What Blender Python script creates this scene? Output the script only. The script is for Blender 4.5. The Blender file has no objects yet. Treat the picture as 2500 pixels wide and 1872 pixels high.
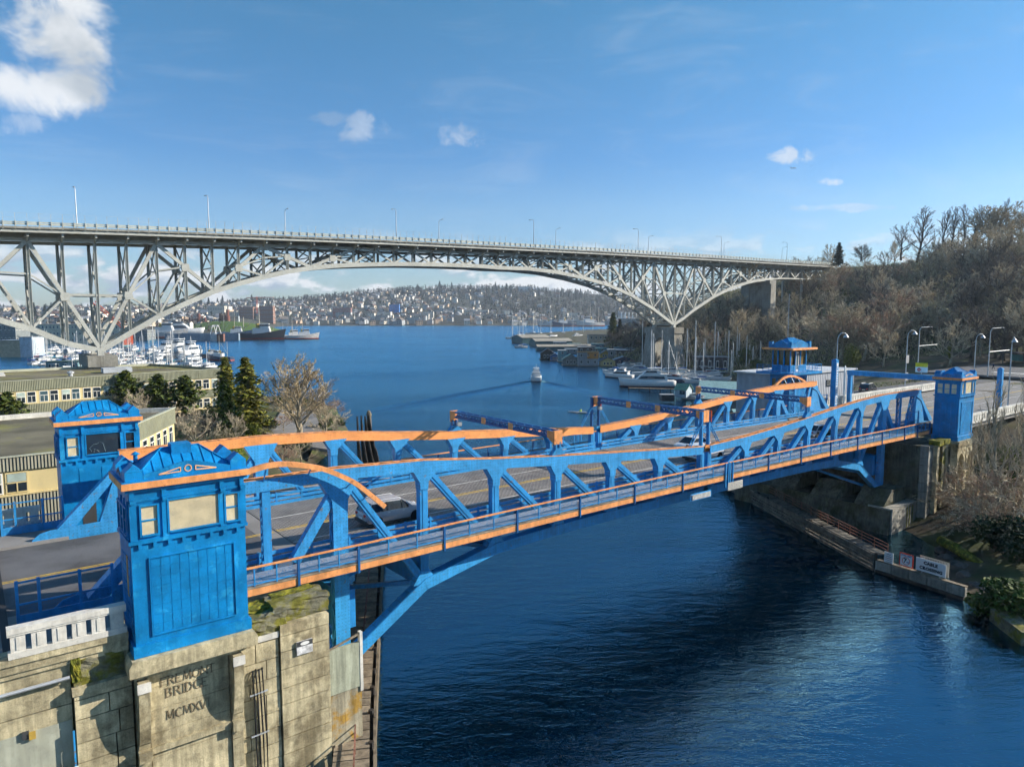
import bpy, bmesh, math, random
import numpy as np
from mathutils import Vector, Matrix

R_ = math.radians
SC = bpy.context.scene
COL = SC.collection
rnd = random.Random(7)

# ------------------------------------------------------------------ camera
F_PX, PHI, PITCH = 1720.0, R_(52.15), R_(5.55)
CAM = Vector((-18.3, -41.8, 27.0))
_F = Vector((math.cos(PHI), math.sin(PHI), 0)); _RT = Vector((math.sin(PHI), -math.cos(PHI), 0))
_FW = Vector((_F.x*math.cos(PITCH), _F.y*math.cos(PITCH), -math.sin(PITCH))); _UP = _RT.cross(_FW)
cam_d = bpy.data.cameras.new('camera'); cam_o = bpy.data.objects.new('camera', cam_d); COL.objects.link(cam_o)
cam_d.sensor_width = 36; cam_d.lens = 36*F_PX/2500.0; cam_d.clip_start = 0.5; cam_d.clip_end = 20000
cam_o.matrix_world = Matrix(((_RT.x,_UP.x,-_FW.x,CAM.x),(_RT.y,_UP.y,-_FW.y,CAM.y),(_RT.z,_UP.z,-_FW.z,CAM.z),(0,0,0,1)))
SC.camera = cam_o

# surveying helpers: a sight line of the photograph met with a level (z), a street plane (Y) or a cross plane (X)
def _ray(x, y): return _FW + _RT*((x-1250)/F_PX) - _UP*((y-936)/F_PX)
def GZ(x, y, z=0.0):
    r = _ray(x, y); return CAM + r*((z-CAM.z)/r.z)
def GY(x, y, Y):
    r = _ray(x, y); return CAM + r*((Y-CAM.y)/r.y)
def GD(x, y, d):
    return CAM + _ray(x, y)*d
def PX(p):
    d = Vector(p)-CAM; z = d.dot(_FW); return 1250+F_PX*d.dot(_RT)/z, 936-F_PX*d.dot(_UP)/z

# ------------------------------------------------------------------ world, sun, exposure
SUN_EL, SUN_A = R_(25), R_(28)          # elevation; angle from the bridge axis (+X) towards -Y
S_DIR = Vector((math.cos(SUN_EL)*math.cos(SUN_A), -math.cos(SUN_EL)*math.sin(SUN_A), math.sin(SUN_EL)))
W = bpy.data.worlds.new('World'); SC.world = W; W.use_nodes = True
nt = W.node_tree; nt.nodes.clear()
class NT:
    def __init__(s, t): s.t = t
    def n(s, ty, **k):
        o = s.t.nodes.new(ty)
        for a, v in k.items(): setattr(o, a, v)
        return o
    def l(s, a, b): s.t.links.new(a, b)
    def val(s, inp, v):
        if hasattr(v, 'is_output') or isinstance(v, bpy.types.NodeSocket): s.l(v, inp)
        else: inp.default_value = v
    def math(s, op, a, b=None, c=None, clamp=False):
        o = s.n('ShaderNodeMath', operation=op, use_clamp=clamp); s.val(o.inputs[0], a)
        if b is not None: s.val(o.inputs[1], b)
        if c is not None: s.val(o.inputs[2], c)
        return o.outputs[0]
    def vm(s, op, a, b=None):
        o = s.n('ShaderNodeVectorMath', operation=op); s.val(o.inputs[0], a)
        if b is not None: s.val(o.inputs[1], b)
        return o.outputs['Value'] if op in ('DOT_PRODUCT','LENGTH','DISTANCE') else o.outputs[0]
    def mapr(s, v, a, b, c=0., d=1., smooth=True):
        o = s.n('ShaderNodeMapRange', interpolation_type='SMOOTHSTEP' if smooth else 'LINEAR')
        s.val(o.inputs[0], v); 
        for i, x in enumerate((a, b, c, d)): s.val(o.inputs[1+i], x)
        return o.outputs[0]
    def noise(s, vec, scale, detail=4, rough=.55, dist=0.):
        o = s.n('ShaderNodeTexNoise'); s.val(o.inputs['Vector'], vec)
        o.inputs['Scale'].default_value = scale; o.inputs['Detail'].default_value = detail
        o.inputs['Roughness'].default_value = rough; o.inputs['Distortion'].default_value = dist
        return o.outputs[0]
    def mix(s, f, a, b, mode='MIX'):
        o = s.n('ShaderNodeMix', data_type='RGBA', blend_type=mode); s.val(o.inputs[0], f)
        for i, v in ((6, a), (7, b)):
            if isinstance(v, tuple) and len(v) == 3: v = v+(1,)
            s.val(o.inputs[i], v)
        return o.outputs[2]
T = NT(nt)
sky = T.n('ShaderNodeTexSky', sky_type='NISHITA', sun_disc=False, sun_elevation=SUN_EL, altitude=20, air_density=1.0, dust_density=.35, ozone_density=2.2)
sky.sun_rotation = math.atan2(S_DIR.x, S_DIR.y)
D = T.n('ShaderNodeTexCoord').outputs['Generated']
sep = T.n('ShaderNodeSeparateXYZ'); T.l(D, sep.inputs[0]); EL = sep.outputs[2]
def stretch(v): return T.vm('MULTIPLY', D, v)
# low cumulus all round the horizon
n1 = T.noise(stretch((13, 13, 34)), 1.0, 5, .58, .25)
n2 = T.noise(T.vm('ADD', stretch((13, 13, 34)), (S_DIR.x*.22, S_DIR.y*.22, .5)), 1.0, 3, .55, .25)
low = T.math('MULTIPLY', T.mapr(n1, .46, .58), T.mapr(EL, .13, .04))
# high thin streaks
n3 = T.noise(stretch((2.2, 4.5, 15)), 1.6, 6, .62, .8)
cir = T.math('MULTIPLY', T.mapr(n3, .48, .84, 0, .15), T.mapr(EL, .03, .16))
# single fair weather clouds
def blob(px, py, rx, ry, n, thr=.12, amp=1.0, sub=1.12):
    c = _ray(px, py).normalized(); u = _RT; v = _RT.cross(c).normalized()
    du = T.math('DIVIDE', T.math('SUBTRACT', T.vm('DOT_PRODUCT', D, tuple(u)), c.dot(u)), rx/F_PX)
    dv = T.math('DIVIDE', T.math('SUBTRACT', T.vm('DOT_PRODUCT', D, tuple(v)), c.dot(v)), ry/F_PX)
    r2 = T.math('ADD', T.math('MULTIPLY', du, du), T.math('MULTIPLY', dv, dv))
    s = T.math('SUBTRACT', T.math('MULTIPLY', n, 3.4), T.math('ADD', r2, sub))
    m = T.math('MULTIPLY', T.mapr(s, thr-.22, thr+.62, 0, amp), T.mapr(T.vm('DOT_PRODUCT', D, tuple(c)), .3, .5))
    return m, dv
nb = T.noise(stretch((1, 1, 1)), 13, 6, .62, .5)
nc = T.noise(stretch((1, 1, 1)), 30, 5, .62, .5)
b1, dv1 = blob(140, 90, 100, 125, nb, .10, .95, .95)
b1b, _ = blob(130, 205, 95, 65, nb, .12, .9, .92)
bl = [b1, b1b]
for px, py, rx, ry, a in ((885, 312, 70, 42, .34), (1125, 330, 75, 36, .36), (1925, 378, 62, 24, .62), (2030, 444, 34, 12, .6), (2060, 508, 150, 11, .35), (60, 300, 50, 30, .3), (810, 290, 60, 22, .2)):
    bl.append(blob(px, py, rx, ry, nc, .15, a)[0])
mask = low
for b in bl: mask = T.math('MAXIMUM', mask, b)
lit = T.mapr(T.math('SUBTRACT', n1, n2), -.10, .12)
lit_b = T.mapr(T.noise(T.vm('ADD', stretch((1, 1, 1)), (.02, .03, -.04)), 9, 5, .5), .38, .6)
cl_low = T.mix(lit, (1.7, 2.1, 2.6), (3.5, 3.6, 3.7)); cl_high = T.mix(lit_b, (2.2, 2.4, 2.6), (3.6, 3.7, 3.8))
cl = T.mix(T.mapr(EL, .09, .16), cl_low, cl_high)
skyc = T.n('ShaderNodeHueSaturation'); skyc.inputs['Saturation'].default_value = 1.12; skyc.inputs['Value'].default_value = 1.0
T.l(sky.outputs[0], skyc.inputs['Color'])
ramp = T.n('ShaderNodeValToRGB'); T.l(EL, ramp.inputs[0]); rp_ = ramp.color_ramp
for q_, cc_ in ((.0, (.34, .41, .56)), (.144, (.42, .50, .60)), (.21, (.335, .475, .60)), (.40, (.35, .565, .59))):
    e_ = rp_.elements[0] if q_ == 0 else (rp_.elements[1] if q_ == .144 else rp_.elements.new(q_)); e_.position = q_; e_.color = cc_+(1,)
c0 = T.mix(1.0, skyc.outputs[0], ramp.outputs[0], 'MULTIPLY')
c1 = T.mix(cir, c0, (2.9, 3.2, 3.5)); c2 = T.mix(mask, c1, cl)
bg = T.n('ShaderNodeBackground'); T.l(c2, bg.inputs[0]); bg.inputs[1].default_value = 0.15
T.l(bg.outputs[0], T.n('ShaderNodeOutputWorld').inputs[0])

sun_d = bpy.data.lights.new('sun', 'SUN'); sun_d.energy = 4.6; sun_d.angle = R_(.55); sun_d.color = (1.0, .91, .78)
sun_o = bpy.data.objects.new('sun', sun_d); COL.objects.link(sun_o)
sun_o.rotation_euler = S_DIR.to_track_quat('Z', 'Y').to_euler()
sun_o.location = (0, -100, 200)
SC.view_settings.view_transform = 'Standard'; SC.view_settings.look = 'None'
SC.view_settings.exposure = 0.80; SC.view_settings.gamma = 1.0
SC.view_settings.use_curve_mapping = False
SC.cycles.max_bounces = 5; SC.cycles.use_adaptive_sampling = True; SC.cycles.adaptive_threshold = .035; SC.cycles.adaptive_min_samples = 12; SC.cycles.diffuse_bounces = 2; SC.cycles.glossy_bounces = 3; SC.cycles.transmission_bounces = 4
SC.cycles.transparent_max_bounces = 12; SC.cycles.volume_bounces = 0
SC.cycles.caustics_reflective = False; SC.cycles.caustics_refractive = False
SC.cycles.sample_clamp_indirect = 4.0
SC.cycles.use_denoising = True
try:
    SC.cycles.denoiser = 'OPENIMAGEDENOISE'
except Exception: pass

# ------------------------------------------------------------------ materials
MATS = {}
def mat(name, col, rough=.6, var=.18, scale=.6, bump=.0, bscale=8., spec=.35, metal=0., streak=0., second=None, sec_amt=.0, sec_scale=.5, rivet=0., grime=0., fine=0., orand=0.):
    """painted / mineral / organic surface: world-space noise in colour, optional streaks, second tone patches, rivets, bump"""
    if name in MATS: return MATS[name]
    m = bpy.data.materials.new(name); m.use_nodes = True; t = NT(m.node_tree)
    bs = m.node_tree.nodes['Principled BSDF']
    pos = t.n('ShaderNodeNewGeometry').outputs['Position']
    n = t.noise(pos, scale, 5, .6)
    k = t.mapr(n, .3, .7, 1-var, 1+var)
    c = t.n('ShaderNodeRGB').outputs[0]; c.default_value = tuple(col)+(1,)
    if second is not None:
        n2 = t.noise(pos, sec_scale, 6, .65, .4)
        c = t.mix(t.mapr(n2, .62-sec_amt*.35, .72-sec_amt*.25), c, tuple(second))
    if streak:
        sp = t.vm('MULTIPLY', pos, (3.2, 3.2, .22)); n3 = t.noise(sp, 1.0, 5, .65)
        k = t.math('MULTIPLY', k, t.mapr(n3, .35, .68, 1-streak, 1+streak*.35))
    if fine:
        k = t.math('MULTIPLY', k, t.mapr(t.noise(pos, 14, 3, .6), .3, .7, 1-fine, 1+fine))
    if orand:
        oi = t.n('ShaderNodeObjectInfo').outputs['Random']; k = t.math('MULTIPLY', k, t.mapr(oi, 0., 1., 1-orand, 1+orand, False))
    h = None
    if rivet:
        v = t.n('ShaderNodeTexVoronoi'); v.inputs['Scale'].default_value = 4.2; v.inputs['Randomness'].default_value = 0.0; t.l(t.vm('MULTIPLY', pos, (1, 0, 1)), v.inputs['Vector'])
        rv = t.mapr(v.outputs['Distance'], .12, .26)
        k = t.math('MULTIPLY', k, t.math('ADD', t.math('MULTIPLY', rv, rivet), 1-rivet))
    if grime:
        g = t.noise(pos, 2.2, 7, .7); k = t.math('MULTIPLY', k, t.mapr(g, .36, .56, 1-grime, 1.0))
    c = t.mix(1.0, c, t.n('ShaderNodeCombineColor').outputs[0], 'MULTIPLY')
    cc = [x for x in m.node_tree.nodes if x.bl_idname == 'ShaderNodeCombineColor'][0]
    for i in range(3): t.l(k, cc.inputs[i])
    t.l(c, bs.inputs['Base Color'])
    bs.inputs['Roughness'].default_value = rough; bs.inputs['Metallic'].default_value = metal
    bs.inputs['Specular IOR Level'].default_value = spec
    if bump:
        b = t.n('ShaderNodeBump'); b.inputs['Strength'].default_value = bump; b.inputs['Distance'].default_value = .05
        t.l(t.noise(pos, bscale, 5, .65), b.inputs['Height']); t.l(b.outputs[0], bs.inputs['Normal'])
    MATS[name] = m
    return m
def flat(name, col, rough=.5, **k): return mat(name, col, rough, var=k.pop('var', .08), **k)
def glass(name, col=(.02, .03, .04), rough=.06):
    m = mat(name, col, rough, var=.35, scale=.35, spec=.7); return m
def corrugated(name, col, dirv=(1, 0, 0), freq=14., depth=.25, rough=.5, var=.12):
    if name in MATS: return MATS[name]
    m = mat(name, col, rough, var=var); t = NT(m.node_tree); bs = m.node_tree.nodes['Principled BSDF']
    pos = t.n('ShaderNodeNewGeometry').outputs['Position']
    s = t.math('SINE', t.math('MULTIPLY', t.vm('DOT_PRODUCT', pos, dirv), freq))
    b = t.n('ShaderNodeBump'); b.inputs['Strength'].default_value = 1.0; b.inputs['Distance'].default_value = depth*.1
    t.l(s, b.inputs['Height']); t.l(b.outputs[0], bs.inputs['Normal'])
    return m
def emis(name, col, strength):
    m = bpy.data.materials.new(name); m.use_nodes = True
    bs = m.node_tree.nodes['Principled BSDF']; bs.inputs['Base Color'].default_value = tuple(col)+(1,)
    bs.inputs['Emission Color'].default_value = tuple(col)+(1,); bs.inputs['Emission Strength'].default_value = strength
    MATS[name] = m; return m

BLUE = mat('blue_paint', (.032, .28, .62), .42, streak=.16, second=(.18, .15, .14), sec_amt=.02, sec_scale=2.6, var=.16, scale=.35, rivet=.0, fine=.05, grime=.12, spec=.4)
BLUE_R = mat('riveted_blue_paint', (.045, .33, .70), .42, streak=.14, second=(.20, .16, .14), sec_amt=.03, sec_scale=2.6, var=.14, scale=.3, rivet=.26, grime=.18, spec=.4)
BLUE_T = mat('tower_blue_paint', (.002, .205, .50), .45, var=.22, scale=.8, second=(.02, .30, .60), orand=.06, sec_amt=.2, sec_scale=1.1, streak=.10, fine=.05)
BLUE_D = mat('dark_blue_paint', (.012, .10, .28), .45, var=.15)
ORANGE = mat('orange_paint', (.88, .35, .115), .45, var=.12, scale=.4, rivet=.12, grime=.14)
ORANGE_P = mat('plain_orange_paint', (.86, .36, .13), .5, var=.14, scale=1.2, streak=.18, grime=.16, second=(.45, .16, .06), sec_amt=.05, sec_scale=2.2)
STEELG = mat('grey_green_steel_paint', (.47, .475, .435), .55, var=.12, scale=.15, grime=.14)
CONC = mat('weathered_concrete', (.54, .47, .30), .85, var=.25, scale=.5, bump=.5, bscale=5, streak=.30, orand=.10, second=(.30, .25, .15), sec_amt=.28, sec_scale=.35, grime=.30, fine=.1)
CONC_W = mat('pale_cast_concrete', (.68, .66, .60), .8, var=.15, scale=.6, bump=.25, bscale=6, streak=.12, grime=.15)
CONC_D = mat('shade_dark_concrete', (.17, .16, .12), .85, var=.3, scale=.5, streak=.35, second=(.10, .10, .05), sec_amt=.45, sec_scale=.4, grime=.3, orand=.1)  # dark tone paints the shadow under the bridge into the concrete
CONC_G = mat('pier_concrete', (.34, .33, .29), .85, var=.2, scale=.12, streak=.25, second=(.22, .21, .18), sec_amt=.4, sec_scale=.1, grime=.2)
MOSS = mat('moss', (.10, .11, .015), .95, var=.5, scale=3, bump=1.0, bscale=14, second=(.22, .20, .02), sec_amt=.5, sec_scale=2.5)
MOSSC = mat('mossy_concrete', (.20, .19, .13), .9, var=.35, scale=1.4, bump=.8, bscale=9, second=(.16, .15, .02), sec_amt=.55, sec_scale=1.1, grime=.35)
WOOD = mat('weathered_timber', (.24, .195, .14), .85, orand=.25, var=.35, scale=1.2, bump=.4, bscale=10, grime=.3)
WOOD_D = mat('dark_wet_timber', (.035, .028, .022), .7, var=.4, scale=1.5, bump=.6, bscale=8)
ASPH = mat('asphalt', (.115, .115, .12), .85, var=.2, scale=.3, bump=.25, bscale=40, second=(.085, .085, .088), sec_amt=.3, sec_scale=.25, fine=.12)
ROADC = mat('concrete_road', (.22, .21, .20), .85, var=.15, scale=.25, bump=.15, bscale=30, second=(.22, .21, .20), sec_amt=.3, sec_scale=.2, fine=.08)
WALK = mat('walkway_plank', (.30, .305, .33), .8, orand=.10, var=.18, scale=2.0, bump=.2, bscale=20)
WHITE = mat('white_paint', (.78, .78, .76), .4, var=.06)
WHITEG = mat('white_gelcoat', (.66, .66, .65), .28, var=.05, spec=.5)
YELLOWP = mat('yellow_road_paint', (.55, .36, .05), .7, var=.25, scale=2.)
WHITEP = mat('white_road_paint', (.62, .61, .58), .7, var=.25, scale=2.)
BLIND = mat('cream_blind', (.66, .56, .36), .12, var=.14, scale=1.5, spec=.8)
GLASS = glass('dark_window_glass')
GLASS_B = glass('blue_window_glass', (.05, .09, .11))
GALV = mat('galvanised_steel', (.50, .52, .54), .45, var=.12, metal=.4)
RUSTY = mat('rusty_steel', (.22, .10, .07), .7, var=.35, scale=1.5, second=(.12, .05, .03), sec_amt=.3, sec_scale=2)
BLACK = mat('black_rubber', (.015, .015, .016), .75, var=.2)
DARK = mat('dark_grey_paint', (.05, .052, .055), .6, var=.2)
GREY = mat('mid_grey_paint', (.28, .29, .30), .6, var=.12)
EARTH = mat('earth', (.085, .068, .045), .95, var=.4, scale=.3, bump=.6, bscale=4, second=(.06, .075, .025), sec_amt=.5, sec_scale=.12)
LAWN = mat('lawn', (.075, .13, .02), .95, var=.3, scale=.4, bump=.5, bscale=12)
BARK = mat('bark', (.34, .29, .21), .95, var=.35, scale=2., bump=.5, bscale=10)
BARK_D = mat('dark_bark', (.10, .085, .07), .95, var=.35, scale=2.)
TWIG = mat('grey_twigs', (.57, .48, .34), .95, var=.3, scale=.4)
TWIG_R = mat('reddish_twigs', (.42, .28, .20), .95, var=.3, scale=.4)
TWIG_D = mat('dark_twigs', (.20, .165, .13), .95, var=.3, scale=.4)
TWIG_G = mat('olive_twigs', (.44, .38, .22), .95, var=.3, scale=.4)
def leafmat(name, col, col2, sc=1.2):
    m = mat(name, col, .7, var=.45, scale=sc, second=col2, sec_amt=.45, sec_scale=sc*.7, spec=.25); return m
NEEDLE = leafmat('conifer_needles', (.065, .095, .02), (.13, .15, .025))
NEEDLE_D = leafmat('dark_conifer_needles', (.018, .035, .018), (.035, .055, .02), .3)
LEAF = leafmat('evergreen_leaves', (.045, .085, .018), (.12, .15, .02))
LEAF_Y = leafmat('yellow_green_leaves', (.13, .16, .015), (.20, .20, .03))

TWIG_B = mat('golden_twigs', (.46, .35, .20), .95, var=.3, scale=.4)
FAR_T = mat('far_bare_twigs', (.085, .078, .065), .95, var=.35, scale=.02)
FAR_B = mat('far_brown_twigs', (.14, .10, .075), .95, var=.35, scale=.02)
# grating deck
def grating():
    m = mat('steel_grid_deck', (.20, .185, .17), .6, var=.15, scale=.2, metal=.0)
    t = NT(m.node_tree); bs = m.node_tree.nodes['Principled BSDF']
    pos = t.n('ShaderNodeNewGeometry').outputs['Position']
    br = t.n('ShaderNodeTexBrick'); br.inputs['Scale'].default_value = 1.0
    br.inputs['Brick Width'].default_value = .42; br.inputs['Row Height'].default_value = .22; br.inputs['Mortar Size'].default_value = .045
    br.inputs['Mortar Smooth'].default_value = .1
    t.l(pos, br.inputs['Vector'])
    br.inputs['Color1'].default_value = (.085, .082, .078, 1); br.inputs['Color2'].default_value = (.11, .105, .10, 1); br.inputs['Mortar'].default_value = (.26, .24, .22, 1)
    k = t.mapr(t.noise(pos, .5, 4, .6), .3, .7, .75, 1.2)
    cc = t.n('ShaderNodeCombineColor'); [t.l(k, cc.inputs[i]) for i in range(3)]
    t.l(t.mix(1., br.outputs[0], cc.outputs[0], 'MULTIPLY'), bs.inputs['Base Color'])
    return m
GRATE = grating()
# see-through wire mesh (alpha from a woven wire pattern in metres)
def wire(name, col, pitch=.06, thick=.30):
    m = bpy.data.materials.new(name); m.use_nodes = True; t = NT(m.node_tree); bs = m.node_tree.nodes['Principled BSDF']
    bs.inputs['Base Color'].default_value = tuple(col)+(1,); bs.inputs['Roughness'].default_value = .5
    pos = t.n('ShaderNodeNewGeometry').outputs['Position']
    a = t.vm('DOT_PRODUCT', pos, (1/pitch, .3/pitch, 1/pitch)); b = t.vm('DOT_PRODUCT', pos, (1/pitch, .3/pitch, -1/pitch))
    fa = t.math('LESS_THAN', t.math('FRACT', a), thick); fb = t.math('LESS_THAN', t.math('FRACT', b), thick)
    t.l(t.math('MAXIMUM', fa, fb), bs.inputs['Alpha']); MATS[name] = m; return m
MESHB = wire('blue_wire_mesh', (.012, .14, .34), .07, .19)

# water
def water_mat():
    m = bpy.data.materials.new('lake_water'); m.use_nodes = True; t = NT(m.node_tree); m.node_tree.nodes.clear()
    pos = t.n('ShaderNodeNewGeometry').outputs['Position']
    rot = t.n('ShaderNodeMapping'); rot.inputs['Rotation'].default_value = (0, 0, R_(35)); t.l(pos, rot.inputs[0])
    w0 = t.noise(t.vm('MULTIPLY', rot.outputs[0], (.5, 1.3, 1)), .16, 3, .5, .3)
    w1 = t.noise(t.vm('MULTIPLY', rot.outputs[0], (.55, 1.5, 1)), .62, 4, .6, .4)
    w2 = t.noise(t.vm('MULTIPLY', rot.outputs[0], (1, 1.7, 1)), 2.6, 2, .6, .3)
    gust = t.mapr(t.noise(t.vm('MULTIPLY', rot.outputs[0], (.6, 1.6, 1)), .016, 4, .55, .6), .34, .66, .45, 1.25)
    h = t.math('MULTIPLY', t.math('ADD', t.math('MULTIPLY', w0, .7), t.math('ADD', w1, t.math('MULTIPLY', w2, .28))), gust)
    b = t.n('ShaderNodeBump'); b.inputs['Strength'].default_value = .55; b.inputs['Distance'].default_value = .26
    t.l(h, b.inputs['Height'])
    fr = t.n('ShaderNodeFresnel'); fr.inputs['IOR'].default_value = 3.3; t.l(b.outputs[0], fr.inputs['Normal'])
    df = t.n('ShaderNodeBsdfDiffuse'); df.inputs['Color'].default_value = (.0003, .0045, .010, 1)
    gl = t.n('ShaderNodeBsdfGlossy'); gl.inputs['Color'].default_value = (.32, .73, 1.0, 1); sx_ = t.n('ShaderNodeSeparateXYZ'); t.l(pos, sx_.inputs[0]); t.l(t.mapr(sx_.outputs[1], 25., 260., .05, .20), gl.inputs['Roughness']); t.l(b.outputs[0], gl.inputs['Normal'])
    mx = t.n('ShaderNodeMixShader'); t.l(fr.outputs[0], mx.inputs[0]); t.l(df.outputs[0], mx.inputs[1]); t.l(gl.outputs[0], mx.inputs[2])
    t.l(mx.outputs[0], t.n('ShaderNodeOutputMaterial').inputs[0])
    MATS['lake_water'] = m; return m
WATER = water_mat()

# ------------------------------------------------------------------ mesh helpers
def setp(o, label=None, cat=None, group=None, kind=None):
    if label: o['label'] = label
    if cat: o['category'] = cat
    if group: o['group'] = group
    if kind: o['kind'] = kind
    return o
def thing(name, label, cat, loc=(0, 0, 0), rz=0., group=None, kind=None):
    o = bpy.data.objects.new(name, None); COL.objects.link(o); o.location = loc; o.rotation_euler = (0, 0, rz)
    o.empty_display_size = .2
    return setp(o, label, cat, group, kind)
def wmat(o):
    m = Matrix.LocRotScale(o.location, o.rotation_euler, o.scale) if not o.get('_m') else None
    return m if o.parent is None else wmat(o.parent) @ m
class MB:
    def __init__(s): s.v = []; s.f = []; s.m = []
    def add(s, vs, fs, mi=0):
        b = len(s.v); s.v += [tuple(v) for v in vs]; s.f += [tuple(b+i for i in f) for f in fs]; s.m += [mi]*len(fs); return s
    def box(s, x0, x1, y0, y1, z0, z1, mi=0, taper=0., tz=0.):
        a = taper
        vs = [(x0, y0, z0), (x1, y0, z0), (x1, y1, z0), (x0, y1, z0), (x0+a, y0+a, z1), (x1-a, y0+a, z1), (x1-a, y1-a, z1), (x0+a, y1-a, z1)]
        return s.add(vs, [(0, 3, 2, 1), (4, 5, 6, 7), (0, 1, 5, 4), (1, 2, 6, 5), (2, 3, 7, 6), (3, 0, 4, 7)], mi)
    def beam(s, p0, p1, w, h, up=(0, 0, 1), mi=0):
        p0 = Vector(p0); p1 = Vector(p1); d = (p1-p0).normalized(); u = Vector(up)
        x = d.cross(u)
        if x.length < 1e-4: x = d.cross(Vector((1, 0, 0)))
        x.normalize(); y = x.cross(d).normalized(); x *= w/2; y *= h/2
        vs = [p0-x-y, p0+x-y, p0+x+y, p0-x+y, p1-x-y, p1+x-y, p1+x+y, p1-x+y]
        return s.add(vs, [(3, 2, 1, 0), (4, 5, 6, 7), (0, 1, 5, 4), (1, 2, 6, 5), (2, 3, 7, 6), (3, 0, 4, 7)], mi)
    def tube(s, pts, r, n=6, mi=0, cap=True):
        pts = [Vector(p) for p in pts]; rs = r if isinstance(r, (list, tuple)) else [r]*len(pts)
        vs = []; fs = []; k = len(pts); ref = None
        for i, p in enumerate(pts):
            d = (pts[min(i+1, k-1)]-pts[max(i-1, 0)]).normalized()
            if ref is None: ref = Vector((0, 0, 1)) if abs(d.z) < .9 else Vector((1, 0, 0))
            x = d.cross(ref).normalized(); y = x.cross(d).normalized()
            for j in range(n):
                a = 2*math.pi*j/n; vs.append(p+x*(rs[i]*math.cos(a))+y*(rs[i]*math.sin(a)))
        for i in range(k-1):
            for j in range(n): fs.append((i*n+j, i*n+(j+1) % n, (i+1)*n+(j+1) % n, (i+1)*n+j))
        if cap: fs.append(tuple(range(n-1, -1, -1))); fs.append(tuple((k-1)*n+j for j in range(n)))
        return s.add(vs, fs, mi)
    def prism(s, poly, z0, z1, mi=0, axis='z'):
        """poly 2D counter-clockwise; axis z: (x,y) up; axis y: (x,z) from y=z0..z1; axis x: (y,z)"""
        n = len(poly)
        def P(p, t):
            return (p[0], p[1], t) if axis == 'z' else ((p[0], t, p[1]) if axis == 'y' else (t, p[0], p[1]))
        vs = [P(p, z0) for p in poly]+[P(p, z1) for p in poly]
        fs = [tuple(range(n-1, -1, -1)), tuple(range(n, 2*n))]+[(i, (i+1) % n, n+(i+1) % n, n+i) for i in range(n)]
        if axis == 'y': fs = [f[::-1] for f in fs]
        return s.add(vs, fs, mi)
    def lathe(s, prof, n=10, c=(0, 0, 0), mi=0):
        vs = []; fs = []
        for r, z in prof:
            for j in range(n): a = 2*math.pi*j/n; vs.append((c[0]+r*math.cos(a), c[1]+r*math.sin(a), c[2]+z))
        for i in range(len(prof)-1):
            for j in range(n): fs.append((i*n+j, i*n+(j+1) % n, (i+1)*n+(j+1) % n, (i+1)*n+j))
        return s.add(vs, fs, mi)
    def quad(s, a, b, c, d, mi=0): return s.add([a, b, c, d], [(0, 1, 2, 3)], mi)
    def mesh(s, name, mats, off=(0, 0, 0), smooth=False):
        me = bpy.data.meshes.new(name)
        if any(off): s.v = [(v[0]-off[0], v[1]-off[1], v[2]-off[2]) for v in s.v]
        me.from_pydata(s.v, [], s.f)
        for m in (mats if isinstance(mats, (list, tuple)) else [mats]): me.materials.append(m)
        if any(s.m): me.polygons.foreach_set('material_index', s.m)
        if smooth: me.polygons.foreach_set('use_smooth', [True]*len(s.f))
        me.update(); return me
    def build(s, name, mats, parent=None, smooth=False, local=False):
        """world coordinates; the object keeps its parent's origin (local=True: coordinates already in the parent's frame)"""
        off = (0, 0, 0)
        if parent is not None and not local:
            M = wmat(parent).inverted(); s.v = [tuple(M @ Vector(v)) for v in s.v]
        me = s.mesh(name, mats, smooth=smooth)
        o = bpy.data.objects.new(name, me); COL.objects.link(o)
        if parent is not None: o.parent = parent
        return o
def solo(name, mb, mats, label=None, cat=None, group=None, kind=None, smooth=False):
    """a one-mesh thing whose origin sits at the base of its own bounds"""
    a = np.array(mb.v); c = ((a[:, 0].min()+a[:, 0].max())/2, (a[:, 1].min()+a[:, 1].max())/2, a[:, 2].min())
    me = mb.mesh(name, mats, off=tuple(float(x) for x in c), smooth=smooth)
    o = bpy.data.objects.new(name, me); COL.objects.link(o); o.location = c
    return setp(o, label, cat, group, kind)
UNIT = {}
def unit(prof, m):
    k = (prof, m.name)
    if k in UNIT: return UNIT[k]
    b = MB()
    if prof == 'box': b.box(-.5, .5, -.5, .5, 0, 1)
    elif prof == 'chan':          # boxed pair of channels with open lacing on two sides
        b.box(-.5, -.36, -.5, .5, 0, 1); b.box(.36, .5, -.5, .5, 0, 1)
        n = 9
        for i in range(n):
            for s_ in (-.46, .46):
                a = (-.4, s_, i/n); c = (.4, s_, (i+1)/n)
                if i % 2: a, c = (.4, s_, i/n), (-.4, s_, (i+1)/n)
                b.beam(a, c, .04, .035, (0, 1, 0))
    elif prof == 'H':
        b.box(-.5, .5, -.5, -.36, 0, 1); b.box(-.5, .5, .36, .5, 0, 1); b.box(-.09, .09, -.36, .36, 0, 1)
    elif prof == 'hex':
        b.lathe([(.5, 0), (.5, 1)], 6); b.f.append(tuple(range(5, -1, -1))); b.f.append(tuple(range(6, 12))); b.m += [0, 0]
    UNIT[k] = b.mesh(prof+'_unit', m); return UNIT[k]
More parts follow.
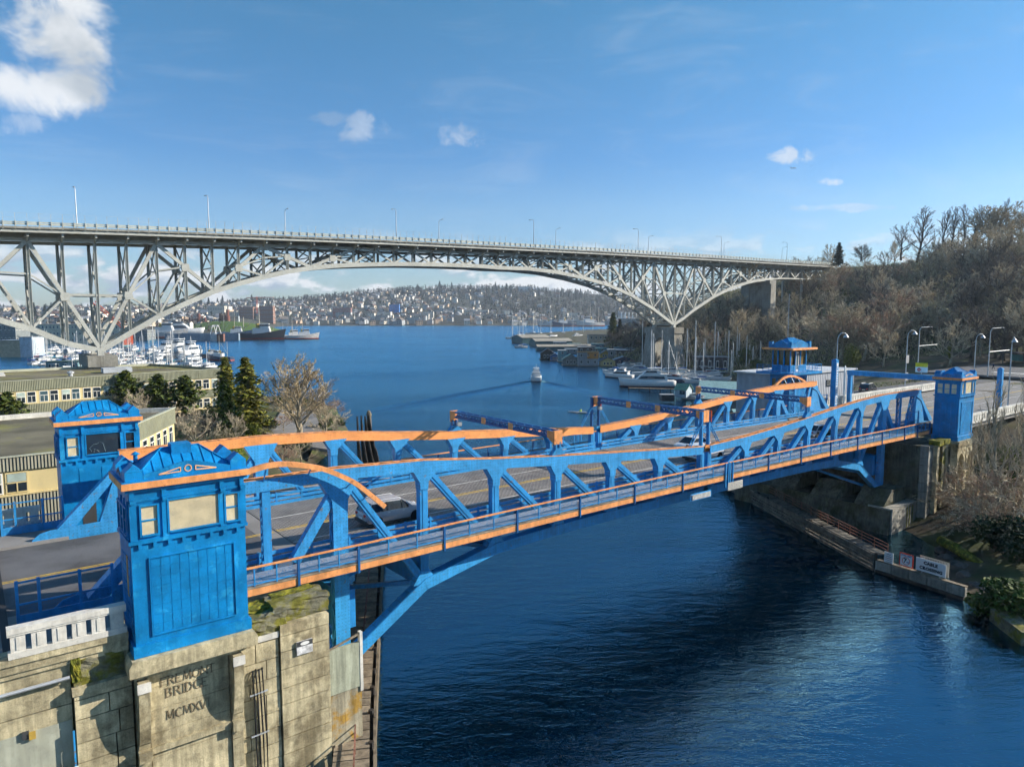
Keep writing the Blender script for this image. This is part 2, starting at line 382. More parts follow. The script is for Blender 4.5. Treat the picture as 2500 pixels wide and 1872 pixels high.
def member(name, p0, p1, w, h, m, parent, prof='box', up=(0, 0, 1)):
    """a straight piece between two points: w across, h along `up`; shares one unit mesh"""
    o = bpy.data.objects.new(name, unit(prof, m)); COL.objects.link(o)
    p0 = Vector(p0); p1 = Vector(p1); d = p1-p0; L = d.length; d.normalize(); u = Vector(up)
    x = d.cross(u)
    if x.length < 1e-4: x = d.cross(Vector((1, 0, 0)))
    x.normalize(); y = x.cross(d).normalized()
    Mx = Matrix(((x.x*w, y.x*h, d.x*L, p0.x), (x.y*w, y.y*h, d.y*L, p0.y), (x.z*w, y.z*h, d.z*L, p0.z), (0, 0, 0, 1)))
    if parent is not None:
        o.parent = parent; Mx = wmat(parent).inverted() @ Mx
    o.matrix_basis = Mx
    return o
def boxo(name, x0, x1, y0, y1, z0, z1, m, parent):
    return member(name, ((x0+x1)/2, (y0+y1)/2, z0), ((x0+x1)/2, (y0+y1)/2, z1), abs(y1-y0), abs(x1-x0), m, parent, up=(1, 0, 0))
def copy_tree(o, parent=None):
    c = o.copy(); COL.objects.link(c); c.parent = parent
    if parent is not None: c.matrix_parent_inverse = o.matrix_parent_inverse
    for ch in o.children: copy_tree(ch, c)
    return c
def inst(proto, loc, rz=0., sc=1., label=None, group=None):
    c = copy_tree(proto); c.location = loc; c.rotation_euler = (0, 0, rz); c.scale = (sc, sc, sc) if not isinstance(sc, tuple) else sc
    if label: c['label'] = label
    if group: c['group'] = group
    return c
SCRATCH = bpy.data.scenes.new('scratch')
def baked(tmp):
    """evaluated mesh of an object, worked out in a scratch scene of its own"""
    SCRATCH.collection.objects.link(tmp); vl = SCRATCH.view_layers[0]; vl.update()
    me = bpy.data.meshes.new_from_object(tmp.evaluated_get(vl.depsgraph)); bpy.data.objects.remove(tmp); return me
def lettering(name, s, size, m, M, parent=None, depth=.01, bold=0., spacing=1., mat_idx=None):
    cu = bpy.data.curves.new(name, 'FONT'); cu.body = s; cu.size = size; cu.align_x = 'CENTER'; cu.align_y = 'CENTER'; cu.extrude = depth; cu.offset = bold; cu.space_character = spacing
    cu.resolution_u = 3; cu.materials.append(m)
    me = baked(bpy.data.objects.new(name, cu))
    o = bpy.data.objects.new(name, me); COL.objects.link(o)
    if not me.materials: me.materials.append(m)
    if parent is not None:
        o.parent = parent; M = wmat(parent).inverted() @ M
    o.matrix_basis = M
    return o
def face_mat(p, xdir, up=(0, 0, 1)):
    x = Vector(xdir).normalized(); u = Vector(up).normalized(); z = x.cross(u).normalized(); u = z.cross(x)
    return Matrix(((x.x, u.x, z.x, p[0]), (x.y, u.y, z.y, p[1]), (x.z, u.z, z.z, p[2]), (0, 0, 0, 1)))
# ------------------------------------------------------------------ water and terrain
w = MB(); w.quad((-6000, -3000, 0), (9000, -3000, 0), (9000, 12000, 0), (-6000, 12000, 0))
setp(w.build('water', WATER), 'blue rippled water of the ship canal and lake', kind='structure')
g = MB(); g.quad((-9000, -6000, -6), (12000, -6000, -6), (12000, 14000, -6), (-9000, 14000, -6))
setp(g.build('lake_bed_ground', EARTH), 'lake bed and low ground reaching the horizon', kind='structure')

def grid_mesh(name, m, xs, ys, hf, label):
    X, Y = np.meshgrid(xs, ys); Z = hf(X, Y); nx, ny = len(xs), len(ys)
    v = np.stack([X, Y, Z], -1).reshape(-1, 3)
    i = np.arange(nx*ny).reshape(ny, nx)
    f = np.stack([i[:-1, :-1], i[:-1, 1:], i[1:, 1:], i[1:, :-1]], -1).reshape(-1, 4)
    keep = (Z.reshape(-1)[f] > -3.2).any(1); f = f[keep]
    me = bpy.data.meshes.new(name); me.from_pydata(v.tolist(), [], f.tolist()); me.materials.append(m)
    me.polygons.foreach_set('use_smooth', [True]*len(f)); me.update()
    o = bpy.data.objects.new(name, me); COL.objects.link(o); setp(o, label, kind='structure'); return o
def poly_sd(X, Y, poly):
    """signed distance to a polygon, positive inside"""
    P = np.array(poly, float); d = np.full(X.shape, 1e9); ins = np.zeros(X.shape, bool)
    for a, b in zip(P, np.roll(P, -1, 0)):
        e = b-a; t = np.clip(((X-a[0])*e[0]+(Y-a[1])*e[1])/(e@e), 0, 1)
        d = np.minimum(d, np.hypot(X-a[0]-t*e[0], Y-a[1]-t*e[1]))
        c = ((a[1] > Y) != (b[1] > Y)) & (X < (b[0]-a[0])*(Y-a[1])/(b[1]-a[1]+1e-12)+a[0]); ins ^= c
    return np.where(ins, d, -d)
def vnoise(X, Y, s, seed=0):
    r = np.random.RandomState(seed); n = r.rand(64, 64); x = X/s; y = Y/s
    xi = np.floor(x).astype(int); yi = np.floor(y).astype(int); fx = x-xi; fy = y-yi; fx = fx*fx*(3-2*fx); fy = fy*fy*(3-2*fy)
    g_ = lambda a, b: n[a % 64, b % 64]
    return (g_(xi, yi)*(1-fx)+g_(xi+1, yi)*fx)*(1-fy)+(g_(xi, yi+1)*(1-fx)+g_(xi+1, yi+1)*fx)*fy-.5
NPOLY = [(-300, -90), (-10, -90), (-4.5, -6), (-4.5, 17), (-2, 24), (10, 36), (30, 78), (50, 106), (66, 150), (67, 165), (56, 180), (26, 193), (-10, 198), (-300, 205)]
def h_north(X, Y):
    d = poly_sd(X, Y, NPOLY); return np.where(d > 0, np.minimum(d*.5, 2.6)+.3*vnoise(X, Y, 9, 1), np.maximum(d*.6, -4))
grid_mesh('north_bank_ground', EARTH, np.arange(-220, 80, 4.), np.arange(-90, 212, 4.), h_north, 'earth and lawn of the near canal bank by the offices')
CP = np.array([(47, -30, -1), (52, -22, 0), (60, -16, .3), (72, -10, .4), (77, -4, .6), (82, 10, 1), (92, 34, .3), (110, 45, 0), (160, 72, 0), (215, 104, 0), (243, 150, 0), (262, 196, 0), (310, 262, 0), (350, 340, 0), (400, 430, 0), (500, 570, 0), (560, 670, 0), (640, 760, 0),
  (60, -40, 1.5), (75, -28, 4), (80, -14, 3.2), (90, -18, 6.5), (104, -24, 9.5), (88, -3, 4), (100, 0, 6.5), (98, 14, 6), (112, 4, 10), (122, -14, 11), (112, 20, 9.5),
  (135, 7, 11.3), (165, 8, 11.8), (200, 20, 12.5), (225, 32, 13), (205, -25, 13), (135, 30, 10.8), (155, 44, 8), (190, 62, 7), (121, 25, 11.2), (165, -30, 12.5), (130, -50, 11), (230, 0, 16),
  (255, 60, 16), (240, 100, 9), (260, 150, 3.5), (272, 182, 4), (300, 182, 13), (330, 182, 21), (350, 182, 26), (390, 182, 43), (440, 182, 57), (480, 150, 60), (300, 100, 24), (350, 100, 38), (400, 100, 54), (450, 60, 66),
  (330, 30, 42), (280, 0, 28), (255, -25, 24), (300, -60, 42), (350, -20, 57), (400, -20, 69), (500, 0, 74), (450, -110, 76), (600, 100, 78), (720, 200, 80), (300, 240, 8), (350, 260, 24), (420, 300, 34), (340, 300, 6), (400, 395, 3), (480, 420, 7), (520, 550, 2), (600, 560, 4), (650, 720, 2), (720, 650, 5), (730, 420, 45),
  (30, -60, -4), (20, -20, -4), (60, 20, -4), (120, 90, -4), (180, 150, -4), (250, 260, -4), (330, 420, -4), (450, 640, -4)], float)
def _tps(r): return np.where(r > 0, r*r*np.log(r+1e-9), 0)
_n = len(CP); _A = np.zeros((_n+3, _n+3)); _A[:_n, :_n] = _tps(np.hypot(CP[:, None, 0]-CP[None, :, 0], CP[:, None, 1]-CP[None, :, 1]))+np.eye(_n)*20
_A[:_n, _n] = 1; _A[:_n, _n+1] = CP[:, 0]; _A[:_n, _n+2] = CP[:, 1]; _A[_n:, :_n] = _A[:_n, _n:].T
_w = np.linalg.solve(_A, np.r_[CP[:, 2], 0, 0, 0])
def h_south(X, Y):
    X = np.asarray(X, float); Y = np.asarray(Y, float); Z = np.zeros(X.shape)
    for (cx, cy, _), k in zip(CP, _w): Z += k*_tps(np.hypot(X-cx, Y-cy))
    Z += _w[_n]+_w[_n+1]*X+_w[_n+2]*Y
    Z = np.where((Y > -2) & (Y < 17) & (X > 84) & (X < 232), np.minimum(Z, 11.5), Z)
    Z = np.where((X < 96) & (Y > -10) & (Y < 22), np.minimum(Z, 3.), Z)
    return np.maximum(Z+.5*vnoise(X, Y, 12, 3)*np.clip(Z, 0, 1), -4)
grid_mesh('hillside_terrain', EARTH, np.arange(40, 760, 5.), np.arange(-170, 770, 5.), h_south, 'steep wooded hillside and bank at the south end')
_HX = np.arange(40, 762, 3.); _HY = np.arange(-170, 772, 3.); _HG = h_south(*np.meshgrid(_HX, _HY))
def hs(x, y):
    i = min(max(int((x-40)/3.), 0), len(_HX)-2); j = min(max(int((y+170)/3.), 0), len(_HY)-2); u = (x-_HX[i])/3.; v = (y-_HY[j])/3.
    return float((_HG[j, i]*(1-u)+_HG[j, i+1]*u)*(1-v)+(_HG[j+1, i]*(1-u)+_HG[j+1, i+1]*u)*v)

# far shore: height as a function of bearing (photo column) and distance
_cx = np.array([-900, 0, 150, 300, 450, 600, 700, 800, 900, 1000, 1100, 1200, 1300, 1400, 1500, 1600, 1800, 2200])
_gy = np.array([755, 755, 755, 752, 747, 738, 735, 726, 715, 708, 706, 704, 707, 717, 725, 732, 740, 750])   # crest line of the ground
_r0 = np.array([760, 760, 760, 800, 1000, 1180, 1760, 1790, 1790, 1790, 1790, 1790, 1800, 1830, 1850, 1850, 1850, 1850])
def far_h(px, r):
    px = np.asarray(px, float); r = np.asarray(r, float)
    r0 = np.interp(px, _cx, _r0); r1 = 2750.; zc = 27+(770-np.interp(px, _cx, _gy))*r1/F_PX
    t = np.clip((r-r0)/(r1-r0), -.2, 1.25); s = np.where(t < 1, 1.5+(zc-1.5)*np.clip(t, 0, 1)**1.15, zc*(1-.35*(t-1)))
    s = np.where(t < 0, t*60, s); s += 5*vnoise(px*1.5, r*.5, 40, 5)*np.clip(t*6, 0, 1)
    return s
def far_pt(px, r):
    a = math.atan((px-1250)/F_PX); d = r/1.0
    x = CAM.x+_F.x*d+_RT.x*d*math.tan(a); y = CAM.y+_F.y*d+_RT.y*d*math.tan(a)
    return x, y
def far_terrain():
    pxs = np.arange(-900, 2210, 22.); rs = np.concatenate([np.arange(720, 2850, 50.), np.array([3000, 3300, 3800])])
    PXX, RR = np.meshgrid(pxs, rs); Z = far_h(PXX, RR); A = (PXX-1250)/F_PX
    X = CAM.x+_F.x*RR+_RT.x*RR*A; Y = CAM.y+_F.y*RR+_RT.y*RR*A
    nx, ny = len(pxs), len(rs); v = np.stack([X, Y, Z], -1).reshape(-1, 3); i = np.arange(nx*ny).reshape(ny, nx)
    f = np.stack([i[:-1, :-1], i[:-1, 1:], i[1:, 1:], i[1:, :-1]], -1).reshape(-1, 4); f = f[(Z.reshape(-1)[f] > -5).any(1)]
    me = bpy.data.meshes.new('far_hill'); me.from_pydata(v.tolist(), [], f.tolist())
    me.materials.append(mat('far_ground', (.05, .055, .04), .95, var=.4, scale=.02, second=(.08, .075, .055), sec_amt=.5, sec_scale=.03))
    me.polygons.foreach_set('use_smooth', [True]*len(f)); me.update()
    o = bpy.data.objects.new('far_hill', me); COL.objects.link(o); setp(o, 'long wooded hill with houses across the lake', kind='structure')
far_terrain()
# grassy mound by the water
def mound():
    c = far_pt(545, 1190); ux, uy = _RT.x, _RT.y; vs = []; fs = []; nr, na = 9, 40
    for i in range(nr+1):
        t = i/nr
        for j in range(na):
            a = 2*math.pi*j/na; rx = 92*t*(1.15 if math.cos(a) > 0 else .95); ry = 60*t
            z = 17.5*(1-t*t)**1.3 if t < 1 else -1
            z *= .9+.2*math.cos(a*2+1)*t
            vs.append((c[0]+ux*rx*math.cos(a)+_F.x*ry*math.sin(a), c[1]+uy*rx*math.cos(a)+_F.y*ry*math.sin(a), z+.8))
    for i in range(nr):
        for j in range(na): fs.append((i*na+j, (i+1)*na+j, (i+1)*na+(j+1) % na, i*na+(j+1) % na))
    b = MB(); b.add(vs, fs); o = b.build('grassy_hill', LAWN, smooth=True); setp(o, 'bright green grassy mound by the lake below the steel span', kind='structure')
mound()
# ------------------------------------------------------------------ bascule bridge
NEARY, FARY = 0.0, 15.0
TOPL = [16.93, 16.65, 15.98, 15.42, 14.93, 14.45, 14.02]; TOPR = [16.45, 16.18, 15.72, 15.15, 14.65, 14.25, 14.02]
BOT = [4.2, 8.2, 9.5, 9.75, 9.85, 9.9, 9.95]
ROADZ, WALKZ = 11.65, 11.85
def camber(x): return .22*(1-((x-37.6)/37.6)**2) if 0 < x < 75.2 else 0.
def leaf(side):
    L = side > 0
    XP = (lambda i: .05+6.2*i) if L else (lambda i: 74.7-6.06*i)
    top = TOPL if L else TOPR; s = 1 if L else -1
    def zt(i):
        if i <= 0: return top[0]
        k = min(int(i), 5); return top[k]+(top[k+1]-top[k])*(i-k)
    root = thing('bascule_leaf', 'blue and orange bascule leaf on the side of the tower with the big cream blind' if L else 'blue and orange bascule leaf leading to the glazed control tower', 'drawbridge', (XP(0), 7.5, 0), group='leaves of the drawbridge')
    tail = -1.62 if L else -1.72
    for yt, inner in ((NEARY, 1), (FARY, -1)):
        near = yt == NEARY
        # chords, panel by panel
        st = [tail, -.9]+list(range(0, 7))
        for a, b in zip(st[:-1], st[1:]):
            za, zb = zt(a), zt(b); xa, xb = XP(a), XP(b)
            for sy, m, nm in ((-inner, BLUE_R, 'outer_web_plate'), (inner, ORANGE, 'inner_web_plate')):
                member(nm, (xa, yt+sy*.30, za), (xb, yt+sy*.30, zb), .07, .74, m, root)
                member('flange', (xa, yt+sy*.27, za+.385), (xb, yt+sy*.27, zb+.385), .17, .035, ORANGE_P, root)
            member('bottom_plate', (xa, yt, za-.36), (xb, yt, zb-.36), .56, .03, BLUE, root)
            lc = MB(); n = max(3, int(abs(xb-xa)/.75))
            for k in range(n):
                t0, t1 = k/n, (k+1)/n; q = lambda t, y: (xa+(xb-xa)*t, yt+y, za+(zb-za)*t+.385)
                y0 = -.24 if k % 2 else .24
                lc.beam(q(t0, y0), q(t1, -y0), .07, .03)
            o = lc.build('lacing', ORANGE_P, root)
        if near: pass
        for i in range(0, 6):
            member('bottom_chord', (XP(i), yt, BOT[i]), (XP(i+1), yt, BOT[i+1]), .66, .80, BLUE_R, root)
            member('chord_flange', (XP(i), yt, BOT[i]+.42), (XP(i+1), yt, BOT[i+1]+.42), .78, .04, BLUE, root)
            # gusset on the bottom chord
            x = XP(i+1); z = BOT[i+1]
            gq = MB(); gq.prism([(x-.95, z+.1), (x+.95, z+.1), (x+.35, z+1.0), (x-.35, z+1.0)], yt-.335, yt+.335, axis='y'); gq.build('bottom_gusset', BLUE_R, root)
        for i in range(0, 7):
            x = XP(i); w = .62 if i else 1.0
            if i == 6: w = .55
            zb = BOT[i]+.2
            if i == 0:
                member('trunnion_post', (x, yt, zb), (x, yt, zt(0)-1.0), .62, w, BLUE_R, root, 'chan', (1, 0, 0))
                member('post_web', (x+s*.2, yt-.0, zb), (x+s*.2, yt, zt(0)-1.0), .60, .5, BLUE_R, root, up=(1, 0, 0))
            else:
                member('vertical_post', (x, yt, zb), (x, yt, zt(i)-.3), .5, w, BLUE, root, up=(1, 0, 0))
                member('post_rib', (x-s*.02, yt, zb), (x-s*.02, yt, zt(i)-.35), .56, .2, BLUE, root, up=(1, 0, 0))
            if i < 6:
                gw = 2.3 if i == 0 else 1.15; gd = 2.2 if i == 0 else 1.35
                gq = MB(); zz = zt(i)-.30; a, b = (-gw*.75, gw*1.05) if s > 0 else (-gw*1.05, gw*.75)
                if i == 0: a, b = -1.35, 1.35
                gq.prism([(x+a, zz), (x-w*.55, zz-gd*.62), (x-w*.5, zz-gd), (x+w*.5, zz-gd), (x+w*.55, zz-gd*.62), (x+b, zz)], yt-.34, yt+.34, axis='y'); gq.build('top_gusset', BLUE_R, root)
                member('diagonal', (x+s*.5, yt, zt(i)-.55), (XP(i+1)-s*.1, yt, BOT[i+1]+.3), .46, .5, BLUE_R if i == 0 else BLUE, root)
                member('diagonal_rib', (x+s*.5, yt, zt(i)-.55), (XP(i+1)-s*.1, yt, BOT[i+1]+.3), .54, .16, BLUE, root)
        # tail: back leg, lattice post, sloping end and counterweight skirt
        member('back_diagonal', (XP(0)-s*.4, yt, zt(0)-1.3), (XP(0)-s*3.0, yt, 11.8), .50, .62, BLUE_R, root)
        member('tail_post', (XP(-.75), yt, 11.6), (XP(-.75), yt, zt(-1)-.3), .5, .5, BLUE, root, 'chan', (1, 0, 0))
        if not L:
            member('tail_post', (XP(-1.15), yt, 11.6), (XP(-1.45), yt, zt(-1)-.3), .5, .5, BLUE, root, 'chan', (1, 0, 0))
        xe = XP(tail)
        sl = MB(); sl.prism([(xe, zt(-1)-.2), (xe-s*.55, zt(-1)-1.0), (xe-s*4.0, 12.35), (xe-s*3.1, 12.15), (xe-s*.0, zt(-1)-1.1), (xe+s*1.4, zt(-1)-.5)][::s], yt-.36, yt+.36, axis='y'); sl.build('sloping_end_box', BLUE_R, root)
        sl = MB(); sl.prism([(xe-s*.35, zt(-1)-1.3), (xe-s*1.5, 12.2), (xe+s*1.8, 12.2), (xe+s*1.2, zt(-1)-.8)][::s], yt-.30, yt+.30, axis='y'); sl.build('tail_gusset', BLUE_R, root)
        sl = MB(); pts = [(xe-s*5.6, 11.45)]+[(xe-s*5.6+s*(1-math.cos(t))*1.2, 11.45+.95*math.sin(t)) for t in (.5, 1.0, 1.57)]+[(xe+s*2.2, 12.55), (xe+s*2.2, 11.45)]
        sl.prism(pts if s < 0 else pts[::-1], yt-inner*-.50-.05, yt+inner*.50+.05, axis='y') if False else sl.prism(pts[::-1] if s > 0 else pts, yt+inner*.45, yt+inner*.53, axis='y'); sl.build('curved_skirt_plate', BLUE_R, root)
        # curved orange arm on the sidewalk side
        if L != near: continue
        arc = MB(); ay = yt-inner*.95
        ap = [(-5.95, 18.0), (-4.75, 18.22), (-3.53, 18.17), (-2.02, 17.8), (-.98, 17.42), (.64, 16.49), (1.76, 15.52), (2.85, 14.50)]
        if not L: ap = [(75.2, 16.5), (76.39, 17.05), (77.83, 17.65), (79.83, 17.85), (81.66, 17.5), (83.3, 16.95), (84.6, 16.3)]
        def cr(P, n):
            out = []
            for k in range(len(P)-1):
                p0, p1, p2, p3 = P[max(k-1, 0)], P[k], P[k+1], P[min(k+2, len(P)-1)]
                for j in range(n):
                    t = j/n; out.append(tuple(.5*((2*p1[q])+(-p0[q]+p2[q])*t+(2*p0[q]-5*p1[q]+4*p2[q]-p3[q])*t*t+(-p0[q]+3*p1[q]-3*p2[q]+p3[q])*t**3) for q in (0, 1)))
            return out+[P[-1]]
        cp = cr(ap, 3)
        for (xa, za), (xb, zb) in zip(cp[:-1], cp[1:]): arc.beam((xa, ay, za), (xb, ay, zb), .28, .30)
        arc.build('curved_arm', ORANGE_P, root)
        for k in (1, 3, 5, 6) if L else (2, 3, 4):
            xx, z = ap[k]; member('arm_strut', (xx, ay, z), (xx-s*.15*(k > 4), yt-inner*.3, min(z-.5, zt(0)+.2)), .06, .06, BLUE, root)
    # floor system
    for i in range(0, 7):
        x = XP(i)-s*(.4 if i == 6 else 0)
        member('floor_beam', (x, .3, 10.85), (x, 14.7, 10.85), .35, 1.3, BLUE, root)
        if 0 < i: member('bottom_strut', (x, .3, BOT[i]), (x, 14.7, BOT[i]), .45, .5, BLUE, root, 'chan')
        if i < 6:
            member('lateral_brace', (XP(i), .3, BOT[i]+.1), (XP(i+1), 14.7, BOT[i+1]+.1), .3, .3, BLUE, root)
            member('lateral_brace', (XP(i), 14.7, BOT[i]+.05), (XP(i+1), .3, BOT[i+1]+.05), .3, .3, BLUE, root)
            for k in range(1, 9):
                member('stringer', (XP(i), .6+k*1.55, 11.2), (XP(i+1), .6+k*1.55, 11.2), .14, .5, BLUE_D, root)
            member('sway_brace', (XP(i), .3, BOT[i]+.3), (XP(i), 7.5, 10.3), .2, .2, BLUE, root); member('sway_brace', (XP(i), 14.7, BOT[i]+.3), (XP(i), 7.5, 10.3), .2, .2, BLUE, root)
    member('trunnion_girder', (XP(.1), .4, 7.6), (XP(.1), 14.6, 7.6), 1.2, 2.6, BLUE, root); member('trunnion_girder', (XP(1), .4, 9.2), (XP(1), 14.6, 9.2), .5, 1.6, BLUE, root)
    for yy in (3.75, 7.5, 11.25): member('trunnion_strut', (XP(.1), yy, 8.4), (XP(1), yy, 9.6), .4, .5, BLUE, root)
    cwx = XP(-1.0)
    boxo('counterweight', min(cwx-s*5, cwx+s*2.6), max(cwx-s*5, cwx+s*2.6), .8, 14.2, 5.5, 11.1, CONC_G, root)
    # road deck in panels with the lane lines
    xs = [XP(-.25)]+[XP(i) for i in range(1, 6)]+[XP(6)+s*.45]
    for a, b in zip(xs[:-1], xs[1:]):
        za, zb = ROADZ+camber(a), ROADZ+camber(b)
        d = MB(); d.beam((a+s*.02, 7.5, za-.1), (b-s*.02, 7.5, zb-.1), 13.4, .2)
        dk = d.build('deck_grid', GRATE, root)
        for yy, m, ww in ((7.15, YELLOWP, .12), (7.45, YELLOWP, .12), (4.1, WHITEP, .11), (10.5, WHITEP, .11)):
            l = MB(); l.beam((a+s*.05, yy, za+.006), (b-s*.05, yy, zb+.006), ww, .008); l.build('lane_line', m, dk)
        for yy in (.75, 14.25):
            member('kerb', (a, yy, za+.05), (b, yy, zb+.05), .3, .3, BLUE, root)
    # crash barriers
    for yy in (.62, 14.38):
        for i in range(-1, 6):
            a, b = XP(max(i, -.2)), XP(i+1)
            if i == -1: a, b = XP(-1.6), XP(0)
            za, zb = ROADZ+camber(a), ROADZ+camber(b)
            for dz in (.42, .78): member('barrier_rail', (a, yy, za+dz), (b, yy, zb+dz), .12, .22, BLUE, root)
            for t in (.16, .5, .84):
                x = a+(b-a)*t; member('barrier_post', (x, yy-.0, ROADZ+camber(x)), (x, yy, ROADZ+camber(x)+.95), .16, .12, BLUE, root)
    # footways: planks, fascia, railing with wire mesh
    for yo, yi in ((-2.8, -.62), (17.8, 15.62)):
        near = yo < 0
        x0, x1 = (XP(-1.22), XP(6)+s*.42); n = 46
        for k in range(n):
            a = x0+(x1-x0)*k/n; b = x0+(x1-x0)*(k+1)/n
            member('walkway_plank', (a+s*.012, (yo+yi)/2, WALKZ+camber(a)-.05), (b-s*.012, (yo+yi)/2, WALKZ+camber(b)-.05), abs(yi-yo)-.1, .1, WALK, root)
        js = [-1.22, -.61]+[k for k in range(0, 7)]
        for a_, b_ in zip(js[:-1], js[1:]):
            a, b = XP(a_), XP(b_)
            if b_ == 6: b += s*.42
            za, zb = WALKZ+camber(a), WALKZ+camber(b)
            member('fascia_beam', (a, yo, za-.28), (b, yo, zb-.28), .10, .40, ORANGE_P, root)
            member('edge_timber', (a, yo, za-.03), (b, yo, zb-.03), .14, .10, WOOD, root)
            member('hand_rail', (a, yo, za+1.12), (b, yo, zb+1.12), .11, .10, ORANGE_P, root)
            member('lower_rail', (a, yo, za+.16), (b, yo, zb+.16), .06, .06, BLUE, root)
            ms = MB(); ms.quad((a, yo, za+.16), (b, yo, zb+.16), (b, yo, zb+1.08), (a, yo, za+1.08)); ms.build('railing_mesh', MESHB, root)
            for t in (0, 1/3, 2/3):
                x = a+(b-a)*t; z = WALKZ+camber(x); big = t == 0
                member('railing_post', (x, yo-(.05 if near else -.05)*big, z-(.62 if big else .2)), (x, yo-(.05 if near else -.05)*big, z+1.07), .14 if big else .07, .14 if big else .07, BLUE_D if big else BLUE, root)
            member('walkway_bracket', (a, yo, za-.45), (a, yi, za-1.2), .16, .16, BLUE, root)
            member('walkway_bracket', (a, yo, za-.42), (a, yi, za-.42), .16, .22, BLUE, root)
    # mid-channel end posts of the railing
    for yo in (-2.88, 17.88):
        for dx in (0, .42): member('railing_end_post', (XP(6)+s*dx, yo, 10.9), (XP(6)+s*dx, yo, 13.2), .17, .13, BLUE, root)
    return root
lf = leaf(1); rf = leaf(-1)

# overhead portal frames
def portal(x, base_n, base_f, label, tall):
    root = thing('overhead_gantry', label, 'gantry', (x, 0, base_n), group='lattice gantries over the roadway')
    z0, z1 = 17.25, 17.72
    if tall: z0, z1 = 17.2, 17.75
    for dx in (-.32, .32):
        for zz in (z0, z1): member('gantry_chord', (x+dx, .1, zz), (x+dx, 14.9, zz), .15, .15, BLUE_D, root)
        n = 26
        lc = MB()
        for k in range(n):
            ya, yb = .2+14.6*k/n, .2+14.6*(k+1)/n
            lc.beam((x+dx, ya, z0 if k % 2 else z1), (x+dx, yb, z1 if k % 2 else z0), .10, .09, (1, 0, 0))
        lc.build('gantry_lacing', BLUE_D, root)
    lc = MB()
    for k in range(14):
        ya = .4+14.2*k/13; lc.beam((x-.32, ya, z1+.03), (x+.32, ya+.9 if k < 13 else ya, z1+.03), .06, .03)
    lc.build('gantry_top_lacing', BLUE, root)
    for yy in (5.6, 9.6): boxo('orange_clearance_plate', x-.40, x-.37, yy-.32, yy+.32, z0-.06, z1+.06, ORANGE_P, root)
    for yy, bz in ((0, base_n), (FARY, base_f)):
        sg = 1 if yy == 0 else -1
        boxo('orange_end_plate', x-.42, x+.42, yy-.05-.12*sg, yy+.0-.0*sg, 16.72, z1+.1, ORANGE_P, root)
        b = MB(); b.prism([(yy-sg*.10, 16.75), (yy+sg*.75, z0), (yy+sg*.75, z1+.05), (yy-sg*.10, z1+.05)] if sg > 0 else [(yy-sg*.10, 16.75), (yy-sg*.10, z1+.05), (yy+sg*.75, z1+.05), (yy+sg*.75, z0)], x-.43, x-.36, axis='x'); b.build('orange_knee_plate', ORANGE_P, root)
        for dx in ((-.55, .55) if tall else (-.2, .2)):
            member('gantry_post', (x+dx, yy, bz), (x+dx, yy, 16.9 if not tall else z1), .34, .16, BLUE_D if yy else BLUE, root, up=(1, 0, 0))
        if tall:
            lc = MB()
            for k in range(7):
                za = bz+(z1-bz)*k/7; zb = bz+(z1-bz)*(k+1)/7
                lc.beam((x+(-.5 if k % 2 else .5), yy, za), (x+(.5 if k % 2 else -.5), yy, zb), .05, .05, (0, 1, 0))
            lc.build('post_lacing', BLUE_D, root)
            for dx in (-1, 1):
                for oy in (-.13, .13): member('gantry_brace', (x+dx*2.2, yy+oy, bz+.1), (x+dx*.5, yy+oy, 16.8), .07, .07, BLUE, root)
                lc = MB()
                for k in range(8):
                    t0, t1 = k/8, (k+1)/8; q = lambda t, o: (x+dx*(2.2-1.7*t), yy+o, bz+.1+(16.7-bz)*t)
                    lc.beam(q(t0, -.12 if k % 2 else .12), q(t1, .12 if k % 2 else -.12), .04, .04)
                lc.build('brace_lacing', BLUE, root)
            boxo('signal_plate', x+.62, x+.68, yy-.28, yy+.28, 16.7, z1+.05, mat('signal_orange', (.75, .13, .02), .5), root)
        else:
            b = MB(); b.prism([(x-.75, bz), (x+.75, bz), (x+.25, bz+.55), (x-.25, bz+.55)], yy-.2, yy+.2, axis='y'); b.build('gantry_foot', BLUE, root)
        b = MB(); b.box(x+.05, x+.45, yy+sg*.5-.16, yy+sg*.5+.16, 16.35, 16.68); fl = b.build('floodlight', GREY, root)
        b = MB(); b.box(x-.0, x+.05, yy+sg*.5-.13, yy+sg*.5+.13, 16.39, 16.64); b.build('lens', mat('lamp_lens', (.7, .72, .7), .1), fl)
portal(18.75, 15.85, 15.85, 'lattice gantry nearest the silver SUV, with square orange plates', False)
portal(37.8, 14.45, 14.45, 'tall braced gantry at mid span between the two leaves', True)
portal(56.4, 15.55, 15.6, 'lattice gantry over the leaf beside the glazed control tower', False)

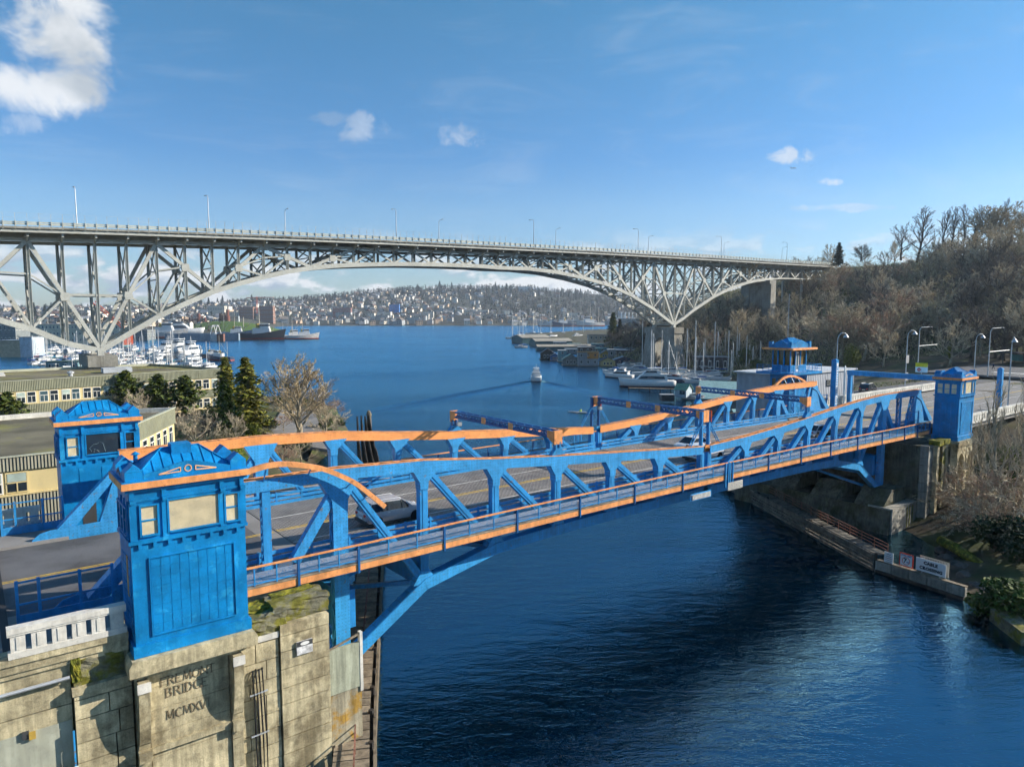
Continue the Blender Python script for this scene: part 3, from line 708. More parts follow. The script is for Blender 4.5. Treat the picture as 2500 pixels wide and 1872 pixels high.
# ------------------------------------------------------------------ towers
def tri_mark(par, x, y, z, w, h, m, s):
    """outlined long triangle: three thin bars"""
    a, b, c = (x, y, z), (x+s*w, y, z-h*.55), (x+s*w*.02, y, z-h)
    a = (x, y, z+h*.5); c = (x, y, z-h*.5); b = (x+s*w, y, z-h*.62)
    for p, q in ((a, b), (b, c), (c, a)): member('ornament_bar', p, q, .05, .02, m, par, up=(0, 1, 0))
def window_unit(root, x0, x1, y, z0, z1, face, pane, sash=1, blinds=0, nrm=-1, axis='y'):
    """framed sash window on a face; face axis y (facing -y/+y) or x"""
    fw = .09
    def bx(nm, a0, a1, d0, d1, b0, b1, m, par):
        lo, hi = sorted((y+nrm*d0, y+nrm*d1))
        if axis == 'y': return boxo(nm, a0, a1, lo, hi, b0, b1, m, par)
        return boxo(nm, lo, hi, a0, a1, b0, b1, m, par)
    b = MB()
    def add(a0, a1, d0, d1, b0, b1):
        lo, hi = sorted((y+nrm*d0, y+nrm*d1))
        b.box(a0, a1, lo, hi, b0, b1) if axis == 'y' else b.box(lo, hi, a0, a1, b0, b1)
    add(x0-fw, x0, .0, .10, z0-fw, z1+fw); add(x1, x1+fw, .0, .10, z0-fw, z1+fw); add(x0, x1, .0, .10, z1, z1+fw); add(x0, x1, .0, .12, z0-fw, z0)
    fr = b.build('window', BLUE_T, root)
    bx('pane', x0, x1, .004, .02, z0, z1, pane, fr)
    if sash: bx('sash_bar', x0, x1, .02, .06, (z0+z1)/2-.035, (z0+z1)/2+.035, BLUE_T, fr)
    if blinds:
        n = blinds
        for k in range(n):
            zz = z0+(z1-z0)*(k+.5)/n; bx('slat', x0+.01, x1-.01, .02, .035, zz-.42*(z1-z0)/n, zz+.34*(z1-z0)/n, BLIND, fr)
    return fr
def tower(label, X0, X1, Y0, Y1, z0=10.9, style='blind', zc=19.0, emblem='ring'):
    root = thing('bridge_tower', label, 'tower', ((X0+X1)/2, (Y0+Y1)/2, z0), group='blue corner towers of the drawbridge')
    b = MB(); bt = .12
    b.box(X0-bt, X1+bt, Y0-bt, Y1+bt, z0, z0+.55); b.build('plinth', BLUE_T, root)
    b = MB(); b.box(X0, X1, Y0, Y1, z0+.55, zc); b.build('wall', BLUE_T, root)
    wd = X1-X0; dp = Y1-Y0; zs = 16.35 if style != 'control' else 16.35
    # sill ledge and dentils
    b = MB(); b.box(X0-.10, X1+.10, Y0-.12, Y1+.12, zs, zs+.16); b.build('sill_ledge', BLUE_T, root)
    for k in range(8): boxo('dentil', X0+.3+k*(wd-.75)/7, X0+.45+k*(wd-.75)/7, Y0-.11, Y0-.002, zs-.22, zs-.002, BLUE_T, root)
    # corner piers and mullion pilasters, frieze brackets
    for fx in (.0, .265, .77, .955):
        xx = X0+fx*wd; boxo('pilaster', xx, xx+.045*wd+.06, Y0-.075, Y0-.002, zs+.17, 18.32, BLUE_T, root)
        boxo('bracket', xx+.02, xx+.26, Y0-.22, Y0-.002, 18.30, 18.46, BLUE_T, root)
        boxo('frieze_pier', xx+.02, xx+.22, Y0-.10, Y0-.003, 18.47, 18.98, BLUE_T, root)
    boxo('frieze_band', X0-.03, X1+.03, Y0-.05, Y0-.004, 18.34, 18.44, BLUE_T, root)
    big = {'blind': BLIND, 'glass': GLASS, 'cream': BLIND}[style]
    window_unit(root, X0+.095*wd, X0+.225*wd, Y0, 16.75, 18.1, 'y', BLIND)
    window_unit(root, X0+.325*wd, X0+.755*wd, Y0, 16.75, 18.22, 'y', big, sash=0, blinds=28 if style == 'blind' else 0)
    window_unit(root, X0+.825*wd, X0+.935*wd, Y0, 16.75, 18.1, 'y', BLIND if style != 'glass' else GLASS)
    if style == 'glass':   # pale outline tubes behind the big pane
        b = MB(); fr = root.children[-3] if False else root
        pts = [(-.8, 16.95), (-.95, 17.2), (-.6, 17.45), (-.25, 17.5), (-.05, 17.62), (.2, 17.5), (.42, 16.85)]
        b.tube([(X0+.5*wd+p[0]*.75, Y0-.035, p[1]) for p in pts], .016, 5); b.tube([(X0+.5*wd+p[0], Y0-.035, p[1]) for p in ((-.45, 16.85), (-.4, 17.1), (-.2, 17.0), (-.1, 16.85))], .014, 5)
        b.build('window_tube_outline', mat('pale_tube', (.20, .28, .30), .3), root)
    # side face windows
    for nrm, xx in ((-1, X0), (1, X1)):
        for k in range(3):
            y0 = Y0+.3+k*(dp-.5)/3
            window_unit(root, y0+.08, y0+(dp-.5)/3-.14, xx, 16.75, 18.0, 'x', (GLASS if style != 'cream' else BLIND), nrm=nrm, axis='x')
            boxo('side_pilaster', min(xx, xx+nrm*.06)+.001*nrm, max(xx, xx+nrm*.06), y0-.13, y0-.02, zs+.17, 18.4, BLUE_T, root)
    # panelled lower wall
    px0, px1, pz0, pz1 = X0+.15*wd, X0+.88*wd, z0+.95, 15.55
    if style == 'glass':
        for cx in (0, 1):
            for cz in (0, 1): boxo('wall_panel', X0+.22*wd+cx*1.45, X0+.22*wd+cx*1.45+1.25, Y0-.03, Y0-.002, 13.55+cz*1.2, 14.55+cz*1.2, BLUE_T, root)
        boxo('doorway', X0+.23*wd, X0+.23*wd+.9, Y0-.02, Y0-.001, z0+.6, 13.2, DARK, root)
    else:
        nc, nr = 9, 8
        for a, c in ((px0-.07, px0-.01), (px1+.01, px1+.07)): boxo('panel_border', a, c, Y0-.07, Y0-.002, pz0-.07, pz1+.07, BLUE_T, root)
        for a, c in ((pz0-.07, pz0-.01), (pz1+.01, pz1+.07)): boxo('panel_border', px0-.005, px1+.005, Y0-.069, Y0-.002, a, c, BLUE_T, root)
        for i in range(nc):
            for j in range(nr):
                a = px0+(px1-px0)*i/nc; c = pz0+(pz1-pz0)*j/nr
                boxo('wall_panel', a+.018, a+(px1-px0)/nc-.018, Y0-.010-.005*rnd.random(), Y0-.002, c+.018, c+(pz1-pz0)/nr-.018, BLUE_T, root)
        for i in range(4):
            for j in range(8):
                a = Y0+.3+(dp-.6)*i/4; c = pz0+(pz1-pz0)*j/8
                boxo('side_panel', X0-.03, X0-.002, a+.03, a+(dp-.6)/4-.03, c+.03, c+(pz1-pz0)/8-.03, BLUE_T, root)
    # cornice
    o = .30
    b = MB(); b.box(X0-.15, X1+.15, Y0-.15, Y1+.15, zc-.16, zc-.001); b.build('cornice_bed', BLUE_T, root)
    b = MB(); b.box(X0-o, X1+o, Y0-o, Y1+o, zc, zc+.31); b.build('cornice', ORANGE_P, root)
    b = MB(); b.box(X0-o+.03, X1+o-.03, Y0-o+.03, Y1+o-.03, zc+.312, zc+.36); b.build('cornice_top', BLUE_T, root)
    zt_ = zc+.36
    # corner blocks with sloping little roofs, pediments
    cb = .75
    for cx in (X0-.12, X1+.12-cb):
        for cy in (Y0-.12, Y1+.12-cb):
            b = MB(); b.box(cx, cx+cb, cy, cy+cb, zt_+.001, zt_+.42); k = b.build('corner_block', BLUE_T, root)
            b = MB(); b.add([(cx, cy, zt_+.43), (cx+cb, cy, zt_+.43), (cx+cb, cy+cb, zt_+.43), (cx, cy+cb, zt_+.43), (cx+cb*.5, cy+.02, zt_+.78), (cx+cb*.5, cy+cb-.02, zt_+.78)], [(0, 1, 4), (2, 3, 5), (1, 2, 5, 4), (3, 0, 4, 5), (3, 2, 1, 0)]); b.build('block_roof', BLUE_T, k)
    xm = (X0+X1)/2; ym = (Y0+Y1)/2
    for yy in (Y0-.12, Y1+.02):
        b = MB(); b.prism([(X0+cb-.1, zt_+.002), (X1-cb+.1, zt_+.002), (X1-cb+.1, zt_+.22), (xm+.3, zt_+.66), (xm-.3, zt_+.66), (X0+cb-.1, zt_+.22)], yy, yy+.10, axis='y'); b.build('pediment', BLUE_T, root)
    for xx in (X0-.12, X1+.02):
        b = MB(); b.prism([(Y0+cb-.1, zt_+.002), (Y1-cb+.1, zt_+.002), (Y1-cb+.1, zt_+.2), (ym, zt_+.5), (Y0+cb-.1, zt_+.2)], xx, xx+.10, axis='x'); b.build('pediment', BLUE_T, root)
        for s_ in (-1, 1): member('ornament_bar', (xx-.012 if xx < xm else xx+.112, ym+s_*.45, zt_+.12), (xx-.012 if xx < xm else xx+.112, ym, zt_+.36), .02, .05, RUSTY, root)
    OR = mat('pale_orange_trim', (.85, .45, .22), .5)
    for s_ in (-1, 1): tri_mark(root, xm+s_*.34, Y0-.135, zt_+.31, .95, .20, OR, s_)
    b = MB()
    for k in range(16):
        a0, a1 = 2*math.pi*k/16, 2*math.pi*(k+1)/16
        b.beam((xm+.15*math.cos(a0), Y0-.135, zt_+.33+.15*math.sin(a0)), (xm+.15*math.cos(a1), Y0-.135, zt_+.33+.15*math.sin(a1)), .045, .02, (0, 1, 0))
    b.build('ornament_ring', OR, root)
    if emblem == 'S': lettering('ornament_letter', 'S', .24, OR, face_mat((xm, Y0-.14, zt_+.33), (1, 0, 0)), root, .006)
    # hipped standing-seam roof
    rz0, rz1 = zt_+.05, zt_+1.15; rx0, rx1 = X0+.28, X1-.28; ry0, ry1 = Y0+.02, Y1-.02; hx = 1.45
    A = [(rx0, ry0, rz0), (rx1, ry0, rz0), (rx1, ry1, rz0), (rx0, ry1, rz0), (rx0+hx, ym, rz1), (rx1-hx, ym, rz1)]
    b = MB(); b.add(A, [(0, 1, 5, 4), (1, 2, 5), (2, 3, 4, 5), (3, 0, 4)]); rf_ = b.build('roof', BLUE_T, root)
    for k in range(1, 10):
        x = rx0+(rx1-rx0)*k/10
        t = min(1, (x-rx0)/hx, (rx1-x)/hx)
        for ya in (ry0, ry1): member('roof_seam', (x, ya, rz0+.02), (x, ya+(ym-ya)*t, rz0+(rz1-rz0)*t+.02), .035, .05, BLUE_T, rf_)
    for p, q in ((0, 4), (1, 5), (2, 5), (3, 4), (4, 5)): member('roof_hip', Vector(A[p])+Vector((0, 0, .02)), Vector(A[q])+Vector((0, 0, .02)), .07, .06, BLUE_T, rf_)
    return root, rz1
tw, rz = tower('near blue tower with a wide cream blind above the inscribed concrete pier', -12.75, -7.55, -5.8, -2.9, style='blind')
boxo('roof_vent', -10.6, -9.7, -4.75, -3.95, 20.0, 20.7, BLUE_T, tw)
b = MB(); b.lathe([(.10, 0), (.10, .35), (.22, .36), (.02, .5)], 10, (-12.0, -3.6, 19.85)); b.build('vent_pipe', BLUE_T, tw)
boxo('wall_notice', -7.549, -7.535, -5.2, -4.8, 15.4, 15.9, WHITE, tw)
boxo('name_strip', -12.79, -12.755, -4.9, -4.6, 13.6, 15.6, mat('gold_strip', (.5, .28, .06), .5), tw)
tower('blue tower with a dark wide window and tube outline beside the grey office', -13.3, -8.15, 17.95, 20.9, style='glass', zc=19.0, emblem='S')
tower('blue tower with three cream windows, half behind bare branches', 83.25, 88.1, -5.75, -2.75, style='cream', zc=18.55, z0=10.6)
# ------------------------------------------------------------------ glazed control tower at the far right corner
def control_tower():
    X0, X1, Y0, Y1 = 83.0, 88.0, 18.0, 21.4
    r = thing('control_tower', 'blue control tower with glazed cab, balcony and thin orange eaves', 'tower', ((X0+X1)/2, (Y0+Y1)/2, 10.5))
    b = MB(); b.box(X0, X1, Y0, Y1, 10.5, 17.75); b.build('wall', BLUE_T, r)
    WARM = glass('amber_window_glass', (.16, .10, .03), .1)
    for k in range(3): window_unit(r, Y0+.35+k*1.0, Y0+1.0+k*1.0, X0, 15.5, 17.0, 'x', WARM, sash=0, nrm=-1, axis='x')
    for a, c in ((.3, .9), (1.3, 3.6), (4.0, 4.7)): window_unit(r, X0+a, X0+c, Y0, 15.4, 17.1, 'y', GLASS_B, sash=0)
    for k in range(3): boxo('wall_panel', X0+.4+k*1.5, X0+1.6+k*1.5, Y0-.03, Y0-.002, 11.5, 14.8, BLUE_T, r)
    b = MB(); b.box(X0-1.5, X1+1.9, Y0-1.5, Y1+1.6, 17.76, 18.1); bal = b.build('balcony', BLUE_T, r)
    for a, c in (((X0-1.4, Y0-1.4), (X1+1.8, Y0-1.4)), ((X0-1.4, Y0-1.4), (X0-1.4, Y1+1.5)), ((X1+1.8, Y0-1.4), (X1+1.8, Y1+1.5))):
        for dz in (.4, .75, 1.1): member('balcony_rail', (*a, 18.1+dz), (*c, 18.1+dz), .06, .06, BLUE, bal)
        n = 6
        for k in range(n+1): 
            x = a[0]+(c[0]-a[0])*k/n; y = a[1]+(c[1]-a[1])*k/n; member('baluster', (x, y, 18.1), (x, y, 19.2), .06, .06, BLUE, bal)
    b = MB(); b.box(X0+.2, X1-.1, Y0+.1, Y1-.1, 18.101, 19.15); b.build('cab_wall', BLUE_T, r)
    b = MB(); b.box(X0+.45, X1-.35, Y0+.35, Y1-.35, 19.151, 21.5); b.build('glazing', WARM, r)
    for x in (X0+.28, X0+1.7, X0+3.1, X1-.2):
        for y in (Y0+.18, Y1-.2): boxo('mullion', x-.08, x+.08, y-.08, y+.08, 19.16, 21.55, BLUE_T, r)
    for y in (Y0+1.25, Y0+2.3):
        for x in (X0+.28, X1-.2): boxo('mullion', x-.08, x+.08, y-.08, y+.08, 19.16, 21.55, BLUE_T, r)
    d = boxo('door', X0+1.75, X0+2.55, Y0+.08, Y0+.16, 18.15, 21.2, WHITE, r)
    boxo('door_pane', X0+1.9, X0+2.4, Y0+.05, Y0+.078, 18.5, 21.0, GLASS_B, r)
    b = MB(); b.box(X0-.9, X1+1.3, Y0-.9, Y1+1.0, 21.56, 21.86); b.build('cornice', ORANGE_P, r)
    zt_ = 21.87; b = MB(); b.box(X0-.1, X1+.5, Y0-.1, Y1+.2, zt_, zt_+.55); b.build('parapet', BLUE_T, r)
    for cx in (X0-.2, X1+.05):
        for cy in (Y0-.2, Y1-.25): boxo('corner_block', cx, cx+.55, cy, cy+.55, zt_+.001, zt_+.95, BLUE_T, r)
    xm = (X0+X1+.4)/2; ym = (Y0+Y1)/2
    b = MB(); A = [(X0, Y0, zt_+.5), (X1+.4, Y0, zt_+.5), (X1+.4, Y1, zt_+.5), (X0, Y1, zt_+.5), (xm-.9, ym, zt_+1.55), (xm+.9, ym, zt_+1.55)]
    b.add(A, [(0, 1, 5, 4), (1, 2, 5), (2, 3, 4, 5), (3, 0, 4)]); rr = b.build('roof', BLUE_T, r)
    for k in range(1, 9):
        x = X0+(X1+.4-X0)*k/9; t = min(1, (x-X0)/1.8, (X1+.4-x)/1.8); member('roof_seam', (x, Y0, zt_+.52), (x, Y0+(ym-Y0)*t, zt_+.52+1.05*t), .05, .06, BLUE, rr)
    for yy in (Y0-.12,):
        b = MB(); b.prism([(X0+.5, zt_+.56), (X1-.1, zt_+.56), (xm, zt_+1.25)], yy, yy+.1, axis='y'); b.build('pediment', BLUE_T, r)
    b = MB(); b.prism([(Y0+.3, zt_+.56), (Y1-.3, zt_+.56), (ym, zt_+1.25)], X0-.12, X0-.02, axis='x'); b.build('pediment', BLUE_T, r)
    b = MB(); b.tube([(X1-.3, Y1, zt_), (X1-.3, Y1, zt_+8.5)], .05, 6); b.build('mast', GALV, r)
control_tower()

# ------------------------------------------------------------------ inscriptions cut as serif strokes
SER = {'F': [((.1, 0), (.1, 1), 1), ((.1, .96), (.7, .96), 0), ((.1, .52), (.55, .52), 0)], 'R': [((.1, 0), (.1, 1), 1), ((.1, .96), (.55, .93), 0), ((.55, .93), (.66, .75), 1), ((.66, .75), (.55, .55), 1), ((.55, .55), (.1, .5), 0), ((.4, .5), (.8, 0), 1)],
 'E': [((.1, 0), (.1, 1), 1), ((.1, .96), (.7, .96), 0), ((.1, .52), (.55, .52), 0), ((.1, .04), (.72, .04), 0)], 'M': [((.08, 0), (.16, 1), 0), ((.16, 1), (.5, .1), 1), ((.5, .1), (.84, 1), 0), ((.84, 1), (.94, 0), 1)],
 'O': [((.1, .5), (.2, .85), 1), ((.2, .85), (.5, 1), 0), ((.5, 1), (.8, .85), 0), ((.8, .85), (.9, .5), 1), ((.9, .5), (.8, .15), 1), ((.8, .15), (.5, 0), 0), ((.5, 0), (.2, .15), 0), ((.2, .15), (.1, .5), 1)],
 'N': [((.12, 0), (.12, 1), 0), ((.12, 1), (.82, 0), 1), ((.82, 0), (.82, 1), 0)], 'T': [((.45, 0), (.45, 1), 1), ((.05, .96), (.85, .96), 0)], 'I': [((.2, 0), (.2, 1), 1)],
 'B': [((.1, 0), (.1, 1), 1), ((.1, .97), (.5, .95), 0), ((.5, .95), (.6, .78), 1), ((.6, .78), (.45, .54), 1), ((.1, .53), (.5, .53), 0), ((.5, .53), (.68, .3), 1), ((.68, .3), (.52, .05), 1), ((.52, .05), (.1, .03), 0)],
 'D': [((.1, 0), (.1, 1), 1), ((.1, .97), (.5, .93), 0), ((.5, .93), (.76, .5), 1), ((.76, .5), (.5, .07), 1), ((.5, .07), (.1, .03), 0)], 'G': [((.8, .82), (.5, 1), 0), ((.5, 1), (.2, .85), 0), ((.2, .85), (.1, .5), 1), ((.1, .5), (.2, .15), 1), ((.2, .15), (.5, 0), 0), ((.5, 0), (.82, .12), 0), ((.82, .12), (.82, .42), 1), ((.6, .42), (.95, .42), 0)],
 'C': [((.8, .82), (.5, 1), 0), ((.5, 1), (.2, .85), 0), ((.2, .85), (.1, .5), 1), ((.1, .5), (.2, .15), 1), ((.2, .15), (.5, 0), 0), ((.5, 0), (.82, .16), 0)], 'X': [((.08, 0), (.82, 1), 0), ((.1, 1), (.85, 0), 1)], 'V': [((.06, 1), (.42, 0), 1), ((.42, 0), (.78, 1), 0)]}
WID = {'I': .4, 'M': 1.05, 'O': 1.0, 'T': .9, 'V': .85}
def serif(text, xc, y, zc, h, par, m):
    tot = sum(WID.get(c, .88) for c in text); x = xc-tot*h*.44
    for c in text:
        b = MB(); sx = h*.88
        for (p, q, thick) in SER[c]:
            b.beam((x+p[0]*sx, y, zc-h/2+p[1]*h), (x+q[0]*sx, y, zc-h/2+q[1]*h), .12*h if thick else .06*h, .02, (0, 1, 0))
            for e in (p, q):
                if thick and e[1] in (0, 1): b.beam((x+(e[0]-.13)*sx, y, zc-h/2+e[1]*h), (x+(e[0]+.13)*sx, y, zc-h/2+e[1]*h), .05*h, .018, (0, 1, 0))
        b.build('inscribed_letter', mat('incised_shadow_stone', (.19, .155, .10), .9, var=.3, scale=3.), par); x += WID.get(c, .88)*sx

# ------------------------------------------------------------------ north pier and approach
def course_wall(par, name, x0, x1, y, z0, z1, h, m, depth=.5, cols=1, jit=.05, seed=0, gap=.05):
    rr = random.Random(seed); z = z0
    while z < z1-.05:
        zz = min(z+h*rr.uniform(.85, 1.12), z1); nc = max(1, cols+rr.choice((-1, 0, 0))); cuts = sorted(rr.uniform(.2, .8) for _ in range(nc-1)); e = [0]+cuts+[1]
        for a, c in zip(e[:-1], e[1:]):
            boxo(name, x0+(x1-x0)*a+gap*.5, x0+(x1-x0)*c-gap*.5, y-rr.uniform(0, jit), y+depth, z+gap, zz, m, par)
        z = zz
def north_pier():
    r = thing('bridge_pier', 'weathered concrete pier with carved inscription under the near blue tower', 'pier', (-8, -4, 0))
    b = MB(); b.box(-12.95, -3.0, -4.3, 17.5, -2, 10.1); b.build('pier_core', CONC, r)
    b = MB(); b.prism([(-13.15, 10.12), (-7.25, 10.12), (-7.25, 10.62), (-7.4, 10.88), (-13.0, 10.88), (-13.15, 10.62)], -6.25, -2.5, axis='y'); b.build('tower_slab', CONC, r)
    boxo('slab_moulding', -12.9, -7.5, -5.8, -5.3, 9.8, 10.118, CONC, r)
    # inscription face between the brackets
    course_wall(r, 'concrete_block', -12.25, -8.5, -5.35, -1, 9.74, 1.35, CONC, .9, 1, .012, 1, .02)
    for x0, x1 in ((-12.85, -12.26), (-8.49, -7.9)):
        course_wall(r, 'pilaster_block', x0, x1, -5.47, -1, 9.74, 1.5, CONC, .9, 1, .02, int(x0*10))
        pr = [(-5.48, 9.74), (-6.12, 9.74), (-6.12, 9.2)]+[(-5.52-.60*math.cos(t)*(1-.15*t), 9.2-2.9*math.sin(t)*.98) for t in (.15, .4, .7, 1.0, 1.3, 1.5)]+[(-5.48, 6.1)]
        b = MB(); b.prism(pr[::-1], x0+.05, x1-.05, axis='x'); k = b.build('curved_bracket', CONC, r)
        boxo('bracket_cap', x0+.0, x1-.0, -6.2, -6.122, 9.25, 9.72, CONC_W, r)
        boxo('bracket_foot', x0, x1, -5.75, -5.48, 5.55, 6.08, CONC, r)
    boxo('ledge', -12.24, -8.51, -5.55, -5.36, 5.75, 6.05, CONC, r)
    serif('FREMONT', -10.45, -5.372, 9.16, .45, r, None); serif('BRIDGE', -10.5, -5.372, 8.55, .48, r, None); serif('MCMXVI', -10.5, -5.372, 7.4, .46, r, None)
    # bays right of the tower: two planes of board-marked courses, mossy cap
    course_wall(r, 'concrete_block', -7.88, -5.75, -4.95, -1, 9.6, .98, CONC, .7, 2, .05, 3)
    course_wall(r, 'concrete_block', -5.72, -2.9, -5.08, -1, 10.25, .98, CONC, .8, 1, .05, 4)
    boxo('coping', -7.86, -5.75, -5.05, -3.2, 9.62, 9.95, CONC_W, r)
    def lump(nm, x0, x1, y0, y1, z0, z1, m, seed, amp=.07):
        bm = bmesh.new(); bmesh.ops.create_cube(bm, size=1); bmesh.ops.subdivide_edges(bm, edges=bm.edges[:], cuts=5, use_grid_fill=True); rr = random.Random(seed)
        for v in bm.verts:
            p = v.co; v.co = Vector((x0+(p.x+.5)*(x1-x0), y0+(p.y+.5)*(y1-y0), z0+(p.z+.5)*(z1-z0)))+Vector((rr.uniform(-amp, amp), rr.uniform(-amp, amp), rr.uniform(-amp, amp)))
        M_ = wmat(r).inverted(); bm.transform(M_); me = bpy.data.meshes.new(nm); bm.to_mesh(me); bm.free(); me.materials.append(m)
        o = bpy.data.objects.new(nm, me); COL.objects.link(o); o.parent = r; return o
    lump('mossy_cap_block', -7.5, -5.3, -5.0, -3.1, 9.95, 10.95, MOSSC, 1); lump('mossy_cap_block', -5.95, -2.75, -4.75, -3.0, 10.27, 11.28, MOSSC, 2)
    lump('moss_cushion', -7.4, -5.6, -4.2, -3.05, 10.9, 11.12, MOSS, 3, .06); lump('moss_cushion', -5.6, -3.2, -3.6, -3.02, 11.22, 11.36, MOSS, 4, .04)
    # smooth box wall beside the trunnion
    boxo('smooth_panel', -2.88, -1.0, -4.95, -4.75, 5.2, 7.9, mat('green_stained_concrete', (.42, .44, .33), .8, var=.15, streak=.35, fine=.08), r)
    boxo('panel_frame', -1.0, -.82, -4.98, -4.70, 4.9, 8.5, CONC_W, r); member('panel_brace', (-2.9, -4.9, 7.92), (-.85, -4.9, 8.45), .1, .1, WOOD, r)
    boxo('lower_wall', -2.88, -.9, -4.9, -4.4, -1, 5.15, mat('rust_stained_concrete', (.38, .34, .24), .85, var=.2, streak=.4, second=(.40, .24, .05), sec_amt=.45, sec_scale=.8, fine=.1), r)
    boxo('trunnion_seat', -3.0, -.85, -3.9, 18.9, -1.0, 3.4, CONC_G, r)
    # signboard, cables
    s = boxo('notice_board', -4.85, -3.95, -5.22, -5.14, 8.35, 9.1, mat('faded_white_board', (.66, .66, .66), .6, var=.3, scale=4, grime=.4), r)
    boxo('notice_board_head', -4.85, -3.95, -5.235, -5.222, 8.82, 9.1, DARK, r)
    b = MB(); b.prism([(-4.4+.26*math.cos(a), 8.96+.10*math.sin(a)) for a in [k*math.pi/8 for k in range(16)]], -5.25, -5.236, axis='y'); b.build('notice_oval', WHITE, r)
    for k in range(4):
        x = -7.25+k*.17; b = MB(); b.tube([(x+.05, -4.98, 8.1), (x, -5.12, 8.2+.05*(k % 2)), (x-.02, -5.22, 7.9), (x+.04, -5.2, 6.5), (x+.06+.02*k, -5.18, 4.2), (x+.1, -5.18, 1.0)], .045, 6); b.build('cable', BLACK, r)
    for z in (6.9, 4.6): member('cable_clamp', (-7.45, -5.2, z), (-6.5, -5.2, z+.05), .06, .08, GALV, r)
    # left bay, ledge and conduit
    course_wall(r, 'concrete_block', -15.3, -12.9, -5.2, -1, 9.6, 1.05, CONC, .8, 2, .03, 6)
    boxo('coping', -15.35, -12.9, -5.3, -4.3, 9.62, 9.95, CONC, r)
    lump('mossy_ledge', -15.25, -13.15, -5.0, -4.2, 9.96, 11.2, MOSSC, 9, .05); lump('moss_cushion', -15.32, -14.95, -5.1, -4.6, 10.2, 11.3, MOSS, 11, .04)
    course_wall(r, 'concrete_block', -24, -15.33, -4.85, -1, 10.2, 1.5, CONC, .8, 2, .012, 8)
    boxo('painted_patch', -24, -15.4, -4.885, -4.868, 3, 8.4, mat('grey_green_wall_paint', (.40, .41, .33), .8, var=.12, streak=.15, grime=.12), r)
    boxo('upper_wall', -24, -12.95, -4.9, -4.0, 10.22, 12.0, CONC, r)
    for k, (z0, z1, dy) in enumerate(((11.1, 11.35, .12), (11.36, 11.75, .22), (11.76, 12.05, .32))): boxo('string_moulding', -24, -12.95, -4.9-dy, -4.2, z0, z1, CONC, r)
    b = MB(); b.tube([(-24, -5.15, 10.45), (-15.4, -5.15, 10.55)], .085, 8); b.build('conduit_pipe', GALV, r)
    boxo('blue_drain_strip', -15.42, -15.34, -5.25, -5.18, 3, 8, BLUE, r)
    boxo('junction_box', -17.05, -16.8, -5.05, -4.886, 8.1, 8.4, mat('yellow_box', (.45, .30, .06), .6), r); boxo('junction_lid', -17.3, -17.04, -5.0, -4.89, 8.15, 8.5, DARK, r)
    # painted board low on the wall
    r2 = thing('painted_board', 'flaking white board with worn lettering low on the left wall', 'sign', (-17.4, -6.1, 5.6))
    boxo('board', -19.3, -15.35, -6.12, -6.05, 5.0, 6.75, mat('flaking_white_paint', (.75, .75, .72), .7, var=.15, second=(.35, .28, .2), sec_amt=.3, sec_scale=5), r2)
    lettering('board_lettering', 'LIMIT', .62, mat('worn_brown_letters', (.30, .23, .17), .8, var=.6, scale=6), face_mat((-16.55, -6.125, 6.25), (1, 0, 0)), r2, .004)
north_pier()

def balustrade(x0, x1, y, z, label, grp='white concrete balustrades', step=.78, shade=CONC_W):
    r = thing('balustrade', label, 'balustrade', ((x0+x1)/2, y, z), group=grp)
    boxo('base_rail', x0, x1, y-.2, y+.2, z, z+.28, shade, r); boxo('cap_rail', x0, x1, y-.24, y+.24, z+1.12, z+1.38, shade, r); boxo('cap_bead', x0, x1, y-.2, y+.2, z+1.02, z+1.119, shade, r)
    n = round((x1-x0)/step); sp = (x1-x0)/n
    for k in range(n):
        x = x0+(k+.5)*sp; boxo('baluster', x-.36*sp, x+.36*sp, y-.15, y+.15, z+.281, z+1.019, shade, r)
        if step < .9 and x1-x0 < 20: boxo('baluster_rib', x-.07, x+.07, y-.175, y-.151, z+.36, z+.94, shade, r)
    for x in (x0-.18, x1+.18) if x1-x0 > 20 else (): boxo('newel', x-.2, x+.2, y-.28, y+.28, z, z+1.5, shade, r)
    return r
balustrade(-17.6, -13.0, -5.05, 12.06, 'white concrete balustrade in the shade of the near blue tower')
balustrade(-24.5, -17.95, -5.05, 12.06, 'sunlit end of the balustrade left of the dark joint')
balustrade(-24.5, -14.6, 19.6, 11.7, 'balustrade in front of the grey corrugated office wall')
balustrade(90.5, 152, 17.6, 12.05, 'long pale balustrade beside the far approach road', step=.9)
balustrade(98, 150, -4.2, 11.9, 'pale balustrade behind the bare trees past the near south tower', step=.9)
balustrade(89, 97.5, -4.2, 11.9, 'short grey balustrade right against the half hidden blue tower', step=.9)

# approach roads
def sheet(name, x0, x1, y0, y1, z, m, th=.35, label=None):
    b = MB(); b.box(x0, x1, y0, y1, z-th, z); return setp(b.build(name, m), label, kind='structure')
sheet('road', -120, -1.55, .9, 14.1, ROADZ, ASPH, .5, 'asphalt approach road left of the drawbridge')
sheet('pavement', -120, -13.05, -4.75, .9, ROADZ+.16, ROADC, .6, 'concrete footway on the near side of the approach'); sheet('pavement', -120, -13.4, 14.1, 19.3, ROADZ+.16, ROADC, .6, 'concrete footway on the office side of the approach')
sheet('road_joint', -2.9, -1.6, .95, 14.05, ROADZ+.006, ROADC, .02, 'pale concrete strip at the deck joint')
for k, (a, c) in enumerate(((-60, -1.7),)):
    for yy in (6.95, 7.2): sheet('road_marking', a, c, yy, yy+.11, ROADZ+.008, YELLOWP, .004, 'double yellow centre line')
sheet('road_marking', -17.75, -17.4, -4.7, 14.05, ROADZ+.165, mat('tar_joint', (.03, .03, .032), .7), .004, 'dark expansion joint across the approach')
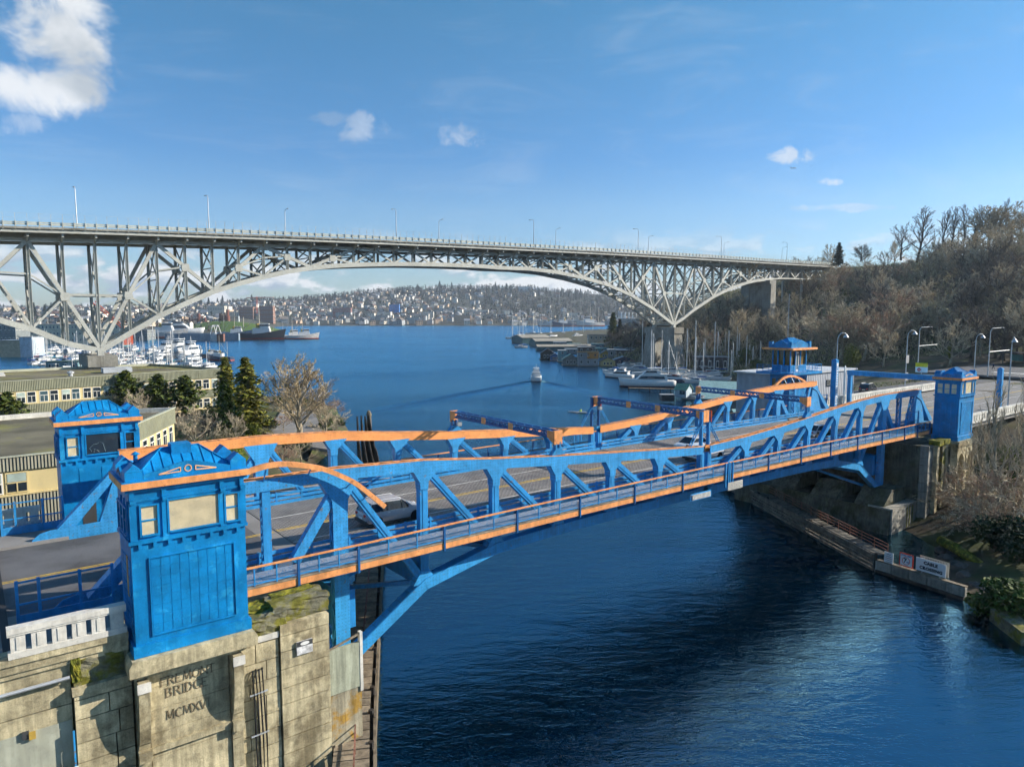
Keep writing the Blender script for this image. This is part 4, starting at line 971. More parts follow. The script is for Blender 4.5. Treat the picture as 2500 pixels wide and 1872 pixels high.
sheet('road', 76.6, 175, .9, 14.1, ROADZ, ROADC, .5, 'pale concrete approach road at the far end'); sheet('pavement', 76.6, 175, 14.1, 17.4, ROADZ+.16, ROADC, .6, 'footway on the far side of the south approach'); sheet('pavement', 88.5, 175, -4, .9, ROADZ+.16, ROADC, .6, 'footway on the near side of the south approach')
sheet('road', 175, 250, -40, 36, 12.6, ASPH, .5, 'wide asphalt junction at the foot of the hill')
sheet('road', 110, 170, 18.0, 27, 11.9, ASPH, .4, 'side road below the hillside where the dark car is parked')
for yy in (7.1, 7.35): sheet('road_marking', 76.7, 172, yy, yy+.12, ROADZ+.008, YELLOWP, .004, 'yellow centre line on the south approach')
for yy in (4.2, 10.6): sheet('road_marking', 76.7, 160, yy, yy+.11, ROADZ+.008, WHITEP, .004, 'white lane line on the south approach')
sheet('road_marking', 181, 181.6, -8, 22, 12.61, WHITEP, .004, 'white stop line at the junction'); sheet('road_marking', 186, 188.5, -8, 24, 12.61, WHITEP, .004, 'white crossing bar at the junction')

# blue mesh fences at the counterweight pits
def pit_fence(x0, x1, y, label):
    r = thing('steel_fence', label, 'fence', ((x0+x1)/2, y, 11.8))
    for x in (x0, x0+(x1-x0)*.22, (x0+x1)/2+.6, x1): member('post', (x, y, 11.7), (x, y, 14.1), .14, .14, BLUE, r)
    for z in (12.9, 14.0): member('rail', (x0, y, z), (x1, y, z), .08, .08, BLUE, r)
    b = MB(); b.quad((x0, y, 11.9), (x1, y, 11.9), (x1, y, 12.85), (x0, y, 12.85)); b.build('mesh_infill', MESHB, r)
    boxo('kick_plate', x0, x1, y-.03, y+.03, 11.7, 12.35, BLUE, r)
pit_fence(-17.0, -12.9, -.75, 'blue pit fence left of the near blue tower'); pit_fence(-17.0, -13.4, 17.2, 'blue pit fence beside the tower with the dark window')
pit_fence(88.2, 93, 17.2, 'blue mesh fence behind the control tower corner'); pit_fence(79.5, 83.2, -.9, 'blue mesh fence beside the half hidden blue tower')

# south pier
def south_pier():
    r = thing('bridge_pier', 'mossy grey concrete pier with arches below the half hidden blue tower', 'pier', (80, 0, 0))
    course_wall(r, 'concrete_block', 77.6, 82.3, -4.6, -1, 10.4, 1.1, CONC_G, 1.0, 1, .05, 21)
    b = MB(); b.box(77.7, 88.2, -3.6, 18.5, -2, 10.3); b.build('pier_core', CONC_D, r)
    b = MB(); b.prism([(82.6, 9.9), (88.9, 9.9), (88.9, 10.3), (88.6, 10.58), (82.9, 10.58), (82.6, 10.3)], -6.2, -2.4, axis='y'); b.build('tower_slab', CONC, r)
    for x0, x1, m in ((79.0, 79.7, CONC), (80.6, 81.7, MOSSC), (81.72, 82.5, CONC)): course_wall(r, 'pilaster_block', x0, x1, -5.1, -1, 10.3, 2.2, m, .5, 1, .03, int(x0))
    for x0, x1 in ((79.0, 80.3), (80.5, 82.4)):
        b = MB(); b.box(x0, x1, -5.35, -4.0, 10.35, 11.0, taper=.04); b.build('mossy_cap_block', MOSS, r)
    # arcade of two arches under the slab
    for x0, x1 in ((82.9, 85.7), (85.9, 88.7)):
        xm = (x0+x1)/2; rad = (x1-x0)/2-.25; pts = [(x0, -1), (x0+.25, -1), (x0+.25, 6.6)]+[(xm-rad*math.cos(t), 6.6+2.3*math.sin(t)) for t in [math.pi*k/12 for k in range(1, 12)]]+[(x1-.25, 6.6), (x1-.25, -1), (x1, -1), (x1, 9.88), (x0, 9.88)]
        n = len(pts); b = MB()
        v0 = [(p[0], -6.0, p[1]) for p in pts]; v1 = [(p[0], -5.2, p[1]) for p in pts]
        # front face as a fan of quads between the arch and the outline
        fr = MB()
        arch = pts[2:15]
        top = [(x0+(x1-x0)*k/12, 9.88) for k in range(13)]
        for y, flip in ((-6.0, 0), (-5.2, 1)):
            for k in range(12):
                q = [(arch[k][0], y, arch[k][1]), (arch[k+1][0], y, arch[k+1][1]), (top[k+1][0], y, 9.88), (top[k][0], y, 9.88)]
                fr.quad(*(q if not flip else q[::-1]))
        for k in range(12): fr.quad((arch[k][0], -5.2, arch[k][1]), (arch[k+1][0], -5.2, arch[k+1][1]), (arch[k+1][0], -6.0, arch[k+1][1]), (arch[k][0], -6.0, arch[k][1]))
        fr.box(x0, x0+.25, -6.0, -5.2, -1, 6.6); fr.box(x1-.25, x1, -6.0, -5.2, -1, 6.6); fr.box(x0-.02, x0, -6, -5.2, 6.6, 9.88); fr.box(x1, x1+.02, -6, -5.2, 6.6, 9.88)
        fr.build('arched_wall', CONC, r)
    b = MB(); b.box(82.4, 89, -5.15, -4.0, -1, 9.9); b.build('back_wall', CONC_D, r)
    # low trunnion base block with battered shoulders
    course_wall(r, 'base_block', 70.6, 77.5, -3.6, -1.5, 3.2, 1.2, CONC_G, 3, 2, .05, 31)
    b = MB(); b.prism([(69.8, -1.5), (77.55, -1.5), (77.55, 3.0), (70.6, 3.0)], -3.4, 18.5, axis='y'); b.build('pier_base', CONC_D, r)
    for y0 in (-2.4, 3.5, 9.5): 
        b = MB(); b.prism([(70.7, 3.02), (77, 3.02), (76.4, 5.0), (73, 5.0)], y0, y0+3.6, axis='y'); b.build('bearing_shoulder', CONC_D, r)
    for x in (74.6, 75.3, 76.1): boxo('moss_streak', x, x+.22, -3.67, -3.64, 0, 2.9, MOSS, r)
south_pier()

# ------------------------------------------------------------------ fenders
def fender(pts, label, z, posts, planks=True, rail=None, side=1, wid=2.2, hw=(.35, .95, 1.55, 2.1), m=WOOD, pile_m=WOOD_D, top_m=None, tallpile=0., rows=2):
    r = thing('timber_fender', label, 'pier', (pts[0][0], pts[0][1], 0), group='fender walls along the channel')
    for (xa, ya), (xb, yb) in zip(pts[:-1], pts[1:]):
        d = Vector((xb-xa, yb-ya, 0)); L = d.length; d.normalize(); nrm = Vector((d.y, -d.x, 0))*side; A = Vector((xa, ya, 0))
        n = max(2, int(L/posts))
        for k in range(n+1):
            p = A+d*(L*k/n)
            for o in [wid*q_/(rows-1) for q_ in range(rows)]:
                q = p-nrm*o; b = (-1.5, z-.05+rnd.uniform(0, .35)+tallpile*rnd.random()); member('pile', (q.x, q.y, b[0]), (q.x, q.y, b[1]), .34, .34, pile_m, r, 'hex', (1, 0, 0))
        for h in hw:
            if h > z: continue
            p = A+nrm*.22; q = p+d*L; nn = max(1, int(L/7))
            for k in range(nn): 
                u, v = p+d*(L*k/nn+.03), p+d*(L*(k+1)/nn-.03); member('wale', (u.x, u.y, h), (v.x, v.y, h), .18, .30, m, r)
        if planks:
            nn = max(2, int(L/.9))
            for k in range(nn):
                u = A+d*(L*(k+.04)/nn)-nrm*wid*.5; v = A+d*(L*(k+.96)/nn)-nrm*wid*.5; member('deck_plank', (u.x, u.y, z+rnd.uniform(-.02, .02)), (v.x, v.y, z+rnd.uniform(-.02, .02)), wid*.92, .08, m, r)
        if rail:
            rm, off, rz = rail
            for h in rz: 
                u = A-nrm*off; v = u+d*L; member('hand_rail', (u.x, u.y, z+h), (v.x, v.y, z+h), .07, .07, rm, r)
            for k in range(int(L/2.2)+1):
                u = A-nrm*off+d*min(L, k*2.2); member('rail_post', (u.x, u.y, z), (u.x, u.y, z+rz[-1]), .07, .07, rm, r)
    return r
fender([(-5.2, -14.5), (0.6, -3.0), (12.8, 19.6), (24, 40)], 'grey plank fender with rusty handrails under the near leaf', 2.0, 2.6, rail=(RUSTY, .9, (.45, .9)), side=1)
fender([(26, 44), (40, 75), (52.2, 101)], 'dark ragged pile row standing in the water past the near leaf', 3.6, .62, planks=False, side=1, wid=2.6, hw=(.6, 1.4, 2.2, 3.0), m=WOOD_D, tallpile=1.2, rows=4)
b = MB()
for k in range(5): a = k*1.257; b.tube([(52.4+.45*math.cos(a), 101.4+.45*math.sin(a), -1), (52.4+.2*math.cos(a), 101.4+.2*math.sin(a), 5.4+.3*(k % 2))], .26, 7)
b.lathe([(.62, 4.6), (.62, 5.0)], 10, (52.4, 101.4, 0))
solo('pile_cluster', b, WOOD, 'tied pile cluster standing at the far end of the dark pile row', 'dolphin')
fs = fender([(56.6, -8.2), (62.8, 2.6), (69.6, 14.2), (80, 32)], 'grey plank fender with rusty handrail in front of the far pier', 1.75, 2.4, rail=(RUSTY, 1.35, (.4, .75, 1.1)), side=-1, wid=1.5, hw=(.15, .55, .95, 1.35, 1.66), m=mat('grey_plank', (.17, .155, .13), .85, var=.35, scale=1.2, bump=.4, bscale=10, grime=.35))
def fender_end():
    r = thing('fender_nose', 'low concrete fender end carrying the three channel signs', 'wall', (56.3, -12.2, 0))
    d = Vector((55.6-56.6, -17.2+8.3, 0)); L = d.length
    for k in range(5):
        a = Vector((56.6, -8.3, 0))+d*(k/5); c = Vector((56.6, -8.3, 0))+d*((k+1)/5-.008)
        for z0, z1 in ((-1, .35), (.36, 1.15)): member('wall_slab', (a.x, a.y, (z0+z1)/2), (c.x, c.y, (z0+z1)/2), .5 if z0 < 0 else .38, z1-z0, CONC_G, r)
    member('timber_cap', (56.75, -8.4, 1.22), (55.8, -17.1, 1.22), .55, .12, WOOD, r)
    member('lower_wale', (56.3, -8.4, .15), (55.3, -17.1, .15), .25, .3, WOOD_D, r)
fender_end()
def board(label, yc, xc, zc, w, h, post=True, frame=None):
    r = thing('channel_sign', label, 'sign', (xc, yc, 1.2), group='signs on the fender end')
    dy = Vector((-.112, -.9937, 0)); n = dy.cross(Vector((0, 0, 1)))
    c = Vector((xc, yc, zc)); 
    def slab(nm, w_, h_, off, m, th=.05): 
        a = c-dy*w_/2+n*off; b_ = c+dy*w_/2+n*off; return member(nm, a, b_, th, h_, m, r)
    if frame: slab('border', w, h, 0, frame); slab('panel', w-.2, h-.2, .035, mat('sign_white', (.74, .75, .76), .5, var=.04), .02)
    else: slab('panel', w, h, 0, mat('sign_white', (.74, .75, .76), .5, var=.04))
    if post:
        for s_ in (-.3, .3): q = c+dy*w*s_-n*.08; member('sign_post', (q.x, q.y, 1.1), (q.x, q.y, zc+h/2), .06, .06, GALV, r)
    def txt(s, size, dz, m, dx=0., bold=.0, sp=1.): lettering('sign_lettering', s, size, m, face_mat(c+n*.052+dy*dx+Vector((0, 0, dz)), dy), r, .004, bold, sp)
    return r, c, dy, n, txt
INK = mat('sign_ink', (.012, .014, .03), .6); RED = mat('sign_red', (.62, .05, .02), .5); BLUEI = mat('sign_blue', (.02, .10, .28), .5)
r, c, dy, n, txt = board('white board reading CABLE CROSSING on the fender end', -13.75, 56.1, 2.12, 2.9, 1.3)
txt('CABLE', .42, .26, INK, .0, .026, 1.12); txt('CROSSING', .42, -.28, INK, .05, .026, 1.12)
b = MB(); q = c-n*.55
b.beam(q-dy*1.35+Vector((0, 0, .0)), q+dy*1.45+Vector((0, 0, .0)), .05, 1.5); b.build('back_board', mat('back_of_sign', (.4, .38, .32), .7), r)
b = MB()
for k in range(9):
    pc = c-dy*(.75-k*.24)+Vector((0, 0, .66))-n*.25
    for j in range(8): a0, a1 = j*math.pi/4, (j+1)*math.pi/4; b.beam(pc+dy*.17*math.cos(a0)+Vector((0, 0, .17*math.sin(a0))), pc+dy*.17*math.cos(a1)+Vector((0, 0, .17*math.sin(a1))), .02, .02)
b.build('wire_coil', DARK, r)
r, c, dy, n, txt = board('square red bordered speed limit 7 knots sign on the fender end', -11.35, 56.35, 2.1, 1.4, 1.35, True, RED)
txt('SPEED LIMIT', .2, .47, BLUEI, 0, .006); txt('7', .62, -.06, INK, -.1, .02); txt('KT', .22, -.2, BLUEI, .2, .008)
b = MB()
for k in range(20):
    a0, a1 = 2*math.pi*k/20, 2*math.pi*(k+1)/20; z = Vector((0, 0, -.07)); b.beam(c+n*.055+z+dy*.38*math.cos(a0)+Vector((0, 0, .38*math.sin(a0))), c+n*.055+z+dy*.38*math.cos(a1)+Vector((0, 0, .38*math.sin(a1))), .02, .05)
b.build('red_ring', RED, r)
r, c, dy, n, txt = board('small weathered notice with faint lines of lettering on the fender end', -9.55, 56.52, 1.75, .95, 1.3, False)
for k, (w_, m) in enumerate(((.42, GREY), (.6, GREY), (.66, mat('faded_red', (.4, .2, .17), .6)), (.7, GREY), (.6, GREY))):
    q = c+n*.032+Vector((0, 0, .42-.2*k)); member('faint_line', q-dy*w_/2, q+dy*w_/2, .006, .07, m, r)
# small white text boards hung at mid span
r = thing('hanging_sign', 'white board with grey lines hung below the walkway just past mid span', 'sign', (42, -2.75, 9.9))
boxo('panel', 37.6, 39.9, -2.98, -2.92, 10.55, 11.3, mat('cream_board', (.50, .48, .42), .6), r)
for k in range(5):
    x = 37.7
    while x < 39.7:
        w_ = rnd.uniform(.12, .38); boxo('faint_line', x, min(x+w_, 39.8), -2.99, -2.981, 11.14-k*.14, 11.2-k*.14, GREY, r); x += w_+.1
r = thing('hanging_sign', 'low white board hung below the walkway just before mid span', 'sign', (35.5, -2.75, 9.9))
boxo('panel', 32.3, 34.9, -3.0, -2.92, 10.5, 10.95, mat('worn_white_board', (.42, .42, .41), .7, var=.3, scale=3), r); boxo('panel_frame', 32.1, 35.1, -2.918, -2.86, 10.4, 11.05, BLUE, r)
# ------------------------------------------------------------------ high steel cantilever bridge behind
def high_bridge():
    YN, YF, PAN, XO = 182.0, 194.0, 7.62, 11.4
    XK = lambda k: XO+PAN*k
    root = thing('cantilever_bridge', 'tall grey-green steel cantilever truss bridge spanning behind the drawbridge', 'bridge', (133, 188, 0))
    dk = [GY(x, y, 177.0) for x, y in ((-120, 544), (0, 548), (350, 560), (700, 573), (1000, 587), (1300, 602), (1600, 619), (1900, 637), (1990, 642.5), (2100, 649))]
    dX = np.array([p.x for p in dk]); dZ = np.array([p.z for p in dk]); cf = np.polyfit(dX, dZ, 3)
    zd = lambda x: float(np.polyval(cf, x))
    z8 = lambda a, c: (a/3.16, 480+c/3.16); z9 = lambda a, c: (600+a/3.16, 480+c/3.16); z10 = lambda a, c: (1200+a/3.16, 480+c/3.16); z11 = lambda a, c: (1800+a/3.16, 440+c/3.16)
    bp = [(-150, 735), z8(0, 955), z8(190, 1000), z8(450, 1105), z8(725, 1218), z8(960, 1080), z8(1190, 940), z8(1400, 840), z8(1600, 748), z8(1800, 682), z8(2000, 632), z9(120, 625), z9(300, 582), z9(440, 560), z9(600, 540), z9(780, 528), z9(1100, 521), z9(1300, 521), z9(1550, 527), z9(2000, 545), z10(0, 547), z10(280, 557), z10(500, 583), z10(700, 625), z10(880, 675), z10(1060, 752), z10(1240, 862), z10(1410, 993), z10(1560, 872), z10(1710, 772), z10(1850, 702), z10(2000, 655), z10(2170, 628), z11(150, 772), z11(340, 757), z11(500, 762), z11(730, 767)]
    B = [GY(x, y, YN) for x, y in bp]; bX = np.array([p.x for p in B]); bZ = np.array([p.z for p in B])
    zb = lambda x: float(np.interp(x, bX, bZ)); zt = lambda x: zd(x)-3.1
    K0, K1, KS = -7, 51, 32
    def run(nm, ka, za, kb, zb_, y, w, h, prof='box'):
        return member(nm, (XK(ka), y, za), (XK(kb), y, zb_), w, h, STEELG, root, prof)
    def main_bottom(k):                      # bottom main nodes
        if k <= 12: return k % 4 == 0
        return (KS-k) % 4 == 0
    deep = lambda k: abs(k) <= 10 or abs(k-KS) <= 10
    for y in (YN, YF):
        for k in range(K0, K1):
            run('top_chord', k, zt(XK(k)), k+1, zt(XK(k+1)), y, .7, .9)
            run('bottom_chord', k, zb(XK(k)), k+1, zb(XK(k+1)), y, .95, 1.45 if k < 43 else .7)
        for k in range(K0, K1+1):
            x = XK(k); a, c = zb(x), zt(x)
            member('vertical', (x, y, a), (x, y, c), .75, .72 if deep(k) else .6, STEELG, root, 'H', (1, 0, 0))
            if deep(k) and k % 2 == 0 and main_bottom(k+2) and k+2 <= 42:
                pass
        # long diagonals over two panels with sub-members
        def diag(kb, kt):
            xb, xt = XK(kb), XK(kt); zb0, zt0 = zb(xb), zt(xt); km = (kb+kt)//2; zm = (zb0+zt0)/2
            member('main_diagonal', (xb, y, zb0+.4), (xt, y, zt0-.2), .8, .95, STEELG, root)
            ko = kt                          # foot of the sub-diagonal: under the top node
            member('sub_diagonal', (XK(km), y, zm), (XK(ko), y, zb(XK(ko))+.4), .6, .55, STEELG, root)
            zv = zb(XK(ko))+.62*(zt(XK(ko))-zb(XK(ko)))
            member('sub_strut', (XK(km), y, zm+.2), (XK(ko), y, zv), .4, .4, STEELG, root)
            g_ = MB(); xm_ = XK(km); g_.prism([(xm_-.9, zm-1.1), (xm_+.9, zm-1.1), (xm_+1.1, zm), (xm_+.9, zm+1.1), (xm_-.9, zm+1.1), (xm_-1.1, zm)], y-.5, y+.5, axis='y'); g_.build('node_plate', STEELG, root)
        for c, lo, hi in ((0, -8, 9), (KS, -9, 11)):
            for j in range(lo-(lo % 4), hi, 4):
                for s_ in (-2, 2):
                    kb, kt = c+j, c+j+s_
                    if K0 <= min(kb, kt) and ((c == 0 and max(kb, kt) <= 10) or (c == KS and min(kb, kt) >= 22 and max(kb, kt) <= 42)): diag(kb, kt)
        for k in list(range(10, 22))+list(range(42, K1)):
            up = (k % 2 == 0); a, c = XK(k), XK(k+1)
            if up: member('diagonal', (a, y, zb(a)+.3), (c, y, zt(c)-.2), .6, .6, STEELG, root)
            else: member('diagonal', (a, y, zt(a)-.2), (c, y, zb(c)+.3), .6, .6, STEELG, root)
        # horizontal strut near the pier tops
        for c in (0, KS):
            zm = (zb(XK(c))+zt(XK(c+2)))/2; member('pier_strut', (XK(c-1), y, zm), (XK(c+1), y, zm), .5, .6, STEELG, root)
    for k in range(K0, K1+1):
        x = XK(k); a, c = zb(x), zt(x)
        member('lateral_strut', (x, YN, a), (x, YF, a), .4, .5, STEELG, root)
        member('floor_beam', (x, 178.2, zd(x)-1.9), (x, 197.8, zd(x)-1.9), .5, 1.5, STEELG, root)
        member('cantilever_bracket', (x, YN, zt(x)-.6), (x, 178.0, zd(x)-1.2), .35, .4, STEELG, root)
        if c-a > 5:
            member('sway_brace', (x, YN, a), (x, YF, (a+c)/2), .32, .32, STEELG, root); member('sway_brace', (x, YF, a), (x, YN, (a+c)/2), .32, .32, STEELG, root)
            member('sway_brace', (x, YN, (a+c)/2), (x, YF, c), .32, .32, STEELG, root); member('sway_brace', (x, YF, (a+c)/2), (x, YN, c), .32, .32, STEELG, root)
            member('sway_strut', (x, YN, (a+c)/2), (x, YF, (a+c)/2), .32, .32, STEELG, root)
        if k < K1:
            x2 = XK(k+1)
            member('lateral_brace', (x, YN, a-.2), (x2, YF, zb(x2)-.2), .3, .3, STEELG, root); member('lateral_brace', (x, YF, a-.2), (x2, YN, zb(x2)-.2), .3, .3, STEELG, root)
            b = MB(); b.beam((x, 188, zd(x)-.55), (x2+.01, 188, zd(x2)-.55), 22.0, .5); b.build('deck_slab', CONC_G, root)
            for yy in (177.6, 198.4):
                member('edge_girder', (x, yy, zd(x)-1.35), (x2, yy, zd(x2)-1.35), .35, .75, STEELG, root)
                for h, hh in ((.55, .38), (1.02, .30)): member('parapet_rail', (x, yy-.35, zd(x)+h-.25), (x2, yy-.35, zd(x2)+h-.25), .12, hh, mat('pale_parapet', (.46, .47, .40), .6, var=.15, scale=.3), root)
            for yy in (180, 184, 188, 192, 196): member('stringer', (x, yy, zd(x)-1.3), (x2, yy, zd(x2)-1.3), .3, .9, STEELG, root)
            for j in range(3):
                xx = x+PAN*j/3; member('parapet_post', (xx, 177.15, zd(xx)-.95), (xx, 177.15, zd(xx)+1.0), .22, .30, STEELG, root)
                for yy in (176.95, 199.05): member('fence_post', (xx, yy, zd(xx)-.2), (xx, yy, zd(xx)+3.0), .07, .07, STEELG, root)
            for h in (1.9, 3.0): member('fence_wire', (x, 176.95, zd(x)+h), (x2, 176.95, zd(x2)+h), .025, .025, STEELG, root)
            member('fence_wire', (x, 199.05, zd(x)+3.0), (x2, 199.05, zd(x2)+3.0), .025, .025, STEELG, root)
    # piers
    def leg(nm, x, y, z0, z1, bx, by, tx, ty):
        b = MB(); b.add([(x-bx, y-by, z0), (x+bx, y-by, z0), (x+bx, y+by, z0), (x-bx, y+by, z0), (x-tx, y-ty, z1), (x+tx, y-ty, z1), (x+tx, y+ty, z1), (x-tx, y+ty, z1)], [(0, 3, 2, 1), (4, 5, 6, 7), (0, 1, 5, 4), (1, 2, 6, 5), (2, 3, 7, 6), (3, 0, 4, 7)]); return b.build(nm, CONC_G, root)
    def arch(nm, x0, x1, ya, yb, zsp, ztop, rise):
        b = MB(); n = 12; ym = (ya+yb)/2; r = (yb-ya)/2; pts = [(ym-r*math.cos(math.pi*k/n), zsp+rise*math.sin(math.pi*k/n)) for k in range(n+1)]
        for k in range(n):
            (y0, z0), (y1, z1) = pts[k], pts[k+1]
            for x in (x0, x1):
                q = [(x, y0, z0), (x, y1, z1), (x, y1, ztop), (x, y0, ztop)]; b.quad(*(q[::-1] if x == x0 else q))
            b.quad((x0, y0, z0), (x0, y1, z1), (x1, y1, z1), (x1, y0, z0))
        b.build(nm, CONC_G, root)
    for xk, nm in ((0, 'N'), (32, 'S')):
        x = XK(xk); zt_ = zb(x)-1.2
        member('pier_bearing', (x, YN, zt_-.1), (x, YN, zt_+1.4), 1.6, 1.6, STEELG, root); member('pier_bearing', (x, YF, zt_-.1), (x, YF, zt_+1.4), 1.6, 1.6, STEELG, root)
        boxo('pier_cap', x-3.6, x+3.6, 178.4, 197.6, zt_-3.1, zt_-.1, CONC_G, root)
        for y in (YN, YF): leg('pier_leg', x, y, -1, zt_-3.1, 4.2, 4.6, 2.9, 3.0)
        arch('pier_arch', x-2.6, x+2.6, 185.2, 190.8, zt_-9.0, zt_-3.12, 4.0)
    x = XK(42.5); boxo('pier_cap', x-3.0, x+3.0, 179.0, 197, zb(x)-2.6, zb(x)-.5, CONC_G, root)
    for y in (181.2, 194.8): boxo('pier_leg', x-2.4, x+2.4, y-2.6, y+2.6, 12, zb(x)-2.61, CONC_G, root)
    boxo('pier_wall', x-2.0, x+2.0, 183.81, 192.19, 32.2, zb(x)-2.61, CONC_G, root); arch('pier_arch', x-2.0, x+2.0, 183.81, 192.19, 27.6, 32.19, 4.0)
    for k in (47, 51):
        x = XK(k)
        for y in (YN, YF): member('bent_column', (x, y, 30), (x, y, zb(x)), 1.0, 1.0, STEELG, root)
    # painted letters on the lower chord
    gm = mat('white_graffiti', (.7, .7, .68), .6)
    for k, s_ in ((23.2, 'B'), (25.7, 'MD'), (28.1, 'UB')):
        x = XK(k); lettering('chord_lettering', s_, 2.0, gm, face_mat((x, YN-.52, zb(x)+.2), (1, 0, (zb(x+4)-zb(x-4))/8)), root, .02, .03)
    # street lamps on the deck
    n_l = [0, 0]
    for px, side in ((191, 0), (512, 0), (968, 0), (1303, 0), (1558, 0), (1761, 0), (1922, 0), (698, 1), (1072, 1), (1357, 1), (1583, 1), (1768, 1), (1910, 1), (2022, 1)):
        yy = 177.6 if side == 0 else 198.4
        x = GY(px, 600, yy).x; z = zd(x)-.3; s_ = 1 if side == 0 else -1
        b = MB(); b.tube([(x, yy, z), (x, yy, z+5)], [.16, .13], 6); b.tube([(x, yy, z+5), (x, yy, z+10.3), (x, yy+s_*.4, z+10.8), (x, yy+s_*2.4, z+11.0)], [.13, .09, .08, .06], 6)
        t = thing('street_lamp', 'lamp standard on the high bridge deck, %s from the left end of the deck' % ('near row, ' if not side else 'far row, '), 'street lamp', (x, yy, z), group='lamps on the high bridge, near row' if not side else 'lamps on the high bridge, far row')
        n_l[side] += 1; t['label'] = 'slim lamp standard on the %s parapet of the high bridge, %s from the left' % (('near', 'far')[side], ('first', 'second', 'third', 'fourth', 'fifth', 'sixth', 'seventh')[n_l[side]-1])
        b.build('pole', GALV, t); h = MB(); h.box(x-.18, x+.18, min(yy+s_*2.2, yy+s_*3.1), max(yy+s_*2.2, yy+s_*3.1), z+10.9, z+11.1); h.build('lamp_head', GREY, t)
high_bridge()
